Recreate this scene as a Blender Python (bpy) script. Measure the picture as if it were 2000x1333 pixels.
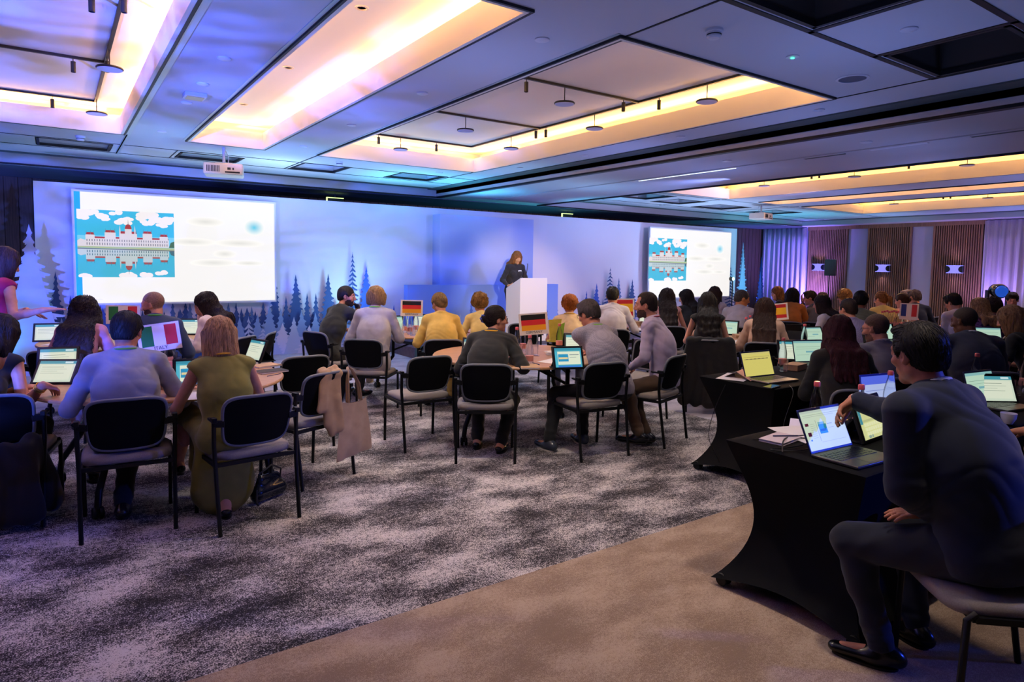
import bpy, bmesh, math, random
import numpy as np
from mathutils import Vector, Matrix, Euler

for _o in list(bpy.data.objects):
    bpy.data.objects.remove(_o)
SC = bpy.context.scene
COL = SC.collection
PI = math.pi
R = math.radians

# ------------------------------------------------------------------ camera
FPX, YAW, PITCH, ROLL, PPX, PPY, EYE = 1282.4, .6074, .06845, .0146, 1000.0, 605.17, 1.6
_f = np.array([math.sin(YAW)*math.cos(PITCH), math.cos(YAW)*math.cos(PITCH), -math.sin(PITCH)])
_r0 = np.array([math.cos(YAW), -math.sin(YAW), 0.0]); _u0 = np.cross(_r0, _f)
_r = math.cos(ROLL)*_r0 + math.sin(ROLL)*_u0
_u = -math.sin(ROLL)*_r0 + math.cos(ROLL)*_u0
cam_data = bpy.data.cameras.new('camera')
cam = bpy.data.objects.new('camera', cam_data); COL.objects.link(cam)
cam.matrix_world = Matrix(((_r[0], _u[0], -_f[0], 0), (_r[1], _u[1], -_f[1], 0), (_r[2], _u[2], -_f[2], EYE), (0, 0, 0, 1)))
cam_data.sensor_width = 36; cam_data.lens = FPX/2000*36
cam_data.shift_x = 0.0; cam_data.shift_y = -(666.5-PPY)/2000
cam_data.clip_start = .05; cam_data.clip_end = 100
SC.camera = cam
def _ray(x, y): return _f + _r*(x-PPX)/FPX - _u*(y-PPY)/FPX
def onz(x, y, z=0.0):                       # survey a photo point on a level surface
    d = _ray(x, y); p = np.array([0, 0, EYE]) + d*(z-EYE)/d[2]; return Vector(p)
def dep(x, y, d): return Vector(np.array([0, 0, EYE]) + _ray(x, y)*d)

# ------------------------------------------------------------------ world, exposure
w = bpy.data.worlds.new('world'); SC.world = w; w.use_nodes = True
w.node_tree.nodes['Background'].inputs[0].default_value = (.10, .12, .30, 1)
w.node_tree.nodes['Background'].inputs[1].default_value = .25
SC.view_settings.view_transform = 'Standard'; SC.view_settings.look = 'None'
SC.view_settings.gamma = 1; SC.view_settings.use_curve_mapping = False
SC.view_settings.exposure = 0.4

def area(name, loc, aim, col, power, sx, sy, spread=180):
    L = bpy.data.lights.new(name, 'AREA'); L.shape = 'RECTANGLE'; L.size = sx; L.size_y = sy
    L.color = col; L.energy = power; L.spread = R(spread)
    o = bpy.data.objects.new(name, L); COL.objects.link(o); o.location = loc
    o.rotation_euler = Vector(aim).to_track_quat('-Z', 'Y').to_euler(); return o
def spot(name, loc, aim, col, power, ang=60, blend=.6, rad=.08, gobo=None):
    L = bpy.data.lights.new(name, 'SPOT'); L.color = col; L.energy = power
    L.spot_size = R(ang); L.spot_blend = blend; L.shadow_soft_size = rad
    o = bpy.data.objects.new(name, L); COL.objects.link(o); o.location = loc
    o.rotation_euler = (Vector(aim)-Vector(loc)).to_track_quat('-Z', 'Y').to_euler()
    if gobo:
        L.use_nodes = True; nt = L.node_tree; em = nt.nodes['Emission']
        tc = nt.nodes.new('ShaderNodeTexCoord'); mp = nt.nodes.new('ShaderNodeMapping'); mp.inputs['Scale'].default_value = gobo
        nz = nt.nodes.new('ShaderNodeTexNoise'); nz.inputs['Scale'].default_value = 1; nz.inputs['Detail'].default_value = 2
        nz.inputs['Distortion'].default_value = 1.2
        rp = nt.nodes.new('ShaderNodeValToRGB'); rp.color_ramp.elements[0].position = .38; rp.color_ramp.elements[1].position = .66
        nt.links.new(tc.outputs['Normal'], mp.inputs[0]); nt.links.new(mp.outputs[0], nz.inputs['Vector'])
        nt.links.new(nz.outputs['Fac'], rp.inputs[0]); nt.links.new(rp.outputs[0], em.inputs[0]); em.inputs[1].default_value = 2.0
    return o

WARM = (1, .56, .19)
BLUE = (.16, .26, 1); VIO = (.38, .34, 1); CYAN = (.10, .75, 1)
# cove LED strips: (x0,x1,y0,y1) of each coffer, area lights lying on the hidden ledges
COFFERS = [(-1.9, .68, 3.25, 9.2), (1.43, 2.31, 3.25, 9.2), (3.1, 5.6, 3.25, 9.2), (9.75, 12.0, 3.2, 9.1), (13.15, 13.8, 3.2, 9.1), (14.85, 17.6, 3.2, 9.1)]
for i, (x0, x1, y0, y1) in enumerate(COFFERS):
    cy = (y0+y1)/2; cx = (x0+x1)/2; k = 5.0 if x1-x0 > 1.2 else 4.6
    if i > 2: k *= 1.0
    for (px, py, ax, ay, ln) in ((x0-.12, cy, .55, 0, y1-y0), (x1+.12, cy, -.55, 0, y1-y0), (cx, y1+.12, 0, -.55, x1-x0), (cx, y0-.12, 0, .55, x1-x0)):
        if ax: area('cove_light', (px, py, 3.31), (ax, ay, 1), WARM, k*ln, ln, .05) if False else None
        L = bpy.data.lights.new('cove_light', 'AREA'); L.shape = 'RECTANGLE'; L.color = WARM; L.energy = k*ln
        L.size, L.size_y = (.05, ln) if ax else (ln, .05)
        o = bpy.data.objects.new('cove_light', L); COL.objects.link(o); o.location = (px, py, 3.315)
        o.rotation_euler = (PI - (0 if ax else math.copysign(.45, ay)), (math.copysign(.45, ax) if ax else 0), 0)
# stage wash: moving heads
spot('stage_wash_and_fill', (3.0, 6.6, 2.85), (4.5, 11.5, 1.4), (.38,.46,1), 105, 95, 1, .15)
spot('stage_wash_and_fill', (8.5, 6.4, 2.85), (7.6, 11.5, 1.5), (.26,.36,1), 330, 80, 1, .15)
spot('stage_wash_and_fill', (12.0, 6.6, 2.85), (11, 11.5, 1.4), (.62,.5,1), 240, 100, 1, .15)
spot('stage_wash_and_fill', (0.6, 7.5, 2.85), (0.8, 11.5, 1.3), (.45, .5, 1), 50, 90, 1, .15)
spot('uplight', (-.9, 10.6, .15), (-.5, 11.6, 1.6), CYAN, 30, 110, 1, .08)
spot('uplight', (-1.2, 12.0, .15), (-1.0, 13.0, 3), BLUE, 120, 120, 1, .08)
spot('uplight', (16.3, 10.6, .2), (16.6, 11.6, 2.0), CYAN, 130, 110, 1, .08)
spot('uplight', (17.6, 12.3, .2), (18.9, 13.9, 2.2), BLUE, 420, 110, 1, .08)
spot('uplight', (19.4, 11.4, .3), (20.3, 12.6, 2.2), (.25, .16, 1), 520, 110, 1, .08)
spot('uplight', (19.5, 6.8, .3), (20.3, 7.2, 2.2), (.4, .25, 1), 130, 110, 1, .08)
spot('uplight', (5.0, 10.6, 1.9), (5.2, 10.6, 3.1), CYAN, 80, 120, 1, .08)
spot('uplight', (9.8, 11.8, .3), (9.0, 11.8, 3.1), CYAN, 100, 110, 1, .08)
spot('uplight', (16.8, 9.2, 1.2), (17.0, 11.2, 3.1), CYAN, 90, 110, 1, .08)
# moving head turned to the ceiling, then added unseen fill spots
spot('ceiling_wash_and_fill', (-2.5, 2.0, 1.1), (-.3, 7.0, 3.3), (.06, .13, 1), 2600, 75, .8, .05, (9, 30, 9))
for x, y, e_ in ((1.07, 1.5, 20), (1.07, 4.0, 26), (1.07, 6.4, 26), (1.07, 8.8, 30), (2.7, 1.6, 20), (2.7, 4.2, 28), (2.7, 6.6, 30), (2.7, 9.2, 34), (4.4, 2.4, 22), (6.0, 1.4, 12), (6.0, 3.8, 22), (6.0, 6.2, 30), (6.0, 8.6, 34), (4.4, 9.7, 30), (7.7, 3.5, 14), (7.7, 6.0, 22), (7.7, 8.6, 30),
                 (9.3, 4, 20), (9.3, 8, 24), (12.5, 4, 24), (12.5, 7, 24), (14.3, 5, 24), (14.3, 8, 24), (18.5, 6, 40), (18.5, 9, 40), (12, 10.3, 30), (15.5, 10.3, 30)):
    spot('ceiling_wash_and_fill', (x, y, 1.95), (x, y+.1, 3.1), (.20, .34, 1) if y < 8.5 else (.25, .6, 1), e_*.72, 160, 1, .3)  # added floating spots without fixtures, an even blue fill for the ceiling
spot('ceiling_wash_and_fill', (4.6, 10.8, .3), (3.6, 10.8, 3.1), (.35, .75, 1), 120, 150, 1, .2)
spot('ceiling_wash_and_fill', (13, 9.5, .9), (12.5, 11, 3.1), (.35, .6, 1), 160, 150, 1, .2)
# warm key on the lectern and the middle tables, white house light
spot('key_light', (3.6, 3.0, 3.0), (7.2, 9.9, 1.2), (1, .74, .42), 1500, 20, .7, .1)
spot('key_light', (9.4, 3.6, 3.0), (4.2, 6.9, 1.0), (1, .68, .32), 520, 30, .7, .1)
spot('key_light', (14.5, 8.2, 3.0), (9.0, 5.6, 1.0), (1, .55, .2), 420, 38, .8, .1)
spot('key_light', (14.8, 8.2, 2.9), (10.8, 4.8, 1.0), (1, .6, .25), 260, 24, .8, .1)
for x, y, e, c in ((1.07, 5.33, 26, (1, .9, .74)), (1.07, 7.9, 44, (1, .93, .80)), (2.7, 3.58, 34, (1, .88, .70)), (2.7, 5.32, 46, (1, .90, .76)), (2.7, 7.0, 50, (1, .93, .82)),
                   (5.95, 3.54, 40, (1, .90, .80)), (5.95, 5.2, 50, (1, .9, .82)), (5.95, 6.9, 50, (1, .9, .88)), (1.6, 2.6, 6, (1, .74, .56)), (2.6, 1.2, 60, (1, .78, .62)), (2.6, 3.6, 46, (1, .84, .7)), (4.6, .3, 5, (.4, .45, 1)),
                   (8.8, 3.5, 36, (.7, .68, 1)), (8.8, 6.5, 36, (.8, .75, 1)), (12.5, 4, 46, (.75, .68, 1)), (12.5, 8, 40, (.7, .7, 1)), (14.3, 6, 46, (.7, .65, 1)), (18, 6, 70, (.9, .75, 1)), (18, 9.5, 60, (.7, .6, 1)), (6.5, 2.2, 12, (.5, .5, 1))):
    spot('down_light', (x, y, 3.07), (x, y, 0), c, e*1.35, 118, .9, .12)

spot('back_blue_light', (7.5, -2.5, 2.6), (3.5, 1.1, 1.1), (.03, .08, 1), 700, 26, .9, .1)

spot('ceiling_wash_and_fill', (2.9, 10.2, 2.2), (2.6, 10.6, 3.1), (.4, .7, 1), 45, 160, 1, .2)
spot('uplight', (6.6, 10.6, 2.0), (6.6, 10.5, 3.1), (.05, .55, 1), 70, 120, 1, .08)
spot('uplight', (9.4, 10.6, 2.0), (9.6, 10.5, 3.1), (.05, .65, 1), 60, 120, 1, .08)

for x in (.5, 3.5, 10.5, 14.5): spot('stage_wash_and_fill', (x, 10.2, 2.3), (x, 12.0, 3.02), (.35, .5, 1), 14, 100, 1, .1)  # added unseen spots that brighten the front beam face

# ------------------------------------------------------------------ materials
def srgb(h):
    if isinstance(h, str):
        h = h.lstrip('#'); c = [int(h[i:i+2], 16)/255 for i in (0, 2, 4)]
    else: c = list(h)
    return tuple(x/12.92 if x <= .04045 else ((x+.055)/1.055)**2.4 for x in c)
_mats = {}
def mat(name, col, rough=.6, metal=0, emit=0, noise=0, nscale=40, bump=0, bscale=200, stretch=(1, 1, 1), spec=.5, trans=0, ior=1.45, alpha=1, sheen=0, coat=0):
    if name in _mats: return _mats[name]
    m = bpy.data.materials.new(name); m.use_nodes = True; nt = m.node_tree; b = nt.nodes['Principled BSDF']
    c = srgb(col); b.inputs['Base Color'].default_value = (*c, 1)
    b.inputs['Roughness'].default_value = rough; b.inputs['Metallic'].default_value = metal
    b.inputs['Specular IOR Level'].default_value = spec; b.inputs['IOR'].default_value = ior
    b.inputs['Transmission Weight'].default_value = trans; b.inputs['Alpha'].default_value = alpha
    b.inputs['Sheen Weight'].default_value = sheen; b.inputs['Coat Weight'].default_value = coat
    if emit: b.inputs['Emission Color'].default_value = (*c, 1); b.inputs['Emission Strength'].default_value = emit; b.inputs['Base Color'].default_value = (*[x*.12 for x in c], 1)
    if noise or bump:
        tc = nt.nodes.new('ShaderNodeTexCoord'); mp = nt.nodes.new('ShaderNodeMapping'); mp.inputs['Scale'].default_value = stretch
        nt.links.new(tc.outputs['Object'], mp.inputs[0])
    if noise:
        n = nt.nodes.new('ShaderNodeTexNoise'); n.inputs['Scale'].default_value = nscale; n.inputs['Detail'].default_value = 4
        nt.links.new(mp.outputs[0], n.inputs['Vector'])
        mx = nt.nodes.new('ShaderNodeMix'); mx.data_type = 'RGBA'
        mx.inputs[6].default_value = (*[max(0, x*(1-noise)) for x in c], 1); mx.inputs[7].default_value = (*[min(1, x*(1+noise)) for x in c], 1)
        cr = nt.nodes.new('ShaderNodeMapRange'); cr.inputs[1].default_value = .3; cr.inputs[2].default_value = .7
        nt.links.new(n.outputs['Fac'], cr.inputs[0]); nt.links.new(cr.outputs[0], mx.inputs[0]); nt.links.new(mx.outputs[2], b.inputs['Base Color'])
        if emit: nt.links.new(mx.outputs[2], b.inputs['Emission Color'])
    if bump:
        n2 = nt.nodes.new('ShaderNodeTexNoise'); n2.inputs['Scale'].default_value = bscale; n2.inputs['Detail'].default_value = 3
        nt.links.new(mp.outputs[0], n2.inputs['Vector'])
        bp = nt.nodes.new('ShaderNodeBump'); bp.inputs['Strength'].default_value = bump; bp.inputs['Distance'].default_value = .004
        nt.links.new(n2.outputs['Fac'], bp.inputs['Height']); nt.links.new(bp.outputs[0], b.inputs['Normal'])
    _mats[name] = m; return m

# ------------------------------------------------------------------ mesh collector
class MB:
    def __init__(s): s.v = []; s.f = []; s.m = []; s.mi = 0; s.T = Matrix.Identity(4)
    def at(s, loc=(0, 0, 0), rz=0, rx=0, ry=0):
        s.T = Matrix.Translation(loc) @ Euler((rx, ry, rz), 'XYZ').to_matrix().to_4x4(); return s
    def add(s, vs, fs, mi=None):
        n = len(s.v); T = s.T
        s.v += [tuple(T @ Vector(p)) for p in vs]; s.f += [tuple(i+n for i in f) for f in fs]
        s.m += [s.mi if mi is None else mi]*len(fs); return s
    def box(s, x0, x1, y0, y1, z0, z1, mi=None):
        v = [(x, y, z) for z in (z0, z1) for y in (y0, y1) for x in (x0, x1)]
        return s.add(v, [(0, 2, 3, 1), (4, 5, 7, 6), (0, 1, 5, 4), (2, 6, 7, 3), (0, 4, 6, 2), (1, 3, 7, 5)], mi)
    def quad(s, a, b, c, d, mi=None): return s.add([a, b, c, d], [(0, 1, 2, 3)], mi)
    def tube(s, pts, r, n=8, mi=None, cap=True, flat=None):
        pts = [Vector(p) for p in pts]; rs = r if isinstance(r, (list, tuple)) else [r]*len(pts)
        v = []; f = []; up = None
        for i, p in enumerate(pts):
            t = (pts[min(i+1, len(pts)-1)]-pts[max(i-1, 0)]).normalized()
            if up is None: up = Vector((0, 0, 1)) if abs(t.z) < .9 else Vector((0, 1, 0))
            a = t.cross(up).normalized(); b = a.cross(t).normalized(); up = b
            for k in range(n):
                an = 2*PI*(k+.5)/n; v.append(tuple(p + (a*math.cos(an)*(flat or 1)+b*math.sin(an))*rs[i]))
        for i in range(len(pts)-1):
            for k in range(n):
                k2 = (k+1) % n; f.append((i*n+k, i*n+k2, (i+1)*n+k2, (i+1)*n+k))
        if cap: f.append(tuple(range(n))[::-1]); f.append(tuple(range((len(pts)-1)*n, len(pts)*n)))
        return s.add(v, f, mi)
    def bar(s, a, b, w, h=None, mi=None):      # rectangular section bar
        h = h or w; a = Vector(a); b = Vector(b); t = (b-a).normalized()
        up = Vector((0, 0, 1)) if abs(t.z) < .9 else Vector((0, 1, 0))
        x = t.cross(up).normalized()*w/2; y = x.cross(t).normalized()*h/2
        v = [tuple(p+sx*x+sy*y) for p in (a, b) for sx, sy in ((-1, -1), (1, -1), (1, 1), (-1, 1))]
        return s.add(v, [(3, 2, 1, 0), (4, 5, 6, 7), (0, 1, 5, 4), (1, 2, 6, 5), (2, 3, 7, 6), (3, 0, 4, 7)], mi)
    def lathe(s, prof, n=24, c=(0, 0, 0), mi=None, axis='z'):
        v = []; f = []
        for r_, z in prof:
            for k in range(n):
                a = 2*PI*k/n; x, y = r_*math.cos(a), r_*math.sin(a)
                v.append((c[0]+x, c[1]+y, c[2]+z) if axis == 'z' else (c[0]+x, c[1]+z, c[2]+y) if axis == 'y' else (c[0]+z, c[1]+x, c[2]+y))
        for i in range(len(prof)-1):
            for k in range(n):
                k2 = (k+1) % n; f.append((i*n+k, i*n+k2, (i+1)*n+k2, (i+1)*n+k) if axis != 'y' else (i*n+k2, i*n+k, (i+1)*n+k, (i+1)*n+k2))
        if prof[0][0] > 1e-6: f.append(tuple(range(n))[::-1])
        if prof[-1][0] > 1e-6: f.append(tuple(range((len(prof)-1)*n, len(prof)*n)))
        return s.add(v, f, mi)
    def prism(s, poly, h0, h1, axis='z', mi=None):   # extrude a 2-D outline
        def P(u, w, h): return (u, w, h) if axis == 'z' else (u, h, w) if axis == 'y' else (h, u, w)
        n = len(poly); v = [P(*p, h0) for p in poly]+[P(*p, h1) for p in poly]
        f = [tuple(range(n))[::-1], tuple(range(n, 2*n))]+[(i, (i+1) % n, n+(i+1) % n, n+i) for i in range(n)]
        return s.add(v, f, mi)
    def build(s, name, mats, parent=None, loc=None, rz=0, smooth=40, bevel=0):
        me = bpy.data.meshes.new(name); me.from_pydata(s.v, [], s.f)
        for m in (mats if isinstance(mats, (list, tuple)) else [mats]): me.materials.append(m)
        me.polygons.foreach_set('material_index', s.m)
        if smooth is not None:
            me.polygons.foreach_set('use_smooth', [True]*len(s.f)); me.update()
            me.set_sharp_from_angle(angle=R(smooth))
        me.update()
        o = bpy.data.objects.new(name, me); COL.objects.link(o)
        if parent: o.parent = parent
        if loc is not None: o.location = loc
        o.rotation_euler.z = rz
        if bevel:
            b = o.modifiers.new('bevel', 'BEVEL'); b.width = bevel; b.segments = 2; b.limit_method = 'ANGLE'; b.angle_limit = R(50)
        return o
def fixn(o):
    bm = bmesh.new(); bm.from_mesh(o.data); bmesh.ops.recalc_face_normals(bm, faces=bm.faces); bm.to_mesh(o.data); bm.free(); return o
def thing(name, label, cat, loc=(0, 0, 0), rz=0, group=None):
    o = bpy.data.objects.new(name, None); COL.objects.link(o); o.location = loc; o.rotation_euler = (0, 0, rz)
    o.empty_display_size = .1; o['label'] = label; o['category'] = cat
    if group: o['group'] = group
    return o
def tag(o, label, cat, group=None):
    o['label'] = label; o['category'] = cat
    if group: o['group'] = group
    return o
def struct(o): o['kind'] = 'structure'; return o
def copy_thing(src, loc, rz=0, label=None, group=None):
    c = src.copy(); COL.objects.link(c); c.location = loc; c.rotation_euler = (0, 0, rz)
    if label: c['label'] = label
    if group: c['group'] = group
    for ch in list(src.children):
        d = ch.copy(); COL.objects.link(d); d.parent = c
        for g in list(ch.children):
            e = g.copy(); COL.objects.link(e); e.parent = d
    return c
def text_verts(txt, size):                    # filled lettering as flat triangles in x,z
    cu = bpy.data.curves.new('t', 'FONT'); cu.body = txt; cu.size = size; cu.align_x = 'CENTER'; cu.align_y = 'CENTER'
    o = bpy.data.objects.new('t', cu); COL.objects.link(o)
    bpy.context.view_layer.update()
    me = bpy.data.meshes.new_from_object(o.evaluated_get(bpy.context.evaluated_depsgraph_get()))
    v = [tuple(x.co) for x in me.vertices]; f = [tuple(p.vertices) for p in me.polygons]
    bpy.data.objects.remove(o); bpy.data.curves.remove(cu); bpy.data.meshes.remove(me)
    return v, f

def ony(x, y, Y): d = _ray(x, y); p = np.array([0, 0, EYE]) + d*Y/d[1]; return float(p[0]), float(p[2])
# ------------------------------------------------------------------ carpet
def carpet(name, dark, mid, light, big, contrast, fine=230, warm=None):
    m = bpy.data.materials.new(name); m.use_nodes = True; nt = m.node_tree; b = nt.nodes['Principled BSDF']
    N = nt.nodes.new; L = nt.links.new
    tc = N('ShaderNodeTexCoord'); mp = N('ShaderNodeMapping'); mp.inputs['Scale'].default_value = (1, 1.6, 1); mp.inputs['Rotation'].default_value = (0, 0, .5)
    L(tc.outputs['Object'], mp.inputs[0])
    n1 = N('ShaderNodeTexNoise'); n1.inputs['Scale'].default_value = big; n1.inputs['Detail'].default_value = 6; n1.inputs['Roughness'].default_value = .6; L(mp.outputs[0], n1.inputs['Vector'])
    n2 = N('ShaderNodeTexNoise'); n2.inputs['Scale'].default_value = fine; n2.inputs['Detail'].default_value = 2; L(tc.outputs['Object'], n2.inputs['Vector'])
    n3 = N('ShaderNodeTexNoise'); n3.inputs['Scale'].default_value = fine*.28; n3.inputs['Detail'].default_value = 3; L(tc.outputs['Object'], n3.inputs['Vector'])
    a = N('ShaderNodeMath'); a.operation = 'MULTIPLY_ADD'; a.inputs[1].default_value = contrast; L(n2.outputs['Fac'], a.inputs[0]); L(n1.outputs['Fac'], a.inputs[2])
    a2 = N('ShaderNodeMath'); a2.operation = 'MULTIPLY_ADD'; a2.inputs[1].default_value = contrast*.45; L(n3.outputs['Fac'], a2.inputs[0]); L(a.outputs[0], a2.inputs[2])
    off = contrast*.5+contrast*.45*.5
    mr = N('ShaderNodeMapRange'); mr.inputs[1].default_value = .36+off; mr.inputs[2].default_value = .64+off; L(a2.outputs[0], mr.inputs[0])
    rp = N('ShaderNodeValToRGB'); e = rp.color_ramp.elements; e[0].color = (*srgb(dark), 1); e[1].color = (*srgb(light), 1)
    q = rp.color_ramp.elements.new(.5); q.color = (*srgb(mid), 1); L(mr.outputs[0], rp.inputs[0]); L(rp.outputs[0], b.inputs['Base Color'])
    b.inputs['Roughness'].default_value = .95; b.inputs['Specular IOR Level'].default_value = .1
    bp = N('ShaderNodeBump'); bp.inputs['Strength'].default_value = .5; bp.inputs['Distance'].default_value = .004; L(n2.outputs['Fac'], bp.inputs['Height']); L(bp.outputs[0], b.inputs['Normal'])
    return m
m_carpet = carpet('patterned_carpet', '#2a282c', '#68646a', '#cfc9ca', 2.0, 1.05, 150)
m_border = carpet('beige_carpet', '#8c7868', '#a18c7a', '#b8a592', 2.2, .9)
m_pale = carpet('pale_stage_carpet', '#9c97a6', '#aeaaba', '#c4c0cc', 2.0, .5)
b = MB()
xs = [-7, 5.62, 21]; ys = [-5, 2.66, 8.3, 14.5]
for i in range(2):
    for j in range(3):
        mi = 1 if j == 0 else (2 if j == 2 else (0 if i == 0 else 2))
        b.quad((xs[i], ys[j], 0), (xs[i+1], ys[j], 0), (xs[i+1], ys[j+1], 0), (xs[i], ys[j+1], 0), mi)
# solid slab under the pile
b.box(-7, 21, -5, 14.5, -.2, -.001, 1)
struct(b.build('floor', [m_carpet, m_border, m_pale], smooth=None))

# ------------------------------------------------------------------ ceiling
m_ceil = mat('ceiling_paint', '#c9cbd6', .85, bump=.15, bscale=300)
m_cof = mat('coffer_paint', '#efe6da', .8)
m_face = mat('beam_face_paint', '#c8c4cc', .7)
m_blk = mat('black_trim', '#15161c', .5)
m_pale_trim = mat('pale_metal_trim', '#b9c8cf', .35, .3)
m_shade_grille = mat('cove_shade_grille_grey', '#59605f', .7)  # grey for the cove's painted shade and the rail grilles
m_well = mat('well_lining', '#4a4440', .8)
def ceiling(name, x0, x1, y0, y1, holes, z=3.1, th=.14):
    b = MB()
    X = sorted({x0, x1, *[h[0] for h in holes], *[h[1] for h in holes]}); Y = sorted({y0, y1, *[h[2] for h in holes], *[h[3] for h in holes]})
    X = [x for x in X if x0 <= x <= x1]; Y = [y for y in Y if y0 <= y <= y1]
    inside = lambda cx, cy: any(h[0] < cx < h[1] and h[2] < cy < h[3] for h in holes)
    solid = {}
    for i in range(len(X)-1):
        for j in range(len(Y)-1): solid[i, j] = not inside((X[i]+X[i+1])/2, (Y[j]+Y[j+1])/2)
    for (i, j), s in solid.items():
        if not s: continue
        a, c, d, e = X[i], X[i+1], Y[j], Y[j+1]
        b.quad((a, d, z), (a, e, z), (c, e, z), (c, d, z)); b.quad((a, d, z+th), (c, d, z+th), (c, e, z+th), (a, e, z+th))
        for (ni, nj, p, q) in ((i-1, j, (a, e), (a, d)), (i+1, j, (c, d), (c, e)), (i, j-1, (a, d), (c, d)), (i, j+1, (c, e), (a, e))):
            if not solid.get((ni, nj), False): b.quad((*p, z), (*q, z), (*q, z+th), (*p, z+th))
    return struct(b.build(name, m_ceil, smooth=None))
WELLS_A = [(-.16, .66, 10.2, 10.88), (1.48, 2.32, 10.25, 10.86), (3.14, 3.9, 10.1, 10.95), (4.76, 5.62, 10.08, 10.86), (3.14, 3.93, 1.66, 2.4), (4.8, 5.64, 1.66, 2.4)]
WELLS_B = [(9.75, 10.9, 9.6, 10.5), (11.3, 12.3, 9.9, 10.75), (13.0, 14.2, 10.1, 11.0), (15.2, 16.4, 10.1, 11.0)]
HA = COFFERS[:3]; HB = COFFERS[3:]
g = .03
ceiling('ceiling', -2.95, 6.2, -4.5, 11.75, [(a-g, b_+g, c-g, d+g) for a, b_, c, d in HA]+WELLS_A)
ceiling('ceiling', 9.0, 19.3, -4.5, 11.75, [(a-g, b_+g, c-g, d+g) for a, b_, c, d in HB]+WELLS_B)
b = MB(); b.box(-7, 21, -5, 14.5, 3.75, 3.85); struct(b.build('ceiling', m_ceil, smooth=None))
for i, (x0, x1, y0, y1) in enumerate(COFFERS):
    b = MB()
    t = g
    for (a, c, d, e) in ((x0-t, x0, y0-t, y1+t), (x1, x1+t, y0-t, y1+t), (x0, x1, y0-t, y0), (x0, x1, y1, y1+t)):
        b.box(a, c, d, e, 3.085, 3.30, 0)                     # upstand
    W = .27
    for (a, c, d, e) in ((x0-W, x0-t, y0-W, y1+W), (x1+t, x1+W, y0-W, y1+W), (x0-t, x1+t, y0-W, y0-t), (x0-t, x1+t, y1+t, y1+W)):
        b.box(a, c, d, e, 3.245, 3.275, 0)                    # hidden ledge
    for (a, c, d, e) in ((x0-W-.03, x0-W, y0-W, y1+W), (x1+W, x1+W+.03, y0-W, y1+W), (x0-W, x1+W, y0-W-.03, y0-W), (x0-W, x1+W, y1+W, y1+W+.03)):
        b.box(a, c, d, e, 3.25, 3.44, 0)
    b.box(x0-W, x1+W, y0-W, y1+W, 3.42, 3.46, 0)
    # thin black metal frame on the soffit
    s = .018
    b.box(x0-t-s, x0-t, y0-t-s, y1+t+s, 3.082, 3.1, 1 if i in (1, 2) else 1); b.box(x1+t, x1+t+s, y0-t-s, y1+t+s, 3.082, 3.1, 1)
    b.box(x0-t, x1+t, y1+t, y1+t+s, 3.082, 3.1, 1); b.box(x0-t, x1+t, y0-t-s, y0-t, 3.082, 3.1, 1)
    struct(b.build('ceiling_coffer', [m_cof, m_blk], smooth=None))
    m_led = mat('warm_led_strip', '#ffc878', emit=5)
    b = MB()
    q = .10
    for (p, r_) in (((x0-q, y0, 3.285), (x0-q, y1, 3.285)), ((x1+q, y0, 3.285), (x1+q, y1, 3.285)), ((x0, y0-q, 3.285), (x1, y0-q, 3.285)), ((x0, y1+q, 3.285), (x1, y1+q, 3.285))): b.bar(p, r_, .012, .008)
    place = ['wide left coffer', 'narrow coffer over the left tables', 'wide middle coffer', 'far right wide coffer nearest the big beam', 'narrow coffer in the far right bay', 'last wide coffer by the right wall'][i]
    tag(b.build('led_strip', m_led, smooth=None), 'warm light strip hidden in the '+place, 'light strip')
# wells: lining boxes
for wi, (x0, x1, y0, y1) in enumerate(WELLS_A+WELLS_B):
    b = MB(); t = .03; zt = 3.23 if y0 > 5 else 3.5
    for (a, c, d, e) in ((x0, x0+t, y0, y1), (x1-t, x1, y0, y1), (x0, x1, y0, y0+t), (x0, x1, y1-t, y1)): b.box(a, c, d, e, 3.095, 3.13, 1)
    for (a, c, d, e) in ((x0-.01, x0+.01, y0, y1), (x1-.01, x1+.01, y0, y1), (x0, x1, y0-.01, y0+.01), (x0, x1, y1-.01, y1+.01)): b.box(a, c, d, e, 3.1, zt, 0)
    b.box(x0, x1, y0, y1, zt-.01, zt+.02, 2)
    if wi == 1:
        for gx in range(3):
            for k in range(40): b.box(1.55+gx*.27+(k % 8)*.022, 1.562+gx*.27+(k % 8)*.022, 10.35+(k//8)*.07, 10.39+(k//8)*.07, zt-.016, zt-.008, 1)
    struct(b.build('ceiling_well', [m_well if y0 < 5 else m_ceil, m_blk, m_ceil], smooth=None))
# seams, strips painted as cove shade, and beams
b = MB()
def seam(x0, x1, y0, y1, wd=.008, mi=0):
    b.box(min(x0, x1)-wd, max(x0, x1)+wd, min(y0, y1)-wd, max(y0, y1)+wd, 3.094, 3.1005, mi)
seam(.75, .75, 9.25, 11.0); seam(-2.9, 6.2, 10.12, 10.12, .005); seam(-2.9, 6.2, 10.95, 10.95, .005); seam(1.42, 1.42, 10.12, 10.95, .005); seam(3.08, 3.08, 9.25, 10.95)
seam(5.67, 5.67, 9.25, 10.95); seam(5.67, 5.67, 0.9, 3.25, .007); seam(3.1, 3.1, .5, 3.22, .007); seam(3.1, 5.67, 2.44, 2.44, .02); seam(3.1, 5.67, 1.62, 1.62, .02); seam(3.97, 3.97, 1.62, 2.44, .02); seam(4.77, 4.77, 1.62, 2.44, .02)
seam(5.67, 5.67, 1.6, 2.44, .02); seam(.68, .68, .3, 3.2, .007); seam(.76, .76, -1, 11.0, .022, 1); seam(1.36, 1.36, 3.2, 9.2, .012, 1); seam(3.03, 3.03, 3.2, 9.2, .010, 1)
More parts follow.
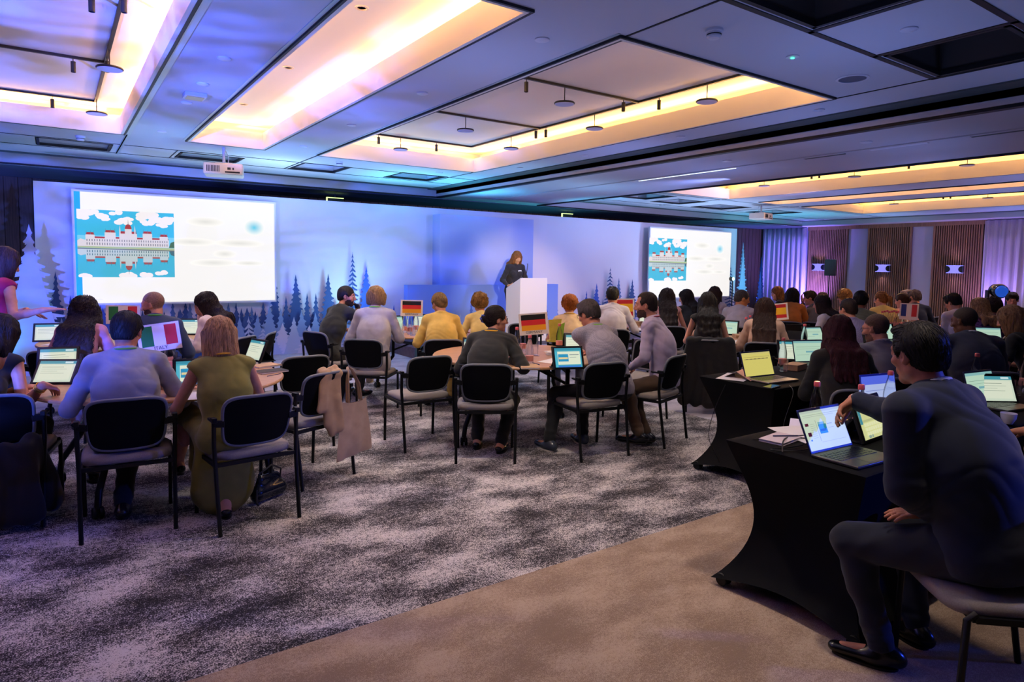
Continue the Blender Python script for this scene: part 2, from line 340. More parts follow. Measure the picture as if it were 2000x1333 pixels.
seam(9.7, 9.7, 9.15, 11.2); seam(12.1, 12.1, 9.15, 11.2, .006); seam(14.7, 14.7, 9.15, 11.2, .006); seam(9.1, 19.2, 9.4, 9.4, .005); seam(9.1, 19.2, 11.1, 11.1, .005)
struct(b.build('trim_1', [m_blk, m_pale_trim], smooth=None))
b = MB()
b.box(6.2, 6.42, -4.5, 11.97, 3.085, 3.14, 1); b.box(-2.95, 6.2, 11.75, 11.90, 3.092, 3.14, 1); b.box(9.0, 19.5, 11.75, 11.90, 3.092, 3.14, 1); b.box(19.3, 19.5, -4.5, 11.97, 3.085, 3.14, 1)  # flat grey strips stand for the shaded curve of the cove
struct(b.build('cove_shade_strip', [m_blk, m_shade_grille], smooth=None))
b = MB()
b.box(6.42, 6.48, -4.5, 12.0, 3.02, 3.75, 0); b.box(6.42, 9.0, -4.5, 12.0, 2.96, 3.75, 0); b.box(6.42, 6.5, -4.5, 12.0, 2.935, 2.965, 1); b.box(9.0, 9.04, -4.5, 12, 2.935, 3.1, 1)  # black strip along the lower edge paints the beam's shadow line
struct(b.build('ceiling_beam', [m_face, m_blk], smooth=None))
b = MB(); b.box(-7, 21, 12.0, 13.95, 2.96, 3.75, 0); b.box(-7, 6.5, 11.985, 12.03, 2.94, 2.962, 1); b.box(9, 19.5, 11.985, 12.03, 2.94, 2.962, 1); b.box(-7, -2.95, -4.5, 12, 2.96, 3.75, 0)  # front edge strips painted black as the shadow line
struct(b.build('ceiling_beam', [m_face, m_blk], smooth=None))
b = MB(); b.box(19.5, 21, -4.5, 12.0, 2.96, 3.75, 0)
struct(b.build('ceiling_beam', [m_face, m_blk], smooth=None))
# front soffit gets a darker sheet
b = MB(); b.box(-6, 20.2, 12.25, 13.85, 2.945, 2.96); struct(b.build('trim_3', mat('dark_soffit_grey', '#565c6c', .7), smooth=None))

# ------------------------------------------------------------------ walls
m_wood = mat('dark_wood_cladding', '#5a4338', .6, noise=.35, nscale=6, stretch=(9, 9, .5), bump=.2, bscale=40)
m_slat = mat('oak_slat', '#9a7458', .55, noise=.25, nscale=8, stretch=(6, 6, .4))
m_slat_d = mat('slat_backing', '#33241f', .8)
m_wall = mat('white_wall', '#c4c4d8', .85)
b = MB(); b.box(-7, 20.5, 13.9, 14.1, 0, 3.75)
for k in range(140): b.box(-6.9+k*.195, -6.9+k*.195+.175, 13.87, 13.9, 0, 2.94)
struct(b.build('wall_front', m_wood, smooth=None))
b = MB(); b.box(20.3, 20.5, -5, 14.1, 0, 3.75, 0)
for (y0, y1) in ((10.91, 12.15), (9.05, 10.26), (7.27, 8.46)):
    b.box(20.24, 20.3, y0, y1, 0, 2.85, 1)
    n = int((y1-y0)/.056)
    for k in range(n): yy = y0+(k+.5)*(y1-y0)/n; b.box(20.2, 20.25, yy-.014, yy+.014, 0, 2.85, 2)
    b.box(20.19, 20.26, y0-.01, y0+.02, 0, 2.86, 2); b.box(20.19, 20.26, y1-.02, y1+.01, 0, 2.86, 2)
b.box(20.18, 20.3, 7.2, 12.2, 2.85, 2.96, 2)
struct(b.build('wall_right', [m_wall, m_slat_d, m_slat], smooth=None))
b = MB(); b.box(-7.2, -7, -5, 14.1, 0, 3.75); struct(b.build('wall_left', m_wood, smooth=None))
b = MB(); b.box(-7.2, 20.5, -5.2, -5, 0, 3.75); struct(b.build('wall_back', m_wall, smooth=None))
def curtain(label, y0, y1, x=20.1, z1=2.94, folds=9, cat='curtain'):
    b = MB(); n = folds*14; v = []; rng = random.Random(folds)
    ph = [rng.uniform(-.4, .4) for _ in range(folds+2)]
    for j, z in enumerate((0.02, .8, 1.6, 2.4, z1)):
        for i in range(n+1):
            t = i/n; f = t*folds; a = .055*math.cos(2*PI*(f+ph[int(f)]*.2))*(1-.25*j/4) + .012*math.cos(6*PI*f+j)
            v.append((x+a, y0+t*(y1-y0)+.01*math.sin(9*f+j*.7), z))
    f = [(j*(n+1)+i, j*(n+1)+i+1, (j+1)*(n+1)+i+1, (j+1)*(n+1)+i) for j in range(4) for i in range(n)]
    b.add(v, f); o = b.build('curtain', mat('sheer_curtain', '#c3bfcf', .85, sheen=.3), smooth=80)
    s = o.modifiers.new('s', 'SOLIDIFY'); s.thickness = .006
    return tag(o, label, cat)
curtain('pale curtain hanging in the far corner beside the slatted wall', 12.2, 13.8, folds=9)
curtain('long pale curtain on the right wall behind the moving light', 2.0, 7.2, folds=30)

# wall lamps
def sconce(y, z, label):
    t = thing('wall_lamp', label, 'wall lamp', (20.2, y, z), 0, 'wall lamps on the slatted panels')
    b = MB(); b.box(-.02, 0, -.2, .2, -.11, .11); b.build('back_plate', mat('lamp_metal', '#b9bccb', .3, .6), t, bevel=.004)
    b = MB(); b.prism([(-.2, -.11), (.2, -.11), (.2, -.10), (.2, .11), (-.2, .11)], -.11, -.095, 'x'); b.build('front_plate', mat('lamp_glow', '#8a86ff', .4, emit=.9), t)
    for s in (-1, 1):
        b = MB(); b.prism([(s*.2+(-s)*.10*math.cos(a), .09*math.sin(a)) for a in np.linspace(-PI/2, PI/2, 14)][::s], -.125, -.02, 'x'); fixn(b.build('shade', mat('lamp_black', '#12131a', .4), t))
    for dz in (1, -1): 
        l = spot('wall_lamp_light', (20.08, y, z+dz*.1), (20.16, y, z+dz*1.2), (.8, .55, 1), 7, 100, 1, .03)
    return t
sconce(11.75, 1.66, 'wall lamp on the slatted panel behind the black loudspeaker')
sconce(9.75, 1.65, 'wall lamp on the middle slatted panel of the right wall')
sconce(7.85, 1.65, 'wall lamp on the slatted panel beside the long curtain')

# ------------------------------------------------------------------ ceiling fittings
m_white = mat('white_plastic', '#d5d6e2', .4)
m_dark = mat('black_plastic', '#17181d', .45)
def flush_disc(x, y, label, r=.05, z=3.1, h=.012):
    b = MB(); b.lathe([(r, 0), (r, -h*.6), (r*.85, -h), (0, -h)], 20, (x, y, z)); o = fixn(b.build('ceiling_disc', m_white)); return tag(o, label, 'ceiling disc', 'flush ceiling discs')
rows = {1.07: ([1.9, 5.33, 6.2, 7.03, 8.78], 'between left and narrow coffers'), 2.7: ([3.58, 5.32, 7.01, 8.7], 'between narrow and middle coffers'), 5.95: ([3.54, 5.21, 6.88, 8.4], 'between middle coffer and big beam'), 4.4: ([2.05], 'on the square panel between two black wells')}
ords = ['nearest the camera', 'second from the camera', 'third from the camera', 'fourth from the camera', 'nearest the stage']
for x, (ys_, where) in rows.items():
    for k, y in enumerate(ys_): flush_disc(x, y, 'white disc on the ceiling '+where+', '+(ords[k] if k < len(ys_)-1 else ords[4]) if len(ys_) > 1 else 'small round white disc '+where)
for (px, py, lb) in ((858, 337, 'faint round ceiling grille just beyond the middle coffer'), (1692, 277, 'small disc under the big beam, right of the long light rail'), (1420, 314, 'small disc under the big beam above its lit segment')):
    zz = 3.1 if px < 900 else 2.96; p = onz(px, py, zz); flush_disc(p.x, p.y, lb, .06, zz)
def smoke(px, py, label):
    p = onz(px, py, 3.1); t = thing('smoke_detector', label, 'smoke detector', (p.x, p.y, 3.1), 0, 'smoke detectors')
    b = MB(); b.lathe([(.055, 0), (.055, -.015), (.05, -.02)], 24); fixn(b.build('base', m_white, t))
    b = MB(); b.lathe([(.045, -.018), (.045, -.045), (.035, -.055), (0, -.058)], 24); fixn(b.build('sensor', m_white, t))
    b = MB(); b.lathe([(.046, -.03), (.0465, -.03), (.0465, -.037), (.046, -.037)], 24); fixn(b.build('slot', m_dark, t))
smoke(1395, 58, 'white smoke detector on the ceiling near the black edged wells')
smoke(157, 266, 'smoke detector on the ceiling left, beyond the wide left coffer')
smoke(663, 316, 'smoke detector beside the dark ceiling well beyond the middle coffer')
p = onz(1548, 110, 3.1); t = thing('emergency_light', 'small ceiling unit with a glowing green dot', 'emergency light', (p.x, p.y, 3.1))
b = MB(); b.lathe([(.045, 0), (.045, -.008), (0, -.012)], 20); fixn(b.build('cap', m_white, t)); b = MB(); b.lathe([(.012, -.012), (.012, -.016), (0, -.018)], 12); fixn(b.build('green_led', mat('green_led', '#30ff90', emit=6), t))
p = onz(1665, 153, 3.1); t = thing('ceiling_speaker', 'large round grilled loudspeaker flush in the ceiling at upper right', 'ceiling speaker', (p.x, p.y, 3.1))
b = MB(); b.lathe([(.12, 0), (.12, -.006), (.10, -.009), (.10, 0)], 36); fixn(b.build('ring', m_white, t)); b = MB(); b.lathe([(.1, -.004), (0, -.007)], 36); fixn(b.build('grille', mat('grille_grey', '#6a6a80', .6, bump=.8, bscale=900), t))
p = onz(380, 184, 3.1); t = thing('ceiling_fixture', 'square white box lamp on the ceiling left of the narrow coffer', 'ceiling fixture', (p.x, p.y, 3.1))
b = MB(); b.box(-.09, .09, -.09, .09, -.035, 0); b.build('housing', m_white, t, bevel=.004); b = MB(); b.box(-.07, .07, -.07, .07, -.042, -.034); b.build('diffuser', mat('frosted_panel', '#eeeef8', .5, emit=.15), t)
# tracks inside coffers, pendants and spots
ZT = 3.42
def track(label, segs):
    b = MB()
    for p, q in segs: b.bar((*p, ZT-.012), (*q, ZT-.012), .028, .022)
    tag(b.build('ceiling_track', m_blk, smooth=None), label, 'track')
track('black lighting track rectangle in the middle coffer', [((3.76, 3.65), (3.76, 8.83)), ((5.33, 3.65), (5.33, 8.83)), ((3.76, 8.83), (5.33, 8.83)), ((3.76, 7.07), (5.33, 7.07)), ((3.76, 5.28), (5.33, 5.28)), ((3.76, 3.65), (5.33, 3.65))])
track('black lighting track rectangle in the wide left coffer', [((-1.66, 3.65), (-1.66, 9.08)), ((.43, 3.65), (.43, 9.08)), ((-1.66, 9.08), (.43, 9.08)), ((-1.66, 7.25), (.43, 7.25)), ((-1.66, 5.42), (.43, 5.42))])
track('black lighting track rectangle in the far right coffer by the beam', [((10.1, 3.6), (10.1, 8.8)), ((11.62, 3.6), (11.62, 8.8)), ((10.1, 8.8), (11.62, 8.8)), ((10.1, 6.2), (11.62, 6.2))])
track('black lighting track rectangle in the last coffer by the right wall', [((15.3, 3.6), (15.3, 8.8)), ((17.1, 3.6), (17.1, 8.8)), ((15.3, 8.8), (17.1, 8.8))])
pend0 = thing('pendant_lamp', '', 'pendant lamp', (0, 0, 0))
b = MB(); b.tube([(0, 0, 0), (0, 0, -.15)], .005, 8); b.build('rod', m_dark, pend0)
b = MB(); b.lathe([(0, -.15), (.10, -.152), (.105, -.158), (.105, -.166), (.1, -.17)], 32); fixn(b.build('disc', m_dark, pend0))
b = MB(); b.lathe([(.1, -.168), (.095, -.174), (0, -.175)], 32); fixn(b.build('diffuser', mat('pendant_glass', '#b9bfe8', .3), pend0))
PD = [(4.14, 8.83, 'middle coffer, at its far left'), (5.33, 7.75, 'middle coffer, right side toward the stage'), (4.18, 7.07, 'middle coffer, centre'), (4.28, 5.28, 'middle coffer, above its faint hatch'), (5.33, 6.0, 'middle coffer, right side at its middle'), (5.33, 4.35, 'middle coffer, right side nearest the camera'),
      (.43, 6.75, 'wide left coffer, nearer one with a ribbed glow'), (.43, 8.9, 'wide left coffer, farther one at its corner'), (11.62, 8.0, 'first far right coffer, toward the stage'), (11.62, 6.2, 'first far right coffer, middle one'), (11.62, 4.45, 'first far right coffer, nearest the camera'), (17.1, 8.1, 'last coffer by the right wall, toward the stage'), (17.1, 6.1, 'last coffer by the right wall, nearer one')]
for k, (x, y, wh) in enumerate(PD):
    lb = 'disc pendant in the '+wh
    if k == 0: pend0.location = (x, y, ZT-.02); pend0['label'] = lb; pend0['group'] = 'disc pendants in the coffers'
    else: copy_thing(pend0, (x, y, ZT-.02), 0, lb, 'disc pendants in the coffers')
sp0 = thing('track_spotlight', '', 'spotlight', (0, 0, 0), 0, 'black track spots')
b = MB(); b.tube([(0, 0, 0), (0, 0, -.035)], .004, 6); b.build('stem', m_dark, sp0)
b = MB(); b.lathe([(.02, -.03), (.02, -.125), (.016, -.125), (.016, -.11), (0, -.11)], 20); fixn(b.build('barrel', m_dark, sp0))
SPT = [(3.8, 8.83, 'left end of the far track in the middle coffer'), (4.72, 8.83, 'far track in the middle coffer, right of its pendant'), (5.28, 7.1, 'corner of the cross track in the middle coffer'), (5.33, 6.95, 'right track before the cross track, middle coffer'), (3.8, 5.28, 'near cross track, left end, in the middle coffer'), (5.1, 5.28, 'near cross track, right end, in the middle coffer'), (5.33, 4.98, 'right track of the middle coffer after the near cross track'),
       (.25, 5.42, 'near cross track of the wide left coffer'), (.43, 5.3, 'right track of the wide left coffer at the top edge'), (.18, 7.25, 'second cross track of the wide left coffer'), (.43, 7.05, 'right track of the wide left coffer below a pendant'), (.02, 9.08, 'far track of the wide left coffer'),
       (10.4, 8.8, 'far end of the first far right coffer'), (11.62, 7.0, 'right track of the first far right coffer, left of a pair'), (11.62, 6.85, 'right track of the first far right coffer, right of a pair'), (11.62, 5.3, 'right track of the first far right coffer nearest the camera'), (15.9, 8.8, 'far end of the last coffer by the right wall'), (17.1, 7.0, 'right track of the last coffer, left of a pair'), (17.1, 6.85, 'right track of the last coffer, right of a pair')]
for k, (x, y, wh) in enumerate(SPT):
    lb = 'black spotlight on the '+wh
    if k == 0: sp0.location = (x, y, ZT-.02); sp0['label'] = lb
    else: copy_thing(sp0, (x, y, ZT-.02), 0, lb)
for k, (y, lb) in enumerate(((8.2, 'toward the stage'), (6.4, 'second toward the camera'), (4.6, 'third toward the camera'), (3.75, 'at the top edge of the photo'))):
    tag(fixn(MB().lathe([(.05, 0), (.05, -.006), (.035, -.008), (.03, .01)], 20, (1.85, y, ZT)).build('recessed_light', mat('warm_trim_white', '#f0dcc0', .5))), 'round recessed lamp ring in the narrow coffer, '+lb, 'recessed light', 'recessed rings in the narrow coffer')
# long rail under the beam
t = thing('light_rail', 'long thin rail with small grilles and lamps under the big ceiling beam', 'light rail', (7.55, 0, 2.96))
b = MB(); b.box(-.03, .03, -3, 11.6, -.012, 0); b.build('rail', m_face, t, smooth=None)
b = MB(); b.box(.06, .09, 5.7, 7.5, -.012, -.001); b.build('lit_lens', mat('rail_glow', '#e8f8ff', emit=1.1), t, smooth=None)
for k, (y0, y1) in enumerate(((1.0, 1.9), (2.4, 2.9), (3.3, 3.9), (4.2, 4.7))): b = MB(); b.box(.03, .11, y0, y1, -.010, -.001); b.build('grille', m_shade_grille if k % 2 else m_white, t, smooth=None)
# projectors
def projector(px, py0, ctr, label, rz):
    p = onz(px, py0, 3.1); d = float(p.dot(Vector(_f)) - EYE*_f[2]); c = dep(ctr[0], ctr[1], d)
    t = thing('projector', label, 'projector', (p.x, p.y, c.z), rz)
    b = MB(); b.box(-.24, .24, -.19, .19, -.075, .075); b.build('body', mat('projector_white', '#d9cfc2', .45), t, bevel=.02)
    b = MB(); b.tube([(0, 0, .075), (0, 0, 3.1-c.z)], .02, 12); b.tube([(.05, .05, .07), (.05, .1, .2), (.0, .03, 3.1-c.z)], .006, 6); b.build('ceiling_pole', m_white, t)
    b = MB(); b.box(-.1, .1, -.1, .1, .07, .09); b.build('bracket', m_white, t)
    b = MB(); b.lathe([(.055, 0), (.055, .03), (.045, .035), (.04, .01), (0, .005)], 24, (.1, .19, 0), axis='y'); fixn(b.build('lens', m_dark, t))
    b = MB()
    for k in range(9): b.box(-.2+k*.018, -.19+k*.018, -.193, -.19, -.04, .04)
    b.box(.02, .2, -.193, -.19, -.05, -.03); b.box(.05, .09, -.194, -.19, -.01, .02); b.box(.11, .13, -.194, -.19, -.01, .02); b.build('socket_panel', m_dark, t, smooth=None)
projector(437, 288, (442, 333), 'white projector hanging from the ceiling in front of the left screen', -.25)
projector(1487, 400, (1485, 423), 'white projector hanging from the ceiling in front of the right screen', .2)
# exit signs
for (x, z, lb) in ((4.55, 2.78, 'left'), (10.45, 2.80, 'right')):
    t = thing('exit_sign', 'small dark green exit sign above the stage backdrop, '+lb+' one', 'exit sign', (x, 12.7, z), 0, 'exit signs')
    b = MB(); b.box(-.16, .16, -.015, .015, -.07, .07); b.build('panel', mat('exit_dark', '#14301c', .4), t, smooth=None)
    b = MB(); b.box(-.17, .17, -.02, .02, .07, .085); b.box(-.17, -.155, -.02, .02, -.07, .07); b.build('lit_edge', mat('exit_lit', '#d8ff9a', emit=1.5), t, smooth=None)
    b = MB(); b.tube([(0, 0, .08), (0, 0, 2.96-z)], .006, 6); b.build('hanger', m_dark, t)

# ------------------------------------------------------------------ stage
m_print = mat('backdrop_print', '#dcd8ea', .75)
b = MB(); b.box(4.9, 10.2, 9.3, 11.5, 0, .18, 0); b.box(4.9, 10.2, 9.29, 9.3, .15, .18, 1)
t = b.build('stage_platform', [mat('stage_brown', '#5a4a52', .8, noise=.2, nscale=20), m_pale], smooth=None); t.data.polygons[5].material_index = 1
tag(t, 'low brown stage platform behind the middle tables carrying the lectern', 'stage')
def fir(b, cx, z0, h, w, seed, mi, y, lace=False, tiers=None, th=0):
    r = random.Random(seed); n = tiers or max(7, int(h/.085)); left = []; right = []
    b2 = MB(); polys = []
    for k in range(n):
        t0 = (k+.6)/n; zt = z0+h*(1-k/n*.97); dz = h/n
        for q in (-1, 1):
            hw = w/2*(t0**.9)*r.uniform(.72, 1.12)+.008; dr = dz*r.uniform(1.35, 1.75); c = w*(.03 if lace else .12)*t0
            if lace: pts = [(0, zt), (q*c, zt-dz*.2), (q*hw*.5, zt-dr*.42), (q*hw, zt-dr*.62), (q*hw*.93, zt-dr*.8), (q*hw*.45, zt-dr*.68), (q*c, zt-dr*.55), (0, zt-dr*.6)]
            else: pts = [(0, zt), (q*hw*.30, zt-dr*.28), (q*hw*.62, zt-dr*.55), (q*hw, zt-dr*.72), (q*hw*.92, zt-dr*.86), (q*hw*.70, zt-dr*.84), (q*hw*.74, zt-dr*1.02), (q*hw*.45, zt-dr*.95), (q*hw*.42, zt-dr*1.15), (q*hw*.15, zt-dr*1.05), (0, zt-dr*1.2)]
            pts = pts if q > 0 else pts[::-1]
            polys.append([(cx+p[0], max(z0, p[1])) for p in pts])
    if lace: polys.append([(cx-.012, z0), (cx+.012, z0), (cx+.002, z0+h), (cx-.002, z0+h)])
    else: polys.append([(cx-w*.36, z0), (cx+w*.36, z0), (cx+w*.16, z0+h*.5), (cx, z0+h*.93), (cx-w*.16, z0+h*.5)])
    for i, p in enumerate(polys):
        yy = y - i*(.0004 if th else .000012)
        if th: b.prism(p, yy, yy+th, 'y', mi)
        else: b.add([(q[0], yy, q[1]) for q in p], [tuple(range(len(p)))], mi)
TREE = [mat('print_navy', '#34508c', .8), mat('print_slate', '#5873a8', .8), mat('print_sky', '#7d97c8', .8), mat('print_mist', '#a9b4d6', .8), mat('print_lilac', '#c3c3de', .8), mat('print_royal', '#3f63c4', .8)]
BY = 11.6
bd = thing('stage_backdrop', 'long white backdrop wall printed with blue fir trees behind both screens', 'backdrop', (0, 0, 0))
b = MB(); b.box(-.23, 15.69, BY, BY+.12, 0, 2.69); b.build('panel', m_print, bd, smooth=None)
b = MB(); r = random.Random(4)
def px_tree(px, py, wpx, mi, lace=False, base=0.0, yy=None):
    x, z = ony(px, py, BY); x2, _ = ony(px+wpx, py, BY); fir(b, x, base, z-base, max(.06, abs(x2-x)), int(px*7+py), mi, yy, lace)
# back row (darkest), middle, front (palest)
lay = BY-.002
rt = random.Random(12)
for k in range(44): px_tree(74+k*12.5+rt.uniform(-4, 4), (588 if k < 36 else 600)+rt.uniform(-6, 26), rt.uniform(44, 62), 0 if k % 3 else 1, yy=lay); lay -= .0011
for k in range(20): px_tree(90+k*30+rt.uniform(-6, 6), 618+rt.uniform(-8, 20), rt.uniform(40, 60), 2, yy=lay); lay -= .0011
for px, py, wp in ((108, 530, 44), (137, 576, 36), (535, 540, 30), (556, 578, 30), (575, 536, 42), (597, 572, 26), (614, 572, 26), (638, 534, 38), (712, 520, 40), (480, 600, 60), (440, 604, 60), (400, 600, 70), (350, 602, 70), (300, 600, 70), (250, 604, 70), (200, 600, 80), (165, 598, 60), (1230, 545, 26)):
    px_tree(px, py, wp*1.5, 0 if px < 690 or px > 1200 else 5, yy=lay); lay -= .0011
for px, py, wp in ((685, 493, 44), (1187, 522, 40), (1422, 520, 34)): px_tree(px, py, wp, 0, True, yy=lay); lay -= .0011
for px, py, wp in ((765, 594, 14), (819, 580, 16), (1082, 590, 14), (1110, 575, 18), (1140, 568, 18), (1160, 553, 26), (1172, 584, 12), (1203, 542, 24), (655, 600, 34), (740, 610, 26)):
    px_tree(px, py, wp*1.4, 5 if px < 1170 else 1, yy=lay); lay -= .0011
for px, py, wp in ((500, 612, 36), (523, 596, 44), (585, 606, 40), (612, 610, 36), (465, 618, 44), (545, 600, 30), (660, 590, 60), (700, 600, 44), (1178, 590, 50), (1215, 600, 40), (430, 622, 40), (120, 620, 50), (640, 612, 40)):
    px_tree(px, py, wp*1.6, 2, yy=lay); lay -= .0011
for px, py, wp in ((510, 640, 44), (548, 630, 44), (482, 618, 30), (570, 618, 34), (600, 634, 40), (630, 640, 30), (685, 630, 40), (530, 650, 30), (725, 640, 36), (650, 650, 34), (450, 640, 40), (1195, 620, 40), (1240, 610, 34), (1130, 630, 40), (1090, 640, 36)):
    px_tree(px, py, wp*1.6, 3 if px % 4 else 4, px in (510, 482), yy=lay); lay -= .0011
b.build('printed_forest', TREE, bd, smooth=None)
# centre box with a soft blue print (the photograph shows only blurred colour here)
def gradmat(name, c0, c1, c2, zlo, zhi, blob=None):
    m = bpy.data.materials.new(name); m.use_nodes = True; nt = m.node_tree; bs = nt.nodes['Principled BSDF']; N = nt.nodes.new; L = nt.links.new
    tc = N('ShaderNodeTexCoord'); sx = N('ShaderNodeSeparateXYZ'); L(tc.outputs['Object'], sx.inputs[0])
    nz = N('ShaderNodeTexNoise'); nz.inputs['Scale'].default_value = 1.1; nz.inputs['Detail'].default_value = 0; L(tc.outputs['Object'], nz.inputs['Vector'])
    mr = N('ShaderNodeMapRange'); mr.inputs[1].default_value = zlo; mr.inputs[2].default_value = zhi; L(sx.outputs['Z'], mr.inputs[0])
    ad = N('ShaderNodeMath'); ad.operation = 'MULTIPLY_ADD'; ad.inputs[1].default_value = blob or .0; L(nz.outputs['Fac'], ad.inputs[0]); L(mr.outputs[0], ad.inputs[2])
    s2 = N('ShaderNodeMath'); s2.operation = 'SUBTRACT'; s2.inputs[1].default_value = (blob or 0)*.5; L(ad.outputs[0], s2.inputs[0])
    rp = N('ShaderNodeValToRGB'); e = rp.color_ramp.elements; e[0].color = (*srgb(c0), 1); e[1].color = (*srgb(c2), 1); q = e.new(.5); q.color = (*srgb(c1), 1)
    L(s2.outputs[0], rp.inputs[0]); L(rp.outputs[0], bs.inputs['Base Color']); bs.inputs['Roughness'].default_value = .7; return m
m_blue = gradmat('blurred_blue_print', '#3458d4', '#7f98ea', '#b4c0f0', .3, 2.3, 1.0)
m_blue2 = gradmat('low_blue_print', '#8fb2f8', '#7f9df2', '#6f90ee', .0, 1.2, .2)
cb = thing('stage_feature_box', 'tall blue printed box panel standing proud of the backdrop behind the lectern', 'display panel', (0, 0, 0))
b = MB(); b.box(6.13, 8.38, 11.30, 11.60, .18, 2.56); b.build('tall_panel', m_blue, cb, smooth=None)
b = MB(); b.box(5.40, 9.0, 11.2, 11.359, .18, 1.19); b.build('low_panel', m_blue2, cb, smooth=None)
b = MB(); r = random.Random(9); yy = 11.197
for k in range(16):
    fir(b, 5.5+k*.215+r.uniform(-.06, .06), .18, r.uniform(.35, .8), r.uniform(.14, .24), k, k % 3, yy); yy -= .0006
b.build('printed_trees', [mat('print_blue_a', '#4a6bd6', .8), mat('print_blue_b', '#86a2ec', .8), mat('print_blue_c', '#a9bdf4', .8)], cb, smooth=None)
# free-standing tree cutouts
def cutout(label, specs, y):
    t = thing('tree_cutout', label, 'tree cutout', (0, 0, 0), 0, 'free standing tree cutouts')
    for (x, h, w, mi, lace, dy) in specs:
        b = MB(); fir(b, x, 0, h, w, int(x*100+h*10), 0, y+dy, lace, tiers=int(h/.11), th=.018); fixn(b.build('tree_panel', [TREE_C[mi]], t, smooth=None))
        b = MB(); b.box(x-.2, x+.2, y+dy+.02, y+dy+.3, 0, .03); b.bar((x, y+dy+.28, .03), (x, y+dy+.03, h*.4), .03); b.build('foot', m_dark, t, smooth=None)
TREE_C = [mat('cutout_white', '#aab4d8', .6), mat('cutout_blue', '#4a74d8', .6), mat('cutout_deep', '#27479c', .6)]
cutout('big white fir cutout with blue firs behind at the left end of the backdrop', [(-.28, 2.05, 1.15, 0, False, -.05), (.25, 1.0, .5, 2, False, .15)], 11.0)
cutout('tall blue fir cutout at the far left edge of the stage', [(-.95, 2.5, 1.1, 1, False, 0), (-1.35, 1.7, .9, 2, False, -.2)], 11.5)
cutout('tall pale fir cutout standing right of the backdrop', [(16.55, 2.35, .75, 0, False, 0), (16.2, 1.7, .6, 1, False, .2)], 12.0)
cutout('shorter blue fir cutout nearest the corner curtain', [(17.9, 1.95, .6, 2, False, .0), (17.65, 1.5, .5, 1, False, -.15)], 12.3)

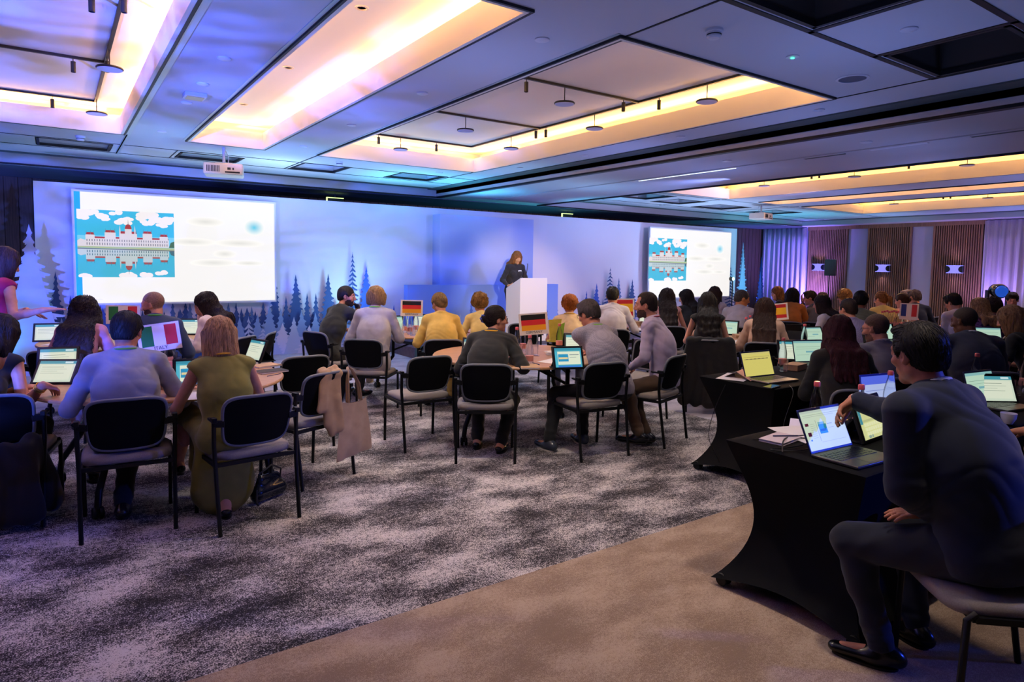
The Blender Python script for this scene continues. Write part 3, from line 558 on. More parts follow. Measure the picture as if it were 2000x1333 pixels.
# ------------------------------------------------------------------ projection screens with the slide
m_scr = mat('slide_white', '#f7f4f0', .6, emit=.74)
def slide(label, x0, x1, z0, z1, pic, dot, scale=1):
    t = thing('projection_screen', label, 'screen', (0, 0, 0), 0, 'presentation screens')
    Y = BY-.22
    b = MB(); b.box(x0-.03, x1+.03, Y+.01, Y+.05, z0-.03, z1+.03); b.build('frame', m_white, t, smooth=None)
    b = MB(); b.box(x0, x1, Y, Y+.012, z0, z1, 0)
    if scale == 1: b.box(x0, x0+.075, Y-.001, Y, z0, z1, 1)
    M = [m_scr, mat('slide_blue', '#1fa0e0', emit=.8)]
    b.build('slide', M, t, smooth=None)
    SM = [None]
    # soft tinted patches where the slide text is blurred in the photograph
    sm = bpy.data.materials.new('slide_smudge'+str(scale)); sm.use_nodes = True; nt = sm.node_tree; bs = nt.nodes['Principled BSDF']; N = nt.nodes.new; L = nt.links.new
    tc = N('ShaderNodeTexCoord'); gr = N('ShaderNodeTexGradient'); gr.gradient_type = 'SPHERICAL'; L(tc.outputs['Object'], gr.inputs[0])
    mx = N('ShaderNodeMix'); mx.data_type = 'RGBA'; SM[0] = sm; mx.inputs[6].default_value = (*srgb('#f7f4f0'), 1); mx.inputs[7].default_value = (*srgb('#5cc4e2'), 1)
    pw = N('ShaderNodeMath'); pw.operation = 'POWER'; pw.inputs[1].default_value = .9; L(gr.outputs['Fac'], pw.inputs[0]); L(pw.outputs[0], mx.inputs[0])
    bs.inputs['Base Color'].default_value = (.1, .1, .1, 1); L(mx.outputs[2], bs.inputs['Emission Color']); bs.inputs['Emission Strength'].default_value = .74
    b = MB(); n = 40; b.lathe([(0, 0), (1, 0)], n, axis='y'); o = b.build('blue_logo_blur', sm, t, smooth=None); o.location = (dot[0], Y-.002, dot[1]); o.scale = (.16*scale, 1, .13)
    SG = sm.copy(); SG.name = 'slide_text_blur'
    for n_ in SG.node_tree.nodes:
        if n_.type == 'MIX': n_.inputs[7].default_value = (*srgb('#d9d8d4'), 1)
    sg = mat('slide_grey_blur', '#efede9', emit=.71)
    for (u, v, wu, wv) in ((.62, .78, .16, .035), (.55, .58, .2, .03), (.80, .58, .22, .03), (.72, .47, .1, .03), (.66, .38, .2, .03), (.85, .38, .14, .02)):
        b = MB(); b.lathe([(0, 0), (1, 0)], 32, axis='y'); q_ = b.build('text_blur', SG, t, smooth=None); q_.location = (x0+u*(x1-x0), Y-.0015, z0+v*(z1-z0)); q_.scale = (wu*.62*(x1-x0), 1, wv*1.25*(z1-z0))
    b = MB(); b.box(x0+.1, x0+.32, Y-.002, Y-.001, z0+.05, z0+.06); b.build('footer_text', sg, t, smooth=None)
    # picture: domed riverside palace with its reflection
    X0, X1, Z0, Z1 = pic; W = X1-X0; Hh = Z1-Z0; mats = [mat('pic_sky', '#3fc0e4', emit=0.66), mat('pic_sky_low', '#7fd6ea', emit=0.66), mat('pic_cloud', '#fbf3f0', emit=0.70), mat('pic_stone', '#efe6e2', emit=0.61), mat('pic_roof', '#c8453a', emit=0.49), mat('pic_shade', '#8f8f98', emit=0.41), mat('pic_bank', '#cfe0a8', emit=0.49), mat('pic_water', '#4cc3e2', emit=0.61), mat('pic_wstone', '#d3e2e2', emit=0.57), mat('pic_wroof', '#c2625a', emit=0.49), mat('pic_wshade', '#5f8f9c', emit=0.41), mat('pic_green', '#5c8a5a', emit=0.41)]
    b = MB(); lv = [0]
    def P(poly, mi):
        lv[0] += 1; yy = Y-.004-lv[0]*.00004
        b.add([(X0+min(1, max(0, u))*W, yy, Z0+min(1, max(0, v))*Hh) for u, v in poly], [tuple(range(len(poly)))], mi)
    P([(0, .44), (1, .44), (1, 1), (0, 1)], 0); P([(0, .44), (1, .44), (1, .62), (0, .62)], 1); P([(0, 0), (1, 0), (1, .44), (0, .44)], 7)
    rr = random.Random(3)
    for (cu, cv, s) in ((.06, .9, .09), (.22, .91, .08), (.28, .87, .05), (.46, .84, .09), (.5, .88, .06), (.62, .92, .10), (.72, .84, .08), (.8, .9, .1), (.92, .88, .1), (.87, .8, .06), (.7, .96, .12), (.1, .97, .1), (.4, .97, .07), (.08, .02, .09), (.5, .03, .1), (.68, .04, .08), (.85, .07, .07)):
        for q in range(5):
            a, c = cu+rr.uniform(-1, 1)*s*.7, cv+rr.uniform(-.5, .5)*s*.5
            P([(a+s*.55*math.cos(k), c+s*.42*math.sin(k)) for k in np.linspace(0, 2*PI, 10, endpoint=False)], 2)
    def both(poly, mi, mw): P(poly, mi); P([(u, .44-(v-.44)*.92) for u, v in poly], mw)
    B0 = .46
    both([(0, B0), (.08, B0), (.08, B0+.09), (.03, B0+.11), (0, B0+.08)], 3, 8); both([(.94, B0), (1, B0), (1, B0+.1), (.96, B0+.08)], 11, 10)
    both([(.08, B0), (.94, B0), (.94, B0+.12), (.08, B0+.12)], 3, 8); both([(.08, B0+.12), (.94, B0+.12), (.93, B0+.145), (.09, B0+.145)], 4, 9)
    for (u0, u1, h) in ((.08, .17, .17), (.27, .38, .21), (.42, .6, .2), (.66, .76, .21), (.84, .93, .17)):
        both([(u0, B0), (u1, B0), (u1, B0+h), (u0, B0+h)], 3, 8); both([(u0, B0+h), (u1, B0+h), (u1-.015, B0+h+.035), (u0+.015, B0+h+.035)], 4, 9)
        for u in (u0+.004, u1-.012, (u0+u1)/2): both([(u, B0+h), (u+.008, B0+h), (u+.004, B0+h+.07)], 5, 10)
    for u in (.415, .57): both([(u, B0), (u+.018, B0), (u+.015, B0+.25), (u+.009, B0+.33), (u+.003, B0+.25)], 3, 8)
    both([(.475, B0+.2), (.545, B0+.2), (.545, B0+.27), (.475, B0+.27)], 3, 8); both([(.475, B0+.27)]+[(.51+.035*math.cos(a), B0+.27+.075*math.sin(a)) for a in np.linspace(PI, 0, 9)], 4, 9); both([(.506, B0+.33), (.514, B0+.33), (.51, B0+.42)], 5, 10)
    for k in range(34):
        u = .09+k*.025
        both([(u, B0+.02), (u+.008, B0+.02), (u+.008, B0+.055), (u, B0+.055)], 5, 10); both([(u, B0+.075), (u+.008, B0+.075), (u+.008, B0+.105), (u, B0+.105)], 5, 10)
    P([(0, .435), (1, .42), (1, .455), (0, .46)], 6); P([(0, .42), (1, .405), (1, .42), (0, .432)], 5)
    b.build('picture', mats, t, smooth=None)
xa, za = ony(149, 541, BY); xb, zb = ony(335, 419, BY)
slide('left projection screen with a riverside palace slide', .24, 3.03, .945, 2.56, (xa+.02, xb, za, zb), ony(490, 446, BY))
xa, za = ony(1252, 548, BY); xb, zb = ony(1329, 470, BY)
slide('right projection screen with a riverside palace slide', 12.03, 15.15, .83, 2.55, (xa+.02, xb, za, zb+.02), ony(1393, 487, BY), 1.01)
for x, z, p, c in ((1.6, 1.7, 60, (.9, .95, 1)), (13.6, 1.7, 60, (.9, .95, 1))): 
    pass

# ------------------------------------------------------------------ lectern on the stage
t = thing('lectern', 'tall white box lectern with sloped top on the stage', 'lectern', (7.25, 9.75, .18))
b = MB()
prof = [(-.02, 0), (.44, 0), (.44, .98), (-.02, 1.18)]     # y,z side outline
b.prism(prof, -.31, .31, 'x'); fixn(b.build('body', mat('lectern_white', '#e9e4e0', .5), t, bevel=.004))
b = MB(); b.add([(-.28, .01, 1.17), (.28, .01, 1.17), (.28, .4, 1.0), (-.28, .4, 1.0)], [(0, 1, 2, 3)]); b.build('reading_top', m_dark, t)
b = MB(); b.tube([(-.12, .1, 1.12), (-.12, .05, 1.3), (-.05, .12, 1.42), (0, .2, 1.44)], .006, 6); b.build('microphone', m_dark, t)
# wedge monitors on the floor in front of the stage
def wedge(x, y, rz, label):
    t = thing('stage_monitor', label, 'loudspeaker', (x, y, 0), rz, 'floor monitors')
    b = MB(); b.prism([(0, 0), (.36, 0), (.36, .2), (.1, .34), (0, .3)], -.24, .24, 'x'); fixn(b.build('cabinet', m_dark, t, bevel=.01))
    b = MB(); b.add([(-.2, .34, .205), (.2, .34, .205), (.2, .12, .325), (-.2, .12, .325)], [(0, 1, 2, 3)]); b.build('grille', mat('grille_black', '#22232a', .8, bump=.7, bscale=600), t)
wedge(4.75, 9.0, 2.6, 'black wedge monitor on the floor under the first Germany table')
wedge(5.3, 8.9, 3.3, 'second black wedge monitor on the floor beside the stage step')
# loudspeaker on a stand by the right wall
t = thing('speaker_stand', 'black tripod stand under the loudspeaker at the slatted wall', 'stand', (17.95, 10.15, 0))
b = MB(); b.tube([(0, 0, .1), (0, 0, 1.42)], .018, 10); b.build('pole', m_dark, t)
for k in range(3): a = k*2.094; b = MB(); b.tube([(0, 0, .5), (.4*math.cos(a), .4*math.sin(a), .02)], .012, 8); b.build('leg', m_dark, t)
t = thing('loudspeaker', 'black loudspeaker on a tall stand before the slatted right wall', 'loudspeaker', (17.95, 10.15, 1.42), -.9)
b = MB(); b.prism([(-.15, -.13), (.15, -.13), (.11, .14), (-.11, .14)], 0, .46); fixn(b.build('cabinet', m_dark, t, bevel=.01))
b = MB(); b.box(-.13, .13, -.136, -.13, .03, .43); b.build('grille', mat('grille_black', '#22232a', .8), t)
# moving head on a flight case
p = dep(1949, 560, 12.5); zc = p.z
t = thing('flight_case', 'black flight case under the moving head light by the long curtain', 'flight case', (p.x, p.y, 0), .5)
b = MB(); b.box(-.3, .3, -.3, .3, 0, .82); b.build('box', m_dark, t, bevel=.01)
for s in (-1, 1): b = MB(); b.box(s*.3-.01, s*.3+.01, -.31, .31, 0, .83); b.build('edge_strip', mat('alu', '#9a9aa6', .3, .9), t)
t = thing('moving_head_light', 'glossy black moving head stage light by the long curtain', 'stage light', (p.x, p.y, .83), 2.3)
b = MB(); b.box(-.17, .17, -.13, .13, 0, .1); b.build('base', m_dark, t, bevel=.015)
for s in (-1, 1): b = MB(); b.bar((s*.17, 0, .1), (s*.17, 0, .42), .04, .12); b.build('yoke', m_dark, t, bevel=.01)
b = MB(); b.lathe([(.0, -.16), (.1, -.15), (.14, -.06), (.145, .08), (.125, .15), (.115, .16)], 28, (0, 0, .40), axis='y'); o = fixn(b.build('head', mat('gloss_black', '#0b0c14', .12, coat=.5), t)); 
b = MB(); b.lathe([(.115, .158), (.08, .175), (0, .18)], 28, (0, 0, .40), axis='y'); fixn(b.build('lens', mat('blue_lens', '#2f6dff', .1, emit=.35), t))
p = ony(1431, 545, 11.2)
t = thing('stage_light', 'small cyan glowing lamp at the right end of the backdrop', 'stage light', (p[0], 11.2, 0))
b = MB(); b.tube([(0, 0, 0), (0, 0, p[1]-.05)], .014, 8); b.lathe([(.16, 0), (.16, .02), (.02, .03)], 16); b.build('stand', m_dark, t)
b = MB(); b.lathe([(0, .1), (.05, .08), (.055, 0), (.05, -.02)], 16, (0, 0, p[1]), axis='y'); fixn(b.build('housing', m_dark, t))
b = MB(); b.lathe([(.05, -.015), (.03, -.04), (0, -.045)], 16, (0, 0, p[1]), axis='y'); fixn(b.build('lens', mat('cyan_lens', '#9fe8ff', .2, emit=8), t))

# ------------------------------------------------------------------ smooth blended body surfaces
f32 = np.float32
class Field:
    def __init__(s, lo, hi, h):
        s.lo = np.array(lo, float); s.h = h; s.n = np.ceil((np.array(hi)-s.lo)/h).astype(int)+1
        s.D = np.full(tuple(s.n), 1.0, f32)
    def reg(s, lo, hi):
        a = np.clip(np.floor((np.array(lo)-s.lo)/s.h).astype(int), 0, s.n); b = np.clip(np.ceil((np.array(hi)-s.lo)/s.h).astype(int)+1, 0, s.n)
        if (b <= a).any(): return None
        sl = tuple(slice(a[i], b[i]) for i in range(3))
        g = np.meshgrid(*[(s.lo[i]+np.arange(a[i], b[i])*s.h).astype(f32) for i in range(3)], indexing='ij', sparse=True)
        return sl, g
    def comb(s, fn, lo, hi, k=.02, sub=False):
        m = k+3*s.h; r = s.reg(np.array(lo)-m, np.array(hi)+m)
        if r is None: return
        sl, (X, Y, Z) = r; d = fn(X, Y, Z).astype(f32); D = s.D[sl]
        if sub: d = -d; h = np.clip(.5-.5*(D-d)/max(k, 1e-4), 0, 1); s.D[sl] = D*(1-h)+d*h+k*h*(1-h)
        else: h = np.clip(.5+.5*(D-d)/max(k, 1e-4), 0, 1); s.D[sl] = D*(1-h)+d*h-k*h*(1-h)
    def cone(s, a, b, r1, r2, k=.02, flat=None, ratio=1.0, sub=False):
        a = np.array(a, float); b = np.array(b, float); ax = b-a
        if flat is not None: nrm = np.array(flat, float); nrm /= np.linalg.norm(nrm)
        def fn(X, Y, Z):
            x, y, z = X-a[0], Y-a[1], Z-a[2]; v = ax
            if flat is not None:
                c = (x*nrm[0]+y*nrm[1]+z*nrm[2])*(1/ratio-1); x = x+c*nrm[0]; y = y+c*nrm[1]; z = z+c*nrm[2]
                v = ax+nrm*(ax@nrm)*(1/ratio-1)
            L2 = max(v@v, 1e-9); t = np.clip((x*v[0]+y*v[1]+z*v[2])/L2, 0, 1)
            d = np.sqrt((x-t*v[0])**2+(y-t*v[1])**2+(z-t*v[2])**2)-(r1+(r2-r1)*t)
            return d*(.5+.5*ratio) if flat is not None else d
        rm = max(r1, r2); s.comb(fn, np.minimum(a, b)-rm, np.maximum(a, b)+rm, k, sub); return s
    def ell(s, c, r, k=.02, M=None, sub=False):
        c = np.array(c, float); r = np.array(r, float)
        def fn(X, Y, Z):
            x, y, z = X-c[0], Y-c[1], Z-c[2]
            if M is not None: x, y, z = (x*M[0, 0]+y*M[1, 0]+z*M[2, 0]), (x*M[0, 1]+y*M[1, 1]+z*M[2, 1]), (x*M[0, 2]+y*M[1, 2]+z*M[2, 2])
            k0 = np.sqrt((x/r[0])**2+(y/r[1])**2+(z/r[2])**2); k1 = np.sqrt((x/r[0]**2)**2+(y/r[1]**2)**2+(z/r[2]**2)**2)+1e-6
            return k0*(k0-1)/k1
        rm = r.max() if M is not None else r
        s.comb(fn, c-rm, c+rm, k, sub); return s
    def cut(s, fn): # keep where fn<0
        X, Y, Z = np.meshgrid(*[(s.lo[i]+np.arange(s.n[i])*s.h).astype(f32) for i in range(3)], indexing='ij', sparse=True)
        s.D = np.maximum(s.D, fn(X, Y, Z).astype(f32)); return s
    def add_noise(s, fn):
        X, Y, Z = np.meshgrid(*[(s.lo[i]+np.arange(s.n[i])*s.h).astype(f32) for i in range(3)], indexing='ij', sparse=True)
        s.D += fn(X, Y, Z).astype(f32); return s
    def mesh(s):
        D = s.D; I = D < 0
        c = [I[i:I.shape[0]-1+i, j:I.shape[1]-1+j, k:I.shape[2]-1+k] for i in (0, 1) for j in (0, 1) for k in (0, 1)]
        al = c[0].copy(); an = c[0].copy()
        for q in c[1:]: al &= q; an |= q
        act = np.argwhere(an & ~al)
        if len(act) == 0: return np.zeros((0, 3)), np.zeros((0, 4), int)
        off = np.array([(i, j, k) for i in (0, 1) for j in (0, 1) for k in (0, 1)])
        val = np.stack([D[act[:, 0]+o[0], act[:, 1]+o[1], act[:, 2]+o[2]] for o in off], 1)
        ed = [(a, b) for a in range(8) for b in range(a+1, 8) if abs(off[a]-off[b]).sum() == 1]
        P = np.zeros((len(act), 3)); W = np.zeros(len(act))
        for a, b in ed:
            va, vb = val[:, a], val[:, b]; mk = (va < 0) != (vb < 0); t = np.where(mk, va/(va-vb+1e-12), 0)
            P += mk[:, None]*(off[a]+t[:, None]*(off[b]-off[a])); W += mk
        V = (act+P/W[:, None])*s.h+s.lo
        idx = -np.ones(an.shape, np.int64); idx[tuple(act.T)] = np.arange(len(act)); F = []
        for ax in range(3):
            o1, o2 = [(1, 2), (2, 0), (0, 1)][ax]
            sh = [slice(None)]*3; sh2 = [slice(None)]*3; sh[ax] = slice(0, -1); sh2[ax] = slice(1, None)
            e = I[tuple(sh)] != I[tuple(sh2)]; p = np.argwhere(e); p = p[(p[:, o1] > 0) & (p[:, o2] > 0) & (p[:, o1] < an.shape[o1]) & (p[:, o2] < an.shape[o2])]
            if len(p) == 0: continue
            def g(d1, d2): q = p.copy(); q[:, o1] -= d1; q[:, o2] -= d2; return idx[tuple(q.T)]
            quad = np.stack([g(1, 1), g(0, 1), g(0, 0), g(1, 0)], 1); ins = I[tuple(p.T)]; quad[~ins] = quad[~ins][:, ::-1]
            F.append(quad[(quad >= 0).all(1)])
        return V, np.concatenate(F)
    def sample(s, P):
        q = np.clip((P-s.lo)/s.h, 0, s.n-1.001); i = np.floor(q).astype(int); i = np.minimum(i, s.n-2); t = q-i; r = 0
        for a in (0, 1):
            for b in (0, 1):
                for c in (0, 1):
                    r = r+s.D[i[:, 0]+a, i[:, 1]+b, i[:, 2]+c]*np.abs(1-a-t[:, 0])*np.abs(1-b-t[:, 1])*np.abs(1-c-t[:, 2])
        return r
    def grad(s, P):
        e = s.h; g = np.stack([s.sample(P+np.eye(3)[i]*e)-s.sample(P-np.eye(3)[i]*e) for i in range(3)], 1)
        return g/(np.linalg.norm(g, axis=1, keepdims=True)+1e-9)
def np_mesh(name, V, F, mats, parent, mi=None):
    me = bpy.data.meshes.new(name); n = len(V); nf = len(F); k = F.shape[1]
    me.vertices.add(n); me.vertices.foreach_set('co', np.asarray(V, f32).ravel())
    me.loops.add(nf*k); me.loops.foreach_set('vertex_index', np.asarray(F, np.int32).ravel())
    me.polygons.add(nf); me.polygons.foreach_set('loop_start', np.arange(0, nf*k, k, dtype=np.int32)); me.polygons.foreach_set('loop_total', np.full(nf, k, np.int32))
    for m in (mats if isinstance(mats, (list, tuple)) else [mats]): me.materials.append(m)
    if mi is not None: me.polygons.foreach_set('material_index', np.asarray(mi, np.int32))
    me.polygons.foreach_set('use_smooth', np.ones(nf, bool)); me.update(calc_edges=True); me.validate()
    o = bpy.data.objects.new(name, me); COL.objects.link(o)
    if parent: o.parent = parent
    return o
def Rx(a): c, s = math.cos(a), math.sin(a); return np.array([[1, 0, 0], [0, c, -s], [0, s, c]])
def Ry(a): c, s = math.cos(a), math.sin(a); return np.array([[c, 0, s], [0, 1, 0], [-s, 0, c]])
def Rz(a): c, s = math.cos(a), math.sin(a); return np.array([[c, -s, 0], [s, c, 0], [0, 0, 1]])
def unit(v): v = np.array(v, float); return v/(np.linalg.norm(v)+1e-9)
def ik(a, b, l1, l2, pole):
    a = np.array(a, float); b = np.array(b, float); d = b-a; L = np.linalg.norm(d)
    if L > (l1+l2)*.995: b = a+d/L*(l1+l2)*.995; d = b-a; L = np.linalg.norm(d)
    x = (l1*l1-l2*l2+L*L)/(2*L); y = math.sqrt(max(l1*l1-x*x, 1e-6)); u = d/L; p = np.array(pole, float); p = p-u*(p@u); p = unit(p)
    return a+u*x+p*y, b

def skin_mat(tone):
    return mat('skin_'+tone.strip('#'), tone, .5, noise=.07, nscale=30, bump=.12, bscale=260, spec=.4)
def cloth_mat(col, kind='plain'):
    nm = 'cloth_%s_%s' % (kind, col.strip('#'))
    if nm in _mats: return _mats[nm]
    m = mat(nm, col, .85 if kind != 'satin' else .45, noise=.10, nscale=14, sheen=.15)
    nt = m.node_tree; N = nt.nodes.new; L = nt.links.new; bs = nt.nodes['Principled BSDF']; tc = N('ShaderNodeTexCoord')
    mp = N('ShaderNodeMapping'); mp.inputs['Scale'].default_value = (1, 1, 1.9); mp.inputs['Rotation'].default_value = (.25, .5, 0); L(tc.outputs['Object'], mp.inputs[0])
    n1 = N('ShaderNodeTexNoise'); n1.noise_type = 'RIDGED_MULTIFRACTAL'; n1.inputs['Scale'].default_value = 4.2; n1.inputs['Detail'].default_value = 3; n1.inputs['Distortion'].default_value = .9; L(mp.outputs[0], n1.inputs['Vector'])
    n2 = N('ShaderNodeTexNoise'); n2.inputs['Scale'].default_value = 700; L(tc.outputs['Object'], n2.inputs['Vector'])
    b1 = N('ShaderNodeBump'); b1.inputs['Strength'].default_value = .75; b1.inputs['Distance'].default_value = .010; L(n1.outputs['Fac'], b1.inputs['Height'])
    b2 = N('ShaderNodeBump'); b2.inputs['Strength'].default_value = .25; b2.inputs['Distance'].default_value = .001; L(n2.outputs['Fac'], b2.inputs['Height']); L(b1.outputs[0], b2.inputs['Normal']); L(b2.outputs[0], bs.inputs['Normal'])
    if kind in ('check', 'stripe', 'flower', 'weave'):
        nt = m.node_tree; bs = nt.nodes['Principled BSDF']; N = nt.nodes.new; L = nt.links.new
        tc = N('ShaderNodeTexCoord')
        tx = N('ShaderNodeTexChecker') if kind in ('check', 'weave') else N('ShaderNodeTexNoise')
        tx.inputs['Scale'].default_value = {'check': 110, 'weave': 60, 'stripe': 30, 'flower': 30}[kind]
        mp = N('ShaderNodeMapping'); mp.inputs['Rotation'].default_value = (.5, .6, .7); L(tc.outputs['Object'], mp.inputs[0]); L(mp.outputs[0], tx.inputs['Vector'])
        mx = N('ShaderNodeMix'); mx.data_type = 'RGBA'; c = srgb(col); d = {'check': .72, 'weave': .7, 'flower': .1, 'stripe': .6}[kind]
        mx.inputs[6].default_value = (*c, 1); mx.inputs[7].default_value = (*[x*d for x in c], 1)
        out = tx.outputs['Fac'] if 'Fac' in tx.outputs else tx.outputs[1]
        if kind == 'flower':
            mr = N('ShaderNodeMapRange'); mr.inputs[1].default_value = .5; mr.inputs[2].default_value = .54; L(out, mr.inputs[0]); out = mr.outputs[0]
        L(out, mx.inputs[0]); L(mx.outputs[2], bs.inputs['Base Color'])
    return m
def hair_mat(col): return mat('hair_'+col.strip('#'), col, .58, noise=.45, nscale=22, stretch=(5, 5, .8), bump=.35, bscale=50, spec=.3)

def head_parts(F, C, M, s=1.0, bald=False, fem=False, fine=True):
    P = lambda x, y, z: C+M@(np.array([x, y, z])*s)
    F.ell(P(0, -.014, .032), np.array([.075, .094, .088])*s, .01, M)
    F.ell(P(0, .022, -.030), np.array([.058, .066, .078])*s, .03, M)
    F.cone(P(-.040, .0, -.060), P(0, .062, -.092), .022*s, .020*s, .02); F.cone(P(.040, .0, -.060), P(0, .062, -.092), .022*s, .020*s, .02)
    F.ell(P(0, .070, -.095), np.array([.020, .016, .016])*s, .015, M)
    F.cone(P(-.034, .076, .030), P(.034, .076, .030), .011*s, .011*s, .015)
    for q in (-1, 1):
        F.ell(P(q*.031, .094, .010), np.array([.016, .012, .010])*s, .008, M, sub=True)
        F.ell(P(q*.031, .078, .010), np.array([.0125, .0125, .0115])*s, .003, M)
        F.ell(P(q*.042, .062, -.020), np.array([.020, .020, .016])*s, .02, M)
        F.ell(P(q*.076, -.004, -.004), np.array([.009, .019, .031])*s, .006, M@Rz(q*-.35))
        if fine: F.ell(P(q*.084, .004, .0), np.array([.006, .009, .017])*s, .004, M, sub=True)
        F.ell(P(q*.012, .092, -.030), np.array([.008, .010, .008])*s, .006, M)
    F.cone(P(0, .086, .020), P(0, .106, -.024), .008*s, .0125*s, .012)
    F.cone(P(-.020, .082, -.056), P(.020, .082, -.056), .007*s, .007*s, .006)
    F.cone(P(-.018, .079, -.068), P(.018, .079, -.068), .0085*s, .0085*s, .006)
    if fine: F.cone(P(-.022, .093, -.0618), P(.022, .093, -.0618), .003*s, .003*s, .004, sub=True)

def hand_parts(F, W, d, n, side, curl=.5, s=1.0, spread=.05, thumb=.7):
    """W wrist, d pointing direction, n palm normal (palm side), side = direction of the thumb edge"""
    d = unit(d); n = unit(np.array(n)-d*(np.array(n)@d)); sd = unit(np.cross(d, n)); sd = sd*(1 if sd@np.array(side) > 0 else -1)
    K = W+d*.085*s
    F.cone(W, W+d*.03*s, .026*s, .030*s, .012, flat=n, ratio=.62)
    for q in (-.026, -.009, .009, .026): F.cone(W+d*.02*s+sd*q*.6*s, K+sd*q*s, .014*s, .0125*s, .012)
    L = [(.026, .9), (.009, 1.0), (-.009, .95), (-.027, .75)]
    for i, (q, l) in enumerate(L):
        p = K+sd*q*s; a = 0; seg = [.040*l, .026*l, .020*l]; fd = unit(d+sd*q/.026*spread)
        for j, sg in enumerate(seg):
            a += curl*(.55 if j == 0 else .75)*(1+.12*i); v = fd*math.cos(a)+n*math.sin(a); e = p+v*sg*s
            F.cone(p, e, (.0095-.0012*j)*s, (.0090-.0013*j)*s, .003); p = e
    t0 = W+d*.022*s+sd*.024*s; tv = unit(d*.75+sd*.75+n*.35*thumb); t1 = t0+tv*.042*s; tv2 = unit(d*.95+sd*.25+n*.35*thumb); t2 = t1+tv2*.032*s; t3 = t2+unit(tv2+n*.3*curl)*.024*s
    F.cone(t0, t1, .0145*s, .0115*s, .012); F.cone(t1, t2, .0108*s, .0095*s, .004); F.cone(t2, t3, .0095*s, .0075*s, .003)

POSES = {   # wrist targets (x, y, z) in the sitter's own frame, hand direction, palm
    'table': dict(L=(-.17, .40, .775), R=(.17, .40, .775)), 'type': dict(L=(-.11, .45, .79), R=(.11, .45, .79)),
    'lap': dict(L=(-.10, .30, .64), R=(.10, .30, .64)), 'chinR': dict(L=(-.15, .38, .775), R=(.06, .36, 1.02)), 'chinL': dict(L=(-.06, .34, 1.03), R=(.18, .38, .775)),
    'cross': dict(L=(.06, .36, .775), R=(-.06, .40, .785)), 'up': dict(L=(-.1, .36, .86), R=(.1, .36, .86)), 'side': dict(L=(-.26, .36, .775), R=(.26, .36, .775))}

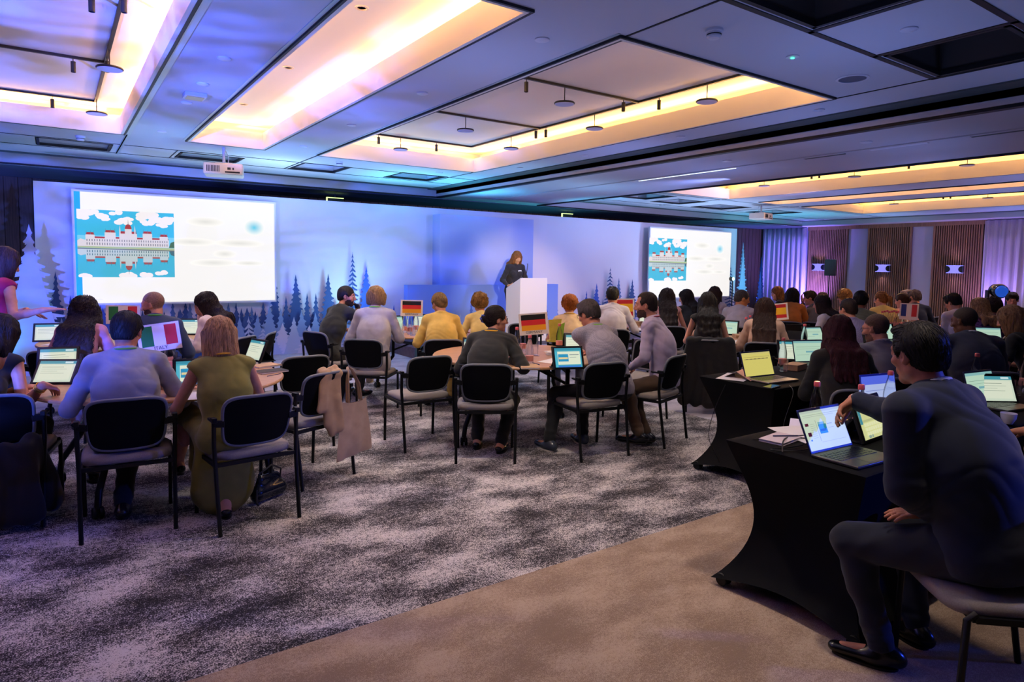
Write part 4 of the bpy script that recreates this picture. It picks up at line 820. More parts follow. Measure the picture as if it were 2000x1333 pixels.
def person(label, head_px, d, face, hface=None, hair=('short', '#2a201c'), top=('shirt', '#8a8fa8'), bottom=('trousers', '#1c1f2a'), skin='#c98f74', shoe='#14141a',
           pose='table', fem=False, lean=12, hunch=14, pitch=12, roll=0, twist=0, h=.010, pose_over=None, feet=None, hip=.52, extras=(), beard=None, cat='person', group=None,
           stand=False, width=1.0, chair=None, side_lean=0, eyes=False, group_pants=None, hc=None, hand_over=None, base=0.0, chair_at_=None, _again=False, knee=None, elbow=None, ls=1.0):
    locals_ = dict(locals())
    if hface is None: hface = face
    rng = random.Random(int(head_px[0]*13+head_px[1])); T = dep(head_px[0], head_px[1], d); T.z -= base
    rz = -R(face)
    ws = (.90 if fem else 1.0)*width; hs = (.95 if fem else 1.0)
    ln = R(lean); l2 = R(lean+hunch); hz = .90 if stand else hip
    neckd = R(lean*.6+hunch*.7); 
    M = Rz(-R(hface-face))@Rx(-R(pitch))@Ry(R(roll))
    sl = R(side_lean)
    def chain(ts):
        P = np.array([0, 0, hz]); C = P+.28*ts*unit([math.sin(sl), math.sin(ln), math.cos(ln)]); N = C+.22*ts*unit([math.sin(sl), math.sin(l2), math.cos(l2)])
        HC = N+np.array([math.sin(sl)*.05, .118*math.sin(neckd)+.018, .118*math.cos(neckd)])+M@np.array([0, .022, .022]); return P, C, N, HC
    ts = 1.0
    for _ in range(12):
        P, C, N, HC = chain(ts); top_z = HC[2]+(.122+(.0 if hair[0] in ('bald', 'shaved') else .008))*hs; ts *= 1+((T.z-top_z)/.45)*.8
    ts = min(1.22, max(.80, ts)); P, C, N, HC = chain(ts)
    top = list(top)+['plain'] if len(top) == 2 else list(top)
    off = Vector((HC[0], HC[1], 0)); off.rotate(Euler((0, 0, rz))); root = Vector((T.x-off.x, T.y-off.y, base))
    if chair_at_ and not _again:
        cf = R(chair_at_[2]); vx, vy = math.sin(cf), math.cos(cf); dl = (chair_at_[0]-root.x)*vx+(chair_at_[1]-root.y)*vy-.045
        rd = _ray(*head_px); dd = dl/max(.5, (rd[0]*vx+rd[1]*vy)); kw = dict(locals_); kw['d'] = d+min(.35, max(-.35, dd)); kw['_again'] = True
        return person(**kw)
    o = thing('person', label, cat, root, rz, group); tw = Rz(-R(twist))
    Sh = {q: N+tw@np.array([s_*.166*ws, 0, -.060]) for q, s_ in (('L', -1), ('R', 1))}
    po = dict(POSES[pose]); po.update(pose_over or {})
    def W2L(t):
        if t[0] != 'w': return t
        v = Vector(t[1:4])-root; v.rotate(Euler((0, 0, -rz))); return np.array(v)
    arms = {}
    for q, s_ in (('L', -1), ('R', 1)):
        pole = np.array((elbow or {}).get(q, [s_*.55, -.35, -1.0])); tg = np.array(W2L(po[q]), float)
        E, Wp = ik(Sh[q], tg, .285*hs, .25*hs, pole); arms[q] = (Sh[q], E, Wp)
    legs = {}
    for q, s_ in (('L', -1), ('R', 1)):
        if feet and q in feet: A = np.array(W2L(feet[q]), float)
        elif stand: A = np.array([s_*.1, .02, .08])
        else: A = np.array([s_*rng.uniform(.09, .16), rng.uniform(.30, .46), .08])
        hip_j = P+np.array([s_*.09*ws, 0, 0]); pole = np.array([s_*.15, 1.0, 1.2]) if not stand else np.array([0, 1, 0])
        if knee and q in knee: pole = np.array(knee[q], float)
        K, A = ik(hip_j, A, .43*ls, .42*ls, pole); legs[q] = (hip_j, K, A)
    allp = np.array([*arms['L'], *arms['R'], *legs['L'], *legs['R'], P, N, HC]); lo = allp.min(0)-.24; hi = allp.max(0)+.26; lo[2] = max(-.01, lo[2])
    fwd = tw@np.array([0, 1, 0])
    def torso(F, e, hem=None, k=.04):
        wr = (.118 if fem else .130)*width
        F.ell(P+np.array([0, -.01, .02]), (.168*ws+e, .118+e, .11+e), .03)
        F.cone(P+np.array([0, -.005, .06]), C, wr+e, .142*ws+e, k, flat=[0, 1, -math.tan(ln)], ratio=.74)
        F.cone(C, N-unit(N-C)*.09, .146*ws+e, .112*ws+e, k, flat=[fwd[0], fwd[1], -math.tan(l2)], ratio=.72)
        F.cone(Sh['L']*.92+N*.08, Sh['R']*.92+N*.08, .044+e, .044+e, k); 
        for q in 'LR': F.cone(N+np.array([0, 0, -.005]), Sh[q]+np.array([0, 0, .012]), .045+e*.6, .036+e, .03)
        if fem: 
            for s_ in (-1, 1): F.ell(C+tw@np.array([s_*.065, .095, .05]), (.06+e, .055+e, .06+e), .03)
    # body
    F = Field(lo, hi, h)
    torso(F, -.012)
    for q, s_ in (('L', -1), ('R', 1)):
        S, E, Wp = arms[q]; m_ = E*.55+Wp*.45
        F.cone(S, E, .044*ws, .036*ws, .02); F.cone(E, m_, .037*ws, .034*ws, .015); F.cone(m_, Wp, .034*ws, .0245*ws, .015)
        dr = unit(Wp-E); ho = (hand_over or {}).get(q, {})
        dr2 = unit(ho.get('d', dr*.8+np.array([-s_*.25, .35, -.12 if Wp[2] < .95 else .5])))
        pn = ho.get('n', (0, .2, -1) if Wp[2] < .95 else (0, -1, .2))
        hand_parts(F, Wp, dr2, pn, ho.get('side', (-s_, .2, 0)), ho.get('curl', rng.uniform(.25, .6)), 1.0 if not fem else .92, ho.get('spread', .06))
        a, K, A = legs[q]
        F.cone(a, K, .078*width, .052*width, .03); F.cone(K, A, .050, .034, .02); F.ell(K*.65+A*.35+np.array([0, -.015, 0]), (.046, .05, .10), .03)
        fd = unit([ (A-K)[0]*.3+s_*.12, 1, 0]) if not (feet and q+'d' in feet) else unit(feet[q+'d'])
        F.cone(A+np.array([0, 0, -.03])-fd*.04, A+np.array([0, 0, -.045])+fd*.14, .032, .022, .03)
    F.cone(N+np.array([0, 0, -.03]), HC+M@np.array([0, -.022, -.055]), .060*(.86 if fem else 1), .052*(.86 if fem else 1), .025)
    head_parts(F, HC, M, hs, fem=fem, fine=h < .009)
    V, Q = F.mesh(); mats = [skin_mat(skin)]; mi = np.zeros(len(Q), int)
    ctr = V[Q].mean(1); loc = (ctr-HC)@M/hs
    lip = (np.abs(loc[:, 0]) < .019) & (loc[:, 1] > .082) & (loc[:, 2] < -.0535) & (loc[:, 2] > -.0705); mats.append(mat('lips_'+skin.strip('#'), tuple(a*b_ for a, b_ in zip([int(skin[i:i+2], 16)/255 for i in (1, 3, 5)], (.93, .76, .74))), .4)); mi[lip] = 1
    if hair[0] == 'shaved' or beard:
        mats.append(mat('stubble_'+(beard or hair[1]).strip('#'), beard or hair[1], .8, noise=.3, nscale=160, bump=.4, bscale=300))
        if beard: mi[(loc[:, 2] < -.035) & (loc[:, 1] > -.0) & (loc[:, 2] > -.135) & (loc[:, 1]-(loc[:, 2]+.035)*.9 > .022) & ~lip & ((loc[:, 2] < -.048) | (np.abs(loc[:, 0]) > .045))] = 2
    if hair[0] == 'shaved':
        mats.append(mat('shorn_'+hair[1].strip('#'), hair[1], .8, noise=.35, nscale=120, bump=.4, bscale=300)); k_ = len(mats)-1
        mi[(loc[:, 2] > .02+np.maximum(0, loc[:, 1])*.75) & (np.abs(loc[:, 0]) < .09)] = k_; mi[(loc[:, 1] < -.02) & (loc[:, 2] > -.045) & (np.abs(loc[:, 0]) < .078)] = k_
    np_mesh('body', V, Q, mats, o, mi)
    hp = lambda x, y, z: HC+M@(np.array([x, y, z])*hs)
    if eyes:
        for q in (-1, 1):
            b = MB(); 
            me_v = []; c = hp(q*.031, .0800, .010); dirv = M@np.array([0, 1, 0])
            prof = [(0, .0118), (.0035, .0113), (.0062, .0100), (.0062, .0098), (.0100, .0062), (.0115, 0), (0, -.006)]
            n_ = 14; up = M@np.array([0, 0, 1]); sx_ = M@np.array([1, 0, 0]); vs = []; fs = []; ms = []
            for r_, y_ in prof:
                for k2 in range(n_): a_ = 2*PI*k2/n_; vs.append(tuple(c+dirv*y_+(sx_*math.cos(a_)+up*math.sin(a_)*.55)*max(r_, 1e-5)))
            for i2 in range(len(prof)-1):
                for k2 in range(n_): fs.append((i2*n_+k2, i2*n_+(k2+1) % n_, (i2+1)*n_+(k2+1) % n_, (i2+1)*n_+k2)); ms.append(0 if i2 < 1 else 1 if i2 < 3 else 2)
            b.v = vs; b.f = fs; b.m = ms; fixn(b.build('eye', [mat('pupil', '#0a0808', .2), mat('iris_brown', '#4a3020', .2), mat('eye_white', '#e6dedb', .25)], o))
            b = MB(); b.tube([hp(q*.016, .0885, .029), hp(q*.03, .0895, .035), hp(q*.046, .079, .031)], [.003, .0035, .002], 6); b.build('eyebrow', hair_mat(hair[1] if hair[0] != 'bald' else '#3a2a20'), o)
    # clothes
    kind, col, pat = top[:3]; cm = cloth_mat(col, pat)
    e = {'shirt': .010, 'tee': .010, 'sleeveless': .008, 'jacket': .015, 'blazer': .015, 'sweater': .017, 'dress': .010, 'halter': .006}[kind]
    G = Field(lo, hi, h); torso(G, e, k=.075)
    hemz = P[2]-(.06 if kind in ('jacket', 'blazer', 'sweater') else .02)
    if kind in ('jacket', 'blazer', 'shirt'):
        ex_ = .018 if kind != 'shirt' else .008
        G.cone(P+np.array([0, -.01, .02]), C, .142*ws+ex_, .138*ws+e+ex_*.4, .06, flat=[0, 1, -math.tan(ln)], ratio=.76)
    if kind in ('jacket', 'blazer'): G.ell(P+np.array([0, -.035, .0]), (.180*ws, .105, .12), .05)
    for q, s_ in (('L', -1), ('R', 1)):
        S, E, Wp = arms[q]
        if kind in ('sleeveless', 'halter', 'dress'):
            G.cone(S+(S-N)*.30+np.array([0, 0, -.02]), E, .062*ws, .05*ws, .012, sub=True)
            if kind == 'halter': G.cone(N+np.array([0, -.09, .0]), N+np.array([0, -.09, -.10]), .13, .10, .02, sub=True)
        elif kind == 'tee': G.cone(S, S*.42+E*.58, .050*ws, .052*ws, .02)
        else:
            x = .001 if kind == 'shirt' else .007; en = E*.12+Wp*.88 if kind == 'shirt' else E*.12+Wp*.88
            G.cone(S, E, .054*ws+x, .048*ws+x, .03); G.cone(E, en, .046*ws+x, .034*ws+x, .02)
            for t_, rr_ in ((.35, .050), (.7, .048), (.9, .050)): G.ell(S*(1-t_)+E*t_, (rr_*ws+x+.002,)*3, .01)
            for t_ in (.12, .3, .5): G.ell(E*(1-t_)+en*t_, ((.047-.010*t_)*ws+x+.002,)*3, .008)
    if kind in ('shirt', 'jacket', 'blazer') :
        for a_ in np.linspace(0, 2*PI, 14, endpoint=False):
            G.ell(N+np.array([.058*math.cos(a_)*(.9 if fem else 1), .055*math.sin(a_)+.012, .016-.022*math.sin(a_)]), (.017, .015, .020), .010)
    a1, a2, a3 = rng.uniform(0, 6), rng.uniform(0, 6), rng.uniform(0, 6); am = {'jacket': .0026, 'blazer': .0026, 'sweater': .0026}.get(kind, .0042)
    def crease(X, Y, Z):
        w1 = X*8+2.2*np.sin(Y*9+Z*6+a1)+Z*3; w2 = Z*24+2.6*np.sin(w1+a2)+Y*12+1.5*np.sin(X*21+a3)
        w3 = Z*38-X*26*np.sign(X)+2.0*np.sin(Y*17+X*11+a1)
        return am*(1.15*(.62-np.abs(np.sin(w2)))*(.5+.5*np.sin(w1*1.3+a3))+.9*(.6-np.abs(np.sin(w3*.8)))*(.5+.5*np.sin(X*15+Z*13+a2)))
    G.add_noise(crease)
    if kind not in ('dress',): G.cut(lambda X, Y, Z: (hemz+.03*np.sin(X*9+a1)*.4)-Z+0*X+0*Y)
    if kind in ('dress', 'halter', 'sleeveless'):
        c0 = N+np.array([0, .09, .02]); G.ell(c0, (.085, .10, .075), .01, sub=True)
    if kind in ('jacket', 'blazer') :
        c0 = N+fwd*.13+np.array([0, 0, -.02]); G.cone(c0, c0+np.array([0, .02, -.13]), .055, .012, .01, sub=True)
    V, Q = G.mesh()
    nm = {'shirt': 'shirt', 'tee': 't_shirt', 'sleeveless': 'top', 'halter': 'top', 'jacket': 'jacket', 'blazer': 'blazer', 'sweater': 'sweater', 'dress': 'dress'}[kind]
    np_mesh(nm, V, Q, cm, o)
    if kind in ('jacket', 'blazer') and len(top) > 3:      # shirt collar and cuffs showing
        G = Field(lo, hi, min(h, .006) if h > .006 else h)
        rg_ = [N+np.array([.055*math.cos(a_), .052*math.sin(a_)+.012, .030-.026*math.sin(a_)]) for a_ in np.linspace(0, 2*PI, 25)]
        for a_, b_ in zip(rg_[:-1], rg_[1:]): G.cone(a_, b_, .009, .009, .004); G.cone(a_+np.array([0, 0, -.014]), b_+np.array([0, 0, -.014]), .010, .010, .006)
        V, Q = G.mesh(); np_mesh('shirt_collar', V, Q, cloth_mat(top[3]), o)
        for q in 'LR':
            S, E, Wp = arms[q]; u = unit(Wp-E); G = Field(Wp-.09, Wp+.09, min(h, .006)); G.cone(Wp-u*.040, Wp-u*.008, .0335, .0325, .004)
            V, Q = G.mesh(); np_mesh('shirt_cuff', V, Q, cloth_mat(top[3]), o)
    bk, bc = bottom[:2]
    G = Field(lo, hi, h)
    G.ell(P+np.array([0, -.01, .02]), (.176*ws, .126, .10), .03)
    for q, s_ in (('L', -1), ('R', 1)):
        a, K, A = legs[q]
        if bk == 'trousers':
            G.cone(a, K, .090*width, .066*width, .04); G.cone(K, A+(K-A)*.04, .064, .050, .02); G.ell(K*.7+A*.3+np.array([0, -.012, 0]), (.06, .064, .10), .03)
            for t_ in (.8, .9): G.ell(K*(1-t_)+A*t_, (.056, .054, .03), .012)
        elif bk == 'skirt':
            G.cone(a, K+np.array([0, .0, 0]), .088, .072, .05); G.cone(K, K*.35+A*.65 if A[2] < .15 else K, .07, .07, .05)
    if bk == 'skirt': 
        Km = (legs['L'][1]+legs['R'][1])/2; Am = (legs['L'][2]+legs['R'][2])/2; G.cone((P+Km)/2, Km, .08, .07, .06); G.cone(Km, Km*.35+Am*.65, .08, .08, .06)
        if len(bottom) > 2: G.cone(P+np.array([0, .12, -.1]), P+np.array([0, .16, -.34]), .17, .19, .05, flat=(0, 1, 0), ratio=.5)
    G.add_noise(lambda X, Y, Z: .0028*(np.sin(X*30+a2+2*np.sin(Y*16+Z*9))*np.sin(Y*38+Z*33+a1)+.4*np.sin(X*60+Y*50+Z*50)))
    V, Q = G.mesh(); np_mesh(bk, V, Q, cloth_mat(bc) if not (kind == 'dress') else cm, o)
    for q, s_ in (('L', -1), ('R', 1)):
        a, K, A = legs[q]; fd = unit([(A-K)[0]*.3+s_*.12, 1, 0]) if not (feet and q+'d' in feet) else unit(feet[q+'d'])
        B = A+np.array([0, 0, -.05]); G = Field(A-.26, A+.26, max(.006, h*.8)); sw = .85 if fem else 1
        up_ = unit(np.cross(np.cross(fd, [0, 0, 1]), fd))
        G.cone(B-fd*.055+up_*.012, B+fd*.03+up_*.010, .036*sw, .040*sw, .03, flat=up_, ratio=.9); G.cone(B+fd*.02, B+fd*.165*sw, .042*sw, .032*sw, .03, flat=up_, ratio=.66)
        if not fem: G.cone(B-fd*.03+up_*.03, B+up_*.055, .036, .036, .03)
        else: G.cone(B+fd*.02+up_*.05, B+fd*.05+up_*.05, .03, .03, .015, sub=True)
        G.cut(lambda X, Y, Z: (B-up_*.030)@up_-(X*up_[0]+Y*up_[1]+Z*up_[2]))
        V, Q = G.mesh(); so = np_mesh('shoe', V, Q, mat('shoe_'+shoe.strip('#'), shoe, .25, spec=.6), o)
        b = MB(); px_ = unit(np.cross(fd, up_)); ol = []
        for a_ in np.linspace(0, 2*PI, 24, endpoint=False):
            u_ = .052+(.118*sw if math.cos(a_) > 0 else .045); cx_ = math.cos(a_)*(.150*sw if math.cos(a_) > 0 else .092); sy_ = math.sin(a_)*(.044-.006*math.cos(a_))*sw
            ol.append(B+fd*(cx_+.030)+px_*sy_)
        n_ = len(ol); vs = [tuple(p-up_*.030) for p in ol]+[tuple(p-up_*.020) for p in ol]
        b.v = vs; b.f = [tuple(range(n_))[::-1], tuple(range(n_, 2*n_))]+[(i2, (i2+1) % n_, n_+(i2+1) % n_, n_+i2) for i2 in range(n_)]; b.m = [0]*len(b.f)
        fixn(b.build('sole', mat('sole_'+('white' if shoe.startswith('#d') or shoe == '#3c4250' else 'black'), '#d8d2cc' if shoe.startswith('#d') or shoe == '#3c4250' else '#0c0c10', .5), so))
    do_hair(o, hair, HC, M, hs, N, P, C, h, rng, fem, l2)
    for ex in extras:
        if ex == 'glasses':
            b = MB()
            for q in (-1, 1):
                ring = [hp(q*.033+.0215*math.cos(a_), .103-.012*abs(q*.033+.0215*math.cos(a_))/.05, .006+.0175*math.sin(a_)) for a_ in np.linspace(0, 2*PI, 17)]
                b.tube(ring, .0016, 5, cap=False); b.tube([hp(q*.054, .091, .012), hp(q*.076, .03, .012), hp(q*.078, -.01, .004)], .0016, 5)
            b.tube([hp(-.012, .104, .010), hp(.012, .104, .010)], .0016, 5); b.build('glasses', mat('glasses_frame', '#20222c', .3), o)
        if ex[0] == 'lanyard':
            b = MB(); pts = [N+np.array([(.066+max(0, math.sin(a_))*.012)*math.cos(a_), .066*math.sin(a_)+.012-.01, .030-.045*max(0, math.sin(a_))-.006+.010*max(0, -math.sin(a_))]) for a_ in np.linspace(0, 2*PI, 25)]
            ez = e*.5
            b.tube([p+unit([p[0]-N[0], p[1]-N[1]-.01, .6])*ez for p in pts], .006, 6, cap=False, flat=.6)
            cf = C+fwd*(.14*ws)+np.array([0, .03, .02])
            b.tube([N+np.array([-.06, .06, -.01]), C+fwd*.15+np.array([-.045, 0, .12]), cf], .005, 6); b.tube([N+np.array([.06, .06, -.01]), C+fwd*.15+np.array([.045, 0, .12]), cf], .005, 6)
            b.build('lanyard', mat('lanyard_'+ex[1].strip('#'), ex[1], .6), o)
        if ex == 'badge':
            c0 = C+fwd*.135+np.array([-.06, .0, .10]); b = MB(); b.at(tuple(c0)); b.box(-.032, .032, -.003, .006, -.016, .016); b.build('name_badge', mat('badge_white', '#f2f2f2', .5), o)
        if ex == 'bracelet':
            S, E, Wp = arms['R']; u = unit(Wp-E)
            for k3 in range(3):
                c0 = Wp-u*(.02+.012*k3); a0 = unit(np.cross(u, [0, 0, 1])); b0 = np.cross(a0, u); b = MB(); b.tube([c0+(a0*math.cos(t_)+b0*math.sin(t_))*.0315 for t_ in np.linspace(0, 2*PI, 21)], .0028, 6, cap=False); b.build('bracelet', mat('gold', '#d8a848', .25, .9), o)
        if ex == 'earring':
            for q in (-1, 1): b = MB(); b.tube([hp(q*.084, -.002, -.035), hp(q*.086, -.002, -.05)], .004, 8); b.build('earring', mat('gold', '#d8a848', .25, .9), o)
        if ex == 'necklace':
            b = MB(); b.tube([N+np.array([.075*math.cos(a_), .09*math.sin(a_)+.03, .02-.07*max(0, math.sin(a_))]) for a_ in np.linspace(0, 2*PI, 25)], .007, 6, cap=False); b.build('necklace', mat('pearl', '#d8d2cc', .25), o)
        if ex[0] == 'clip':
            b = MB(); c0 = hp(-.05, -.12, -.01)
            for k3 in range(5): b.tube([hp(-.03+k3*.012, -.125, .03), hp(-.04+k3*.012, -.145, .0), hp(-.03+k3*.012, -.13, -.035)], [.005, .006, .003], 6)
            b.tube([hp(-.035, -.13, .03), hp(.022, -.13, .03)], .007, 8); b.build('hair_clip', mat('clip_'+ex[1].strip('#'), ex[1], .3), o)
    if chair:
        if chair_at_: chair_at(chair_at_[0], chair_at_[1], chair_at_[2], 'black mesh backed chair under the '+chair)
        else: place_chair(root, face, chair, label)
    return o, dict(P=P, N=N, HC=HC, M=M, arms=arms, legs=legs, root=root)

def strands(F, roots, dirs, n, step, grav, r0, off=.002, curl=0, seed=0, keep=None, fall=None):
    """strands combed over the hair surface; returns V, Q"""
    rg = np.random.RandomState(seed); K = len(roots); Pp = roots.copy(); D = dirs.copy(); path = [Pp.copy()]
    ph = rg.uniform(0, 6.28, K)
    for i in range(n-1):
        g = F.grad(Pp); D = D+np.array(grav)*.35+rg.normal(0, .11, (K, 3)); D -= g*(D*g).sum(1, keepdims=True); D /= np.linalg.norm(D, axis=1, keepdims=True)+1e-9
        Pn = Pp+D*step; dd = F.sample(Pn); gg = F.grad(Pn); Pn = Pn-gg*np.clip(dd-off, -.03, .03)[:, None]; bad = (keep(Pn) if keep else False) | (dd > .02) | ((gg*D).sum(1) > .75); Pn[bad] = Pp[bad]+(Pn[bad]-Pp[bad])*.02; Pp = Pn; path.append(Pp.copy())
    A = np.stack(path, 1)                       # K, n, 3
    if curl:
        t = np.arange(n)[None, :]*1.25+ph[:, None]; G = np.stack([F.grad(A[:, i]) for i in range(n)], 1); T_ = np.gradient(A, axis=1); T_ /= np.linalg.norm(T_, axis=2, keepdims=True)+1e-9; S_ = np.cross(T_, G)
        A = A+curl*(np.cos(t)[..., None]*G+np.sin(t)[..., None]*S_)
    T_ = np.gradient(A, axis=1); T_ /= np.linalg.norm(T_, axis=2, keepdims=True)+1e-9
    ref = np.where(np.abs(T_[..., 2:3]) > .9, np.array([1., 0, 0]), np.array([0, 0, 1.])); a = np.cross(T_, ref); a /= np.linalg.norm(a, axis=2, keepdims=True)+1e-9; b_ = np.cross(a, T_)
    rad = r0*(1-np.linspace(0, 1, n)**3*.85)[None, :, None]*rg.uniform(.7, 1.3, (K, 1, 1)); m = 4; V = []
    for k in range(m): an = 2*PI*k/m; V.append(A+(a*math.cos(an)+b_*math.sin(an))*rad)
    V = np.stack(V, 2).reshape(-1, 3); base = np.arange(K)[:, None, None]*n*m+np.arange(n-1)[None, :, None]*m; kk = np.arange(m)[None, None, :]; k2 = (kk+1) % m
    Q = np.stack([base+kk, base+m+kk, base+m+k2, base+k2], -1).reshape(-1, 4)
    return V, Q

def do_hair(o, hair, HC, M, hs, N, P, C, h, rng, fem, l2):
    style, col = hair[:2]
    if style in ('bald', 'shaved'): return
    hh = min(h, .008) if h > .006 else h; L = hair[2] if len(hair) > 2 else None
    lo = HC-.24; hi = HC+.22; lo = lo.copy(); 
    if style in ('long', 'wavy', 'curlylong'): lo[2] = HC[2]-(L or .45)-.06; lo[1] -= .30; lo[0] -= .08; hi[0] += .08
    F = Field(lo, hi, hh); P_ = lambda x, y, z: HC+M@(np.array([x, y, z])*hs)
    thick = {'short': .006, 'crop': .003, 'quiff': .010, 'bun': .006, 'curly': .020, 'bob': .014, 'long': .011, 'wavy': .016, 'curlylong': .026, 'shortlady': .016, 'receding': .003, 'pony': .007, 'thin': .004}[style]
    F.ell(P_(0, -.016, .036), np.array([.0785+thick, .0965+thick, .0905+thick])*hs, .01, M)
    F.ell(P_(0, -.060, -.022), np.array([.056+thick, .046+thick*.6, .060])*hs, .03, M)      # nape
    for q in (-1, 1): F.ell(P_(q*.070, .018, .02), np.array([.012+thick*.6, .020, .034])*hs, .015, M)   # sideburn region
    if style == 'quiff' or (style == 'short' and not fem): F.ell(P_(0, .045, .100), np.array([.052, .045, .016+thick])*hs, .02, M)
    if style in ('short', 'crop', 'quiff', 'thin', 'receding'):
        cz = {'short': .040, 'crop': .046, 'quiff': .046, 'thin': .062, 'receding': .075}[style]
        # face window and ears stay clear
        F.ell(P_(0, .125, cz-.090), np.array([.088, .075 if style != 'receding' else .115, .110])*hs, .008, M, sub=True)
        for q in (-1, 1):
            F.ell(P_(q*.085, .012, -.030), np.array([.03, .036, .052])*hs, .008, M, sub=True)
            if style in ('receding', 'thin'): F.ell(P_(q*.05, .09, .075), np.array([.032, .055, .04])*hs, .008, M, sub=True)
        F.ell(P_(0, -.02, -.140), np.array([.12, .14, .092])*hs, .01, M, sub=True)
    else:
        F.ell(P_(0, .130, -.055), np.array([.066, .072, .118])*hs, .008, M, sub=True)
        if style in ('bun', 'pony'):
            for q in (-1, 1): F.ell(P_(q*.085, .020, -.030), np.array([.03, .040, .056])*hs, .008, M, sub=True)
            F.ell(P_(0, -.02, -.150), np.array([.11, .13, .080])*hs, .01, M, sub=True)
    dn = np.array([0, 0, -1.0]); bk = M@np.array([0, -1, 0])
    if style == 'bun': F.ell(P_(0, -.116, .0), np.array([.034, .030, .038])*hs, .012, M)
    if style == 'pony': F.cone(P_(0, -.11, .03), P_(0, -.15, -.0), .024, .03, .015); F.cone(P_(0, -.15, -.0), P_(0, -.145, -.14), .03, .012, .01)
    if style in ('bob', 'shortlady'):
        ln = .085 if style == 'shortlady' else (L or .15)
        for a_ in np.linspace(-2.35, 2.35, 15):
            x, y = .075*math.sin(a_), -.078*math.cos(a_)-.004; F.cone(P_(x, y, .02), P_(x*1.16, y*1.06-(.0), .02-ln), .022+thick*.5, .020 if style == 'bob' else .014, .022)
    if style in ('long', 'wavy', 'curlylong'):
        ln = L or .42; fl = M@np.array([0, 1, 0])
        for a_ in np.linspace(-2.2, 2.2, 15):
            x, y = .078*math.sin(a_), -.076*math.cos(a_)-.006; p0 = P_(x, y, .02); p1 = P_(x*1.15, y*1.08-.01, -.10)
            F.cone(p0, p1, .022+thick*.4, .024, .022)
            if abs(a_) < 1.75:
                le = ln-.12-(abs(a_)/1.75)**2*.06+rng.uniform(-.02, .02); zs = np.linspace(p1[2], p1[2]-le, 5); pv = p1; xs_ = p1[0]+(p1[0]-HC[0])*.35
                for ii, z_ in enumerate(zs[1:]):
                    yc, xc = (np.interp(z_, [P[2], C[2], N[2]], [P[1], C[1], N[1]]), np.interp(z_, [P[2], C[2], N[2]], [P[0], C[0], N[0]]))
                    env = max(0, 1-((xs_-xc)/.19)**2)**.5
                    yb = min(pv[1]+.01, yc-.045-.098*env) if z_ < N[2]+.02 else pv[1]-.012
                    if a_ and abs(a_) > 1.3: yb = pv[1]-.01
                    nx_ = np.array([xs_+(p1[0]-xs_)*(1-(ii+1)/4)*.6, yb, z_]); F.cone(pv, nx_, .026+thick*.3-.004*ii, .022+thick*.3-.004*(ii+1), .02); pv = nx_
    if style in ('curly', 'curlylong'):
        r_ = np.random.RandomState(rng.randint(0, 9999)); nb = 130 if style == 'curly' else 260
        for _ in range(nb):
            a_ = r_.uniform(0, 2*PI); u = r_.uniform(-.55, 1); 
            v = unit([math.cos(a_)*math.sqrt(max(0, 1-u*u)), math.sin(a_)*math.sqrt(max(0, 1-u*u)), u])
            if v[1] > .35 and v[2] < .62: continue
            c = P_(*(v*np.array([.086, .104, .098])+np.array([0, -.016, .03]))); F.ell(c, (r_.uniform(.012, .022),)*3, .008)
        if style == 'curlylong':
            for _ in range(200):
                a_ = r_.uniform(-2.0, 2.0); t = r_.uniform(0, 1)**.8; x, y = .10*math.sin(a_)*(1+.45*t), -.095*math.cos(a_)-.03*t
                if abs(a_) > 1.6 and t > .75: continue
                c = P_(x, y, .03)+dn*t*(L or .30)
                if c[2] < N[2]: c[1] = min(c[1], np.interp(c[2], [P[2], C[2], N[2]], [P[1], C[1], N[1]])-.10*max(0, 1-((c[0]-C[0])/.2)**2)**.5-.035)
                F.ell(c, (r_.uniform(.018, .030),)*3, .012)
    a1 = rng.uniform(0, 6)
    if style in ('long', 'bob', 'shortlady', 'wavy'):
        F.add_noise(lambda X, Y, Z: .0035*np.sin((X-HC[0])*95+a1+1.5*np.sin(Z*14))*np.cos((Y-HC[1])*80+Z*8))
    V, Q = F.mesh(); hm = hair_mat(col)
    # combed strands
    ns = {'short': 420, 'crop': 0, 'quiff': 520, 'thin': 200, 'receding': 160, 'bun': 240, 'pony': 220, 'bob': 420, 'shortlady': 420, 'long': 460, 'wavy': 460, 'curly': 420, 'curlylong': 700}[style]
    fine_ = 2.6 if h < .0065 else 1.7 if h < .0085 else .8
    ns = int(ns*fine_)
    if ns:
        r_ = np.random.RandomState(rng.randint(0, 9999)); lv = (V-HC)@M/hs
        if style in ('short', 'quiff', 'thin', 'receding', 'curly'): ok = np.ones(len(V), bool)
        elif style == 'curlylong': ok = lv[:, 2] > -.16
        else: ok = (lv[:, 2] > -.02) & (lv[:, 2] < .125)
        cand = V[ok]; ro = cand[r_.randint(0, len(cand), ns)]; lr = (ro-HC)@M/hs
        out = lr*np.array([1, .8, 0])+np.array([0, -.01, 0])
        if style in ('bun', 'pony'): out = np.array([0, -.115, .0])-lr
        elif style in ('short', 'thin', 'receding'): out = np.stack([lr[:, 0]*.2+.03, -lr[:, 1]*0+.06, -.02+0*lr[:, 2]], 1); out[lr[:, 1] < .0] = np.array([0, -.02, -.1])
        elif style == 'quiff': out = np.stack([lr[:, 0]*.3+.05, .06+0*lr[:, 1], .05+0*lr[:, 2]], 1); out[lr[:, 2] < .06] = np.array([0, -.02, -.1])
        D0 = (out@M.T); D0 = D0/(np.linalg.norm(D0, axis=1, keepdims=True)+1e-9)
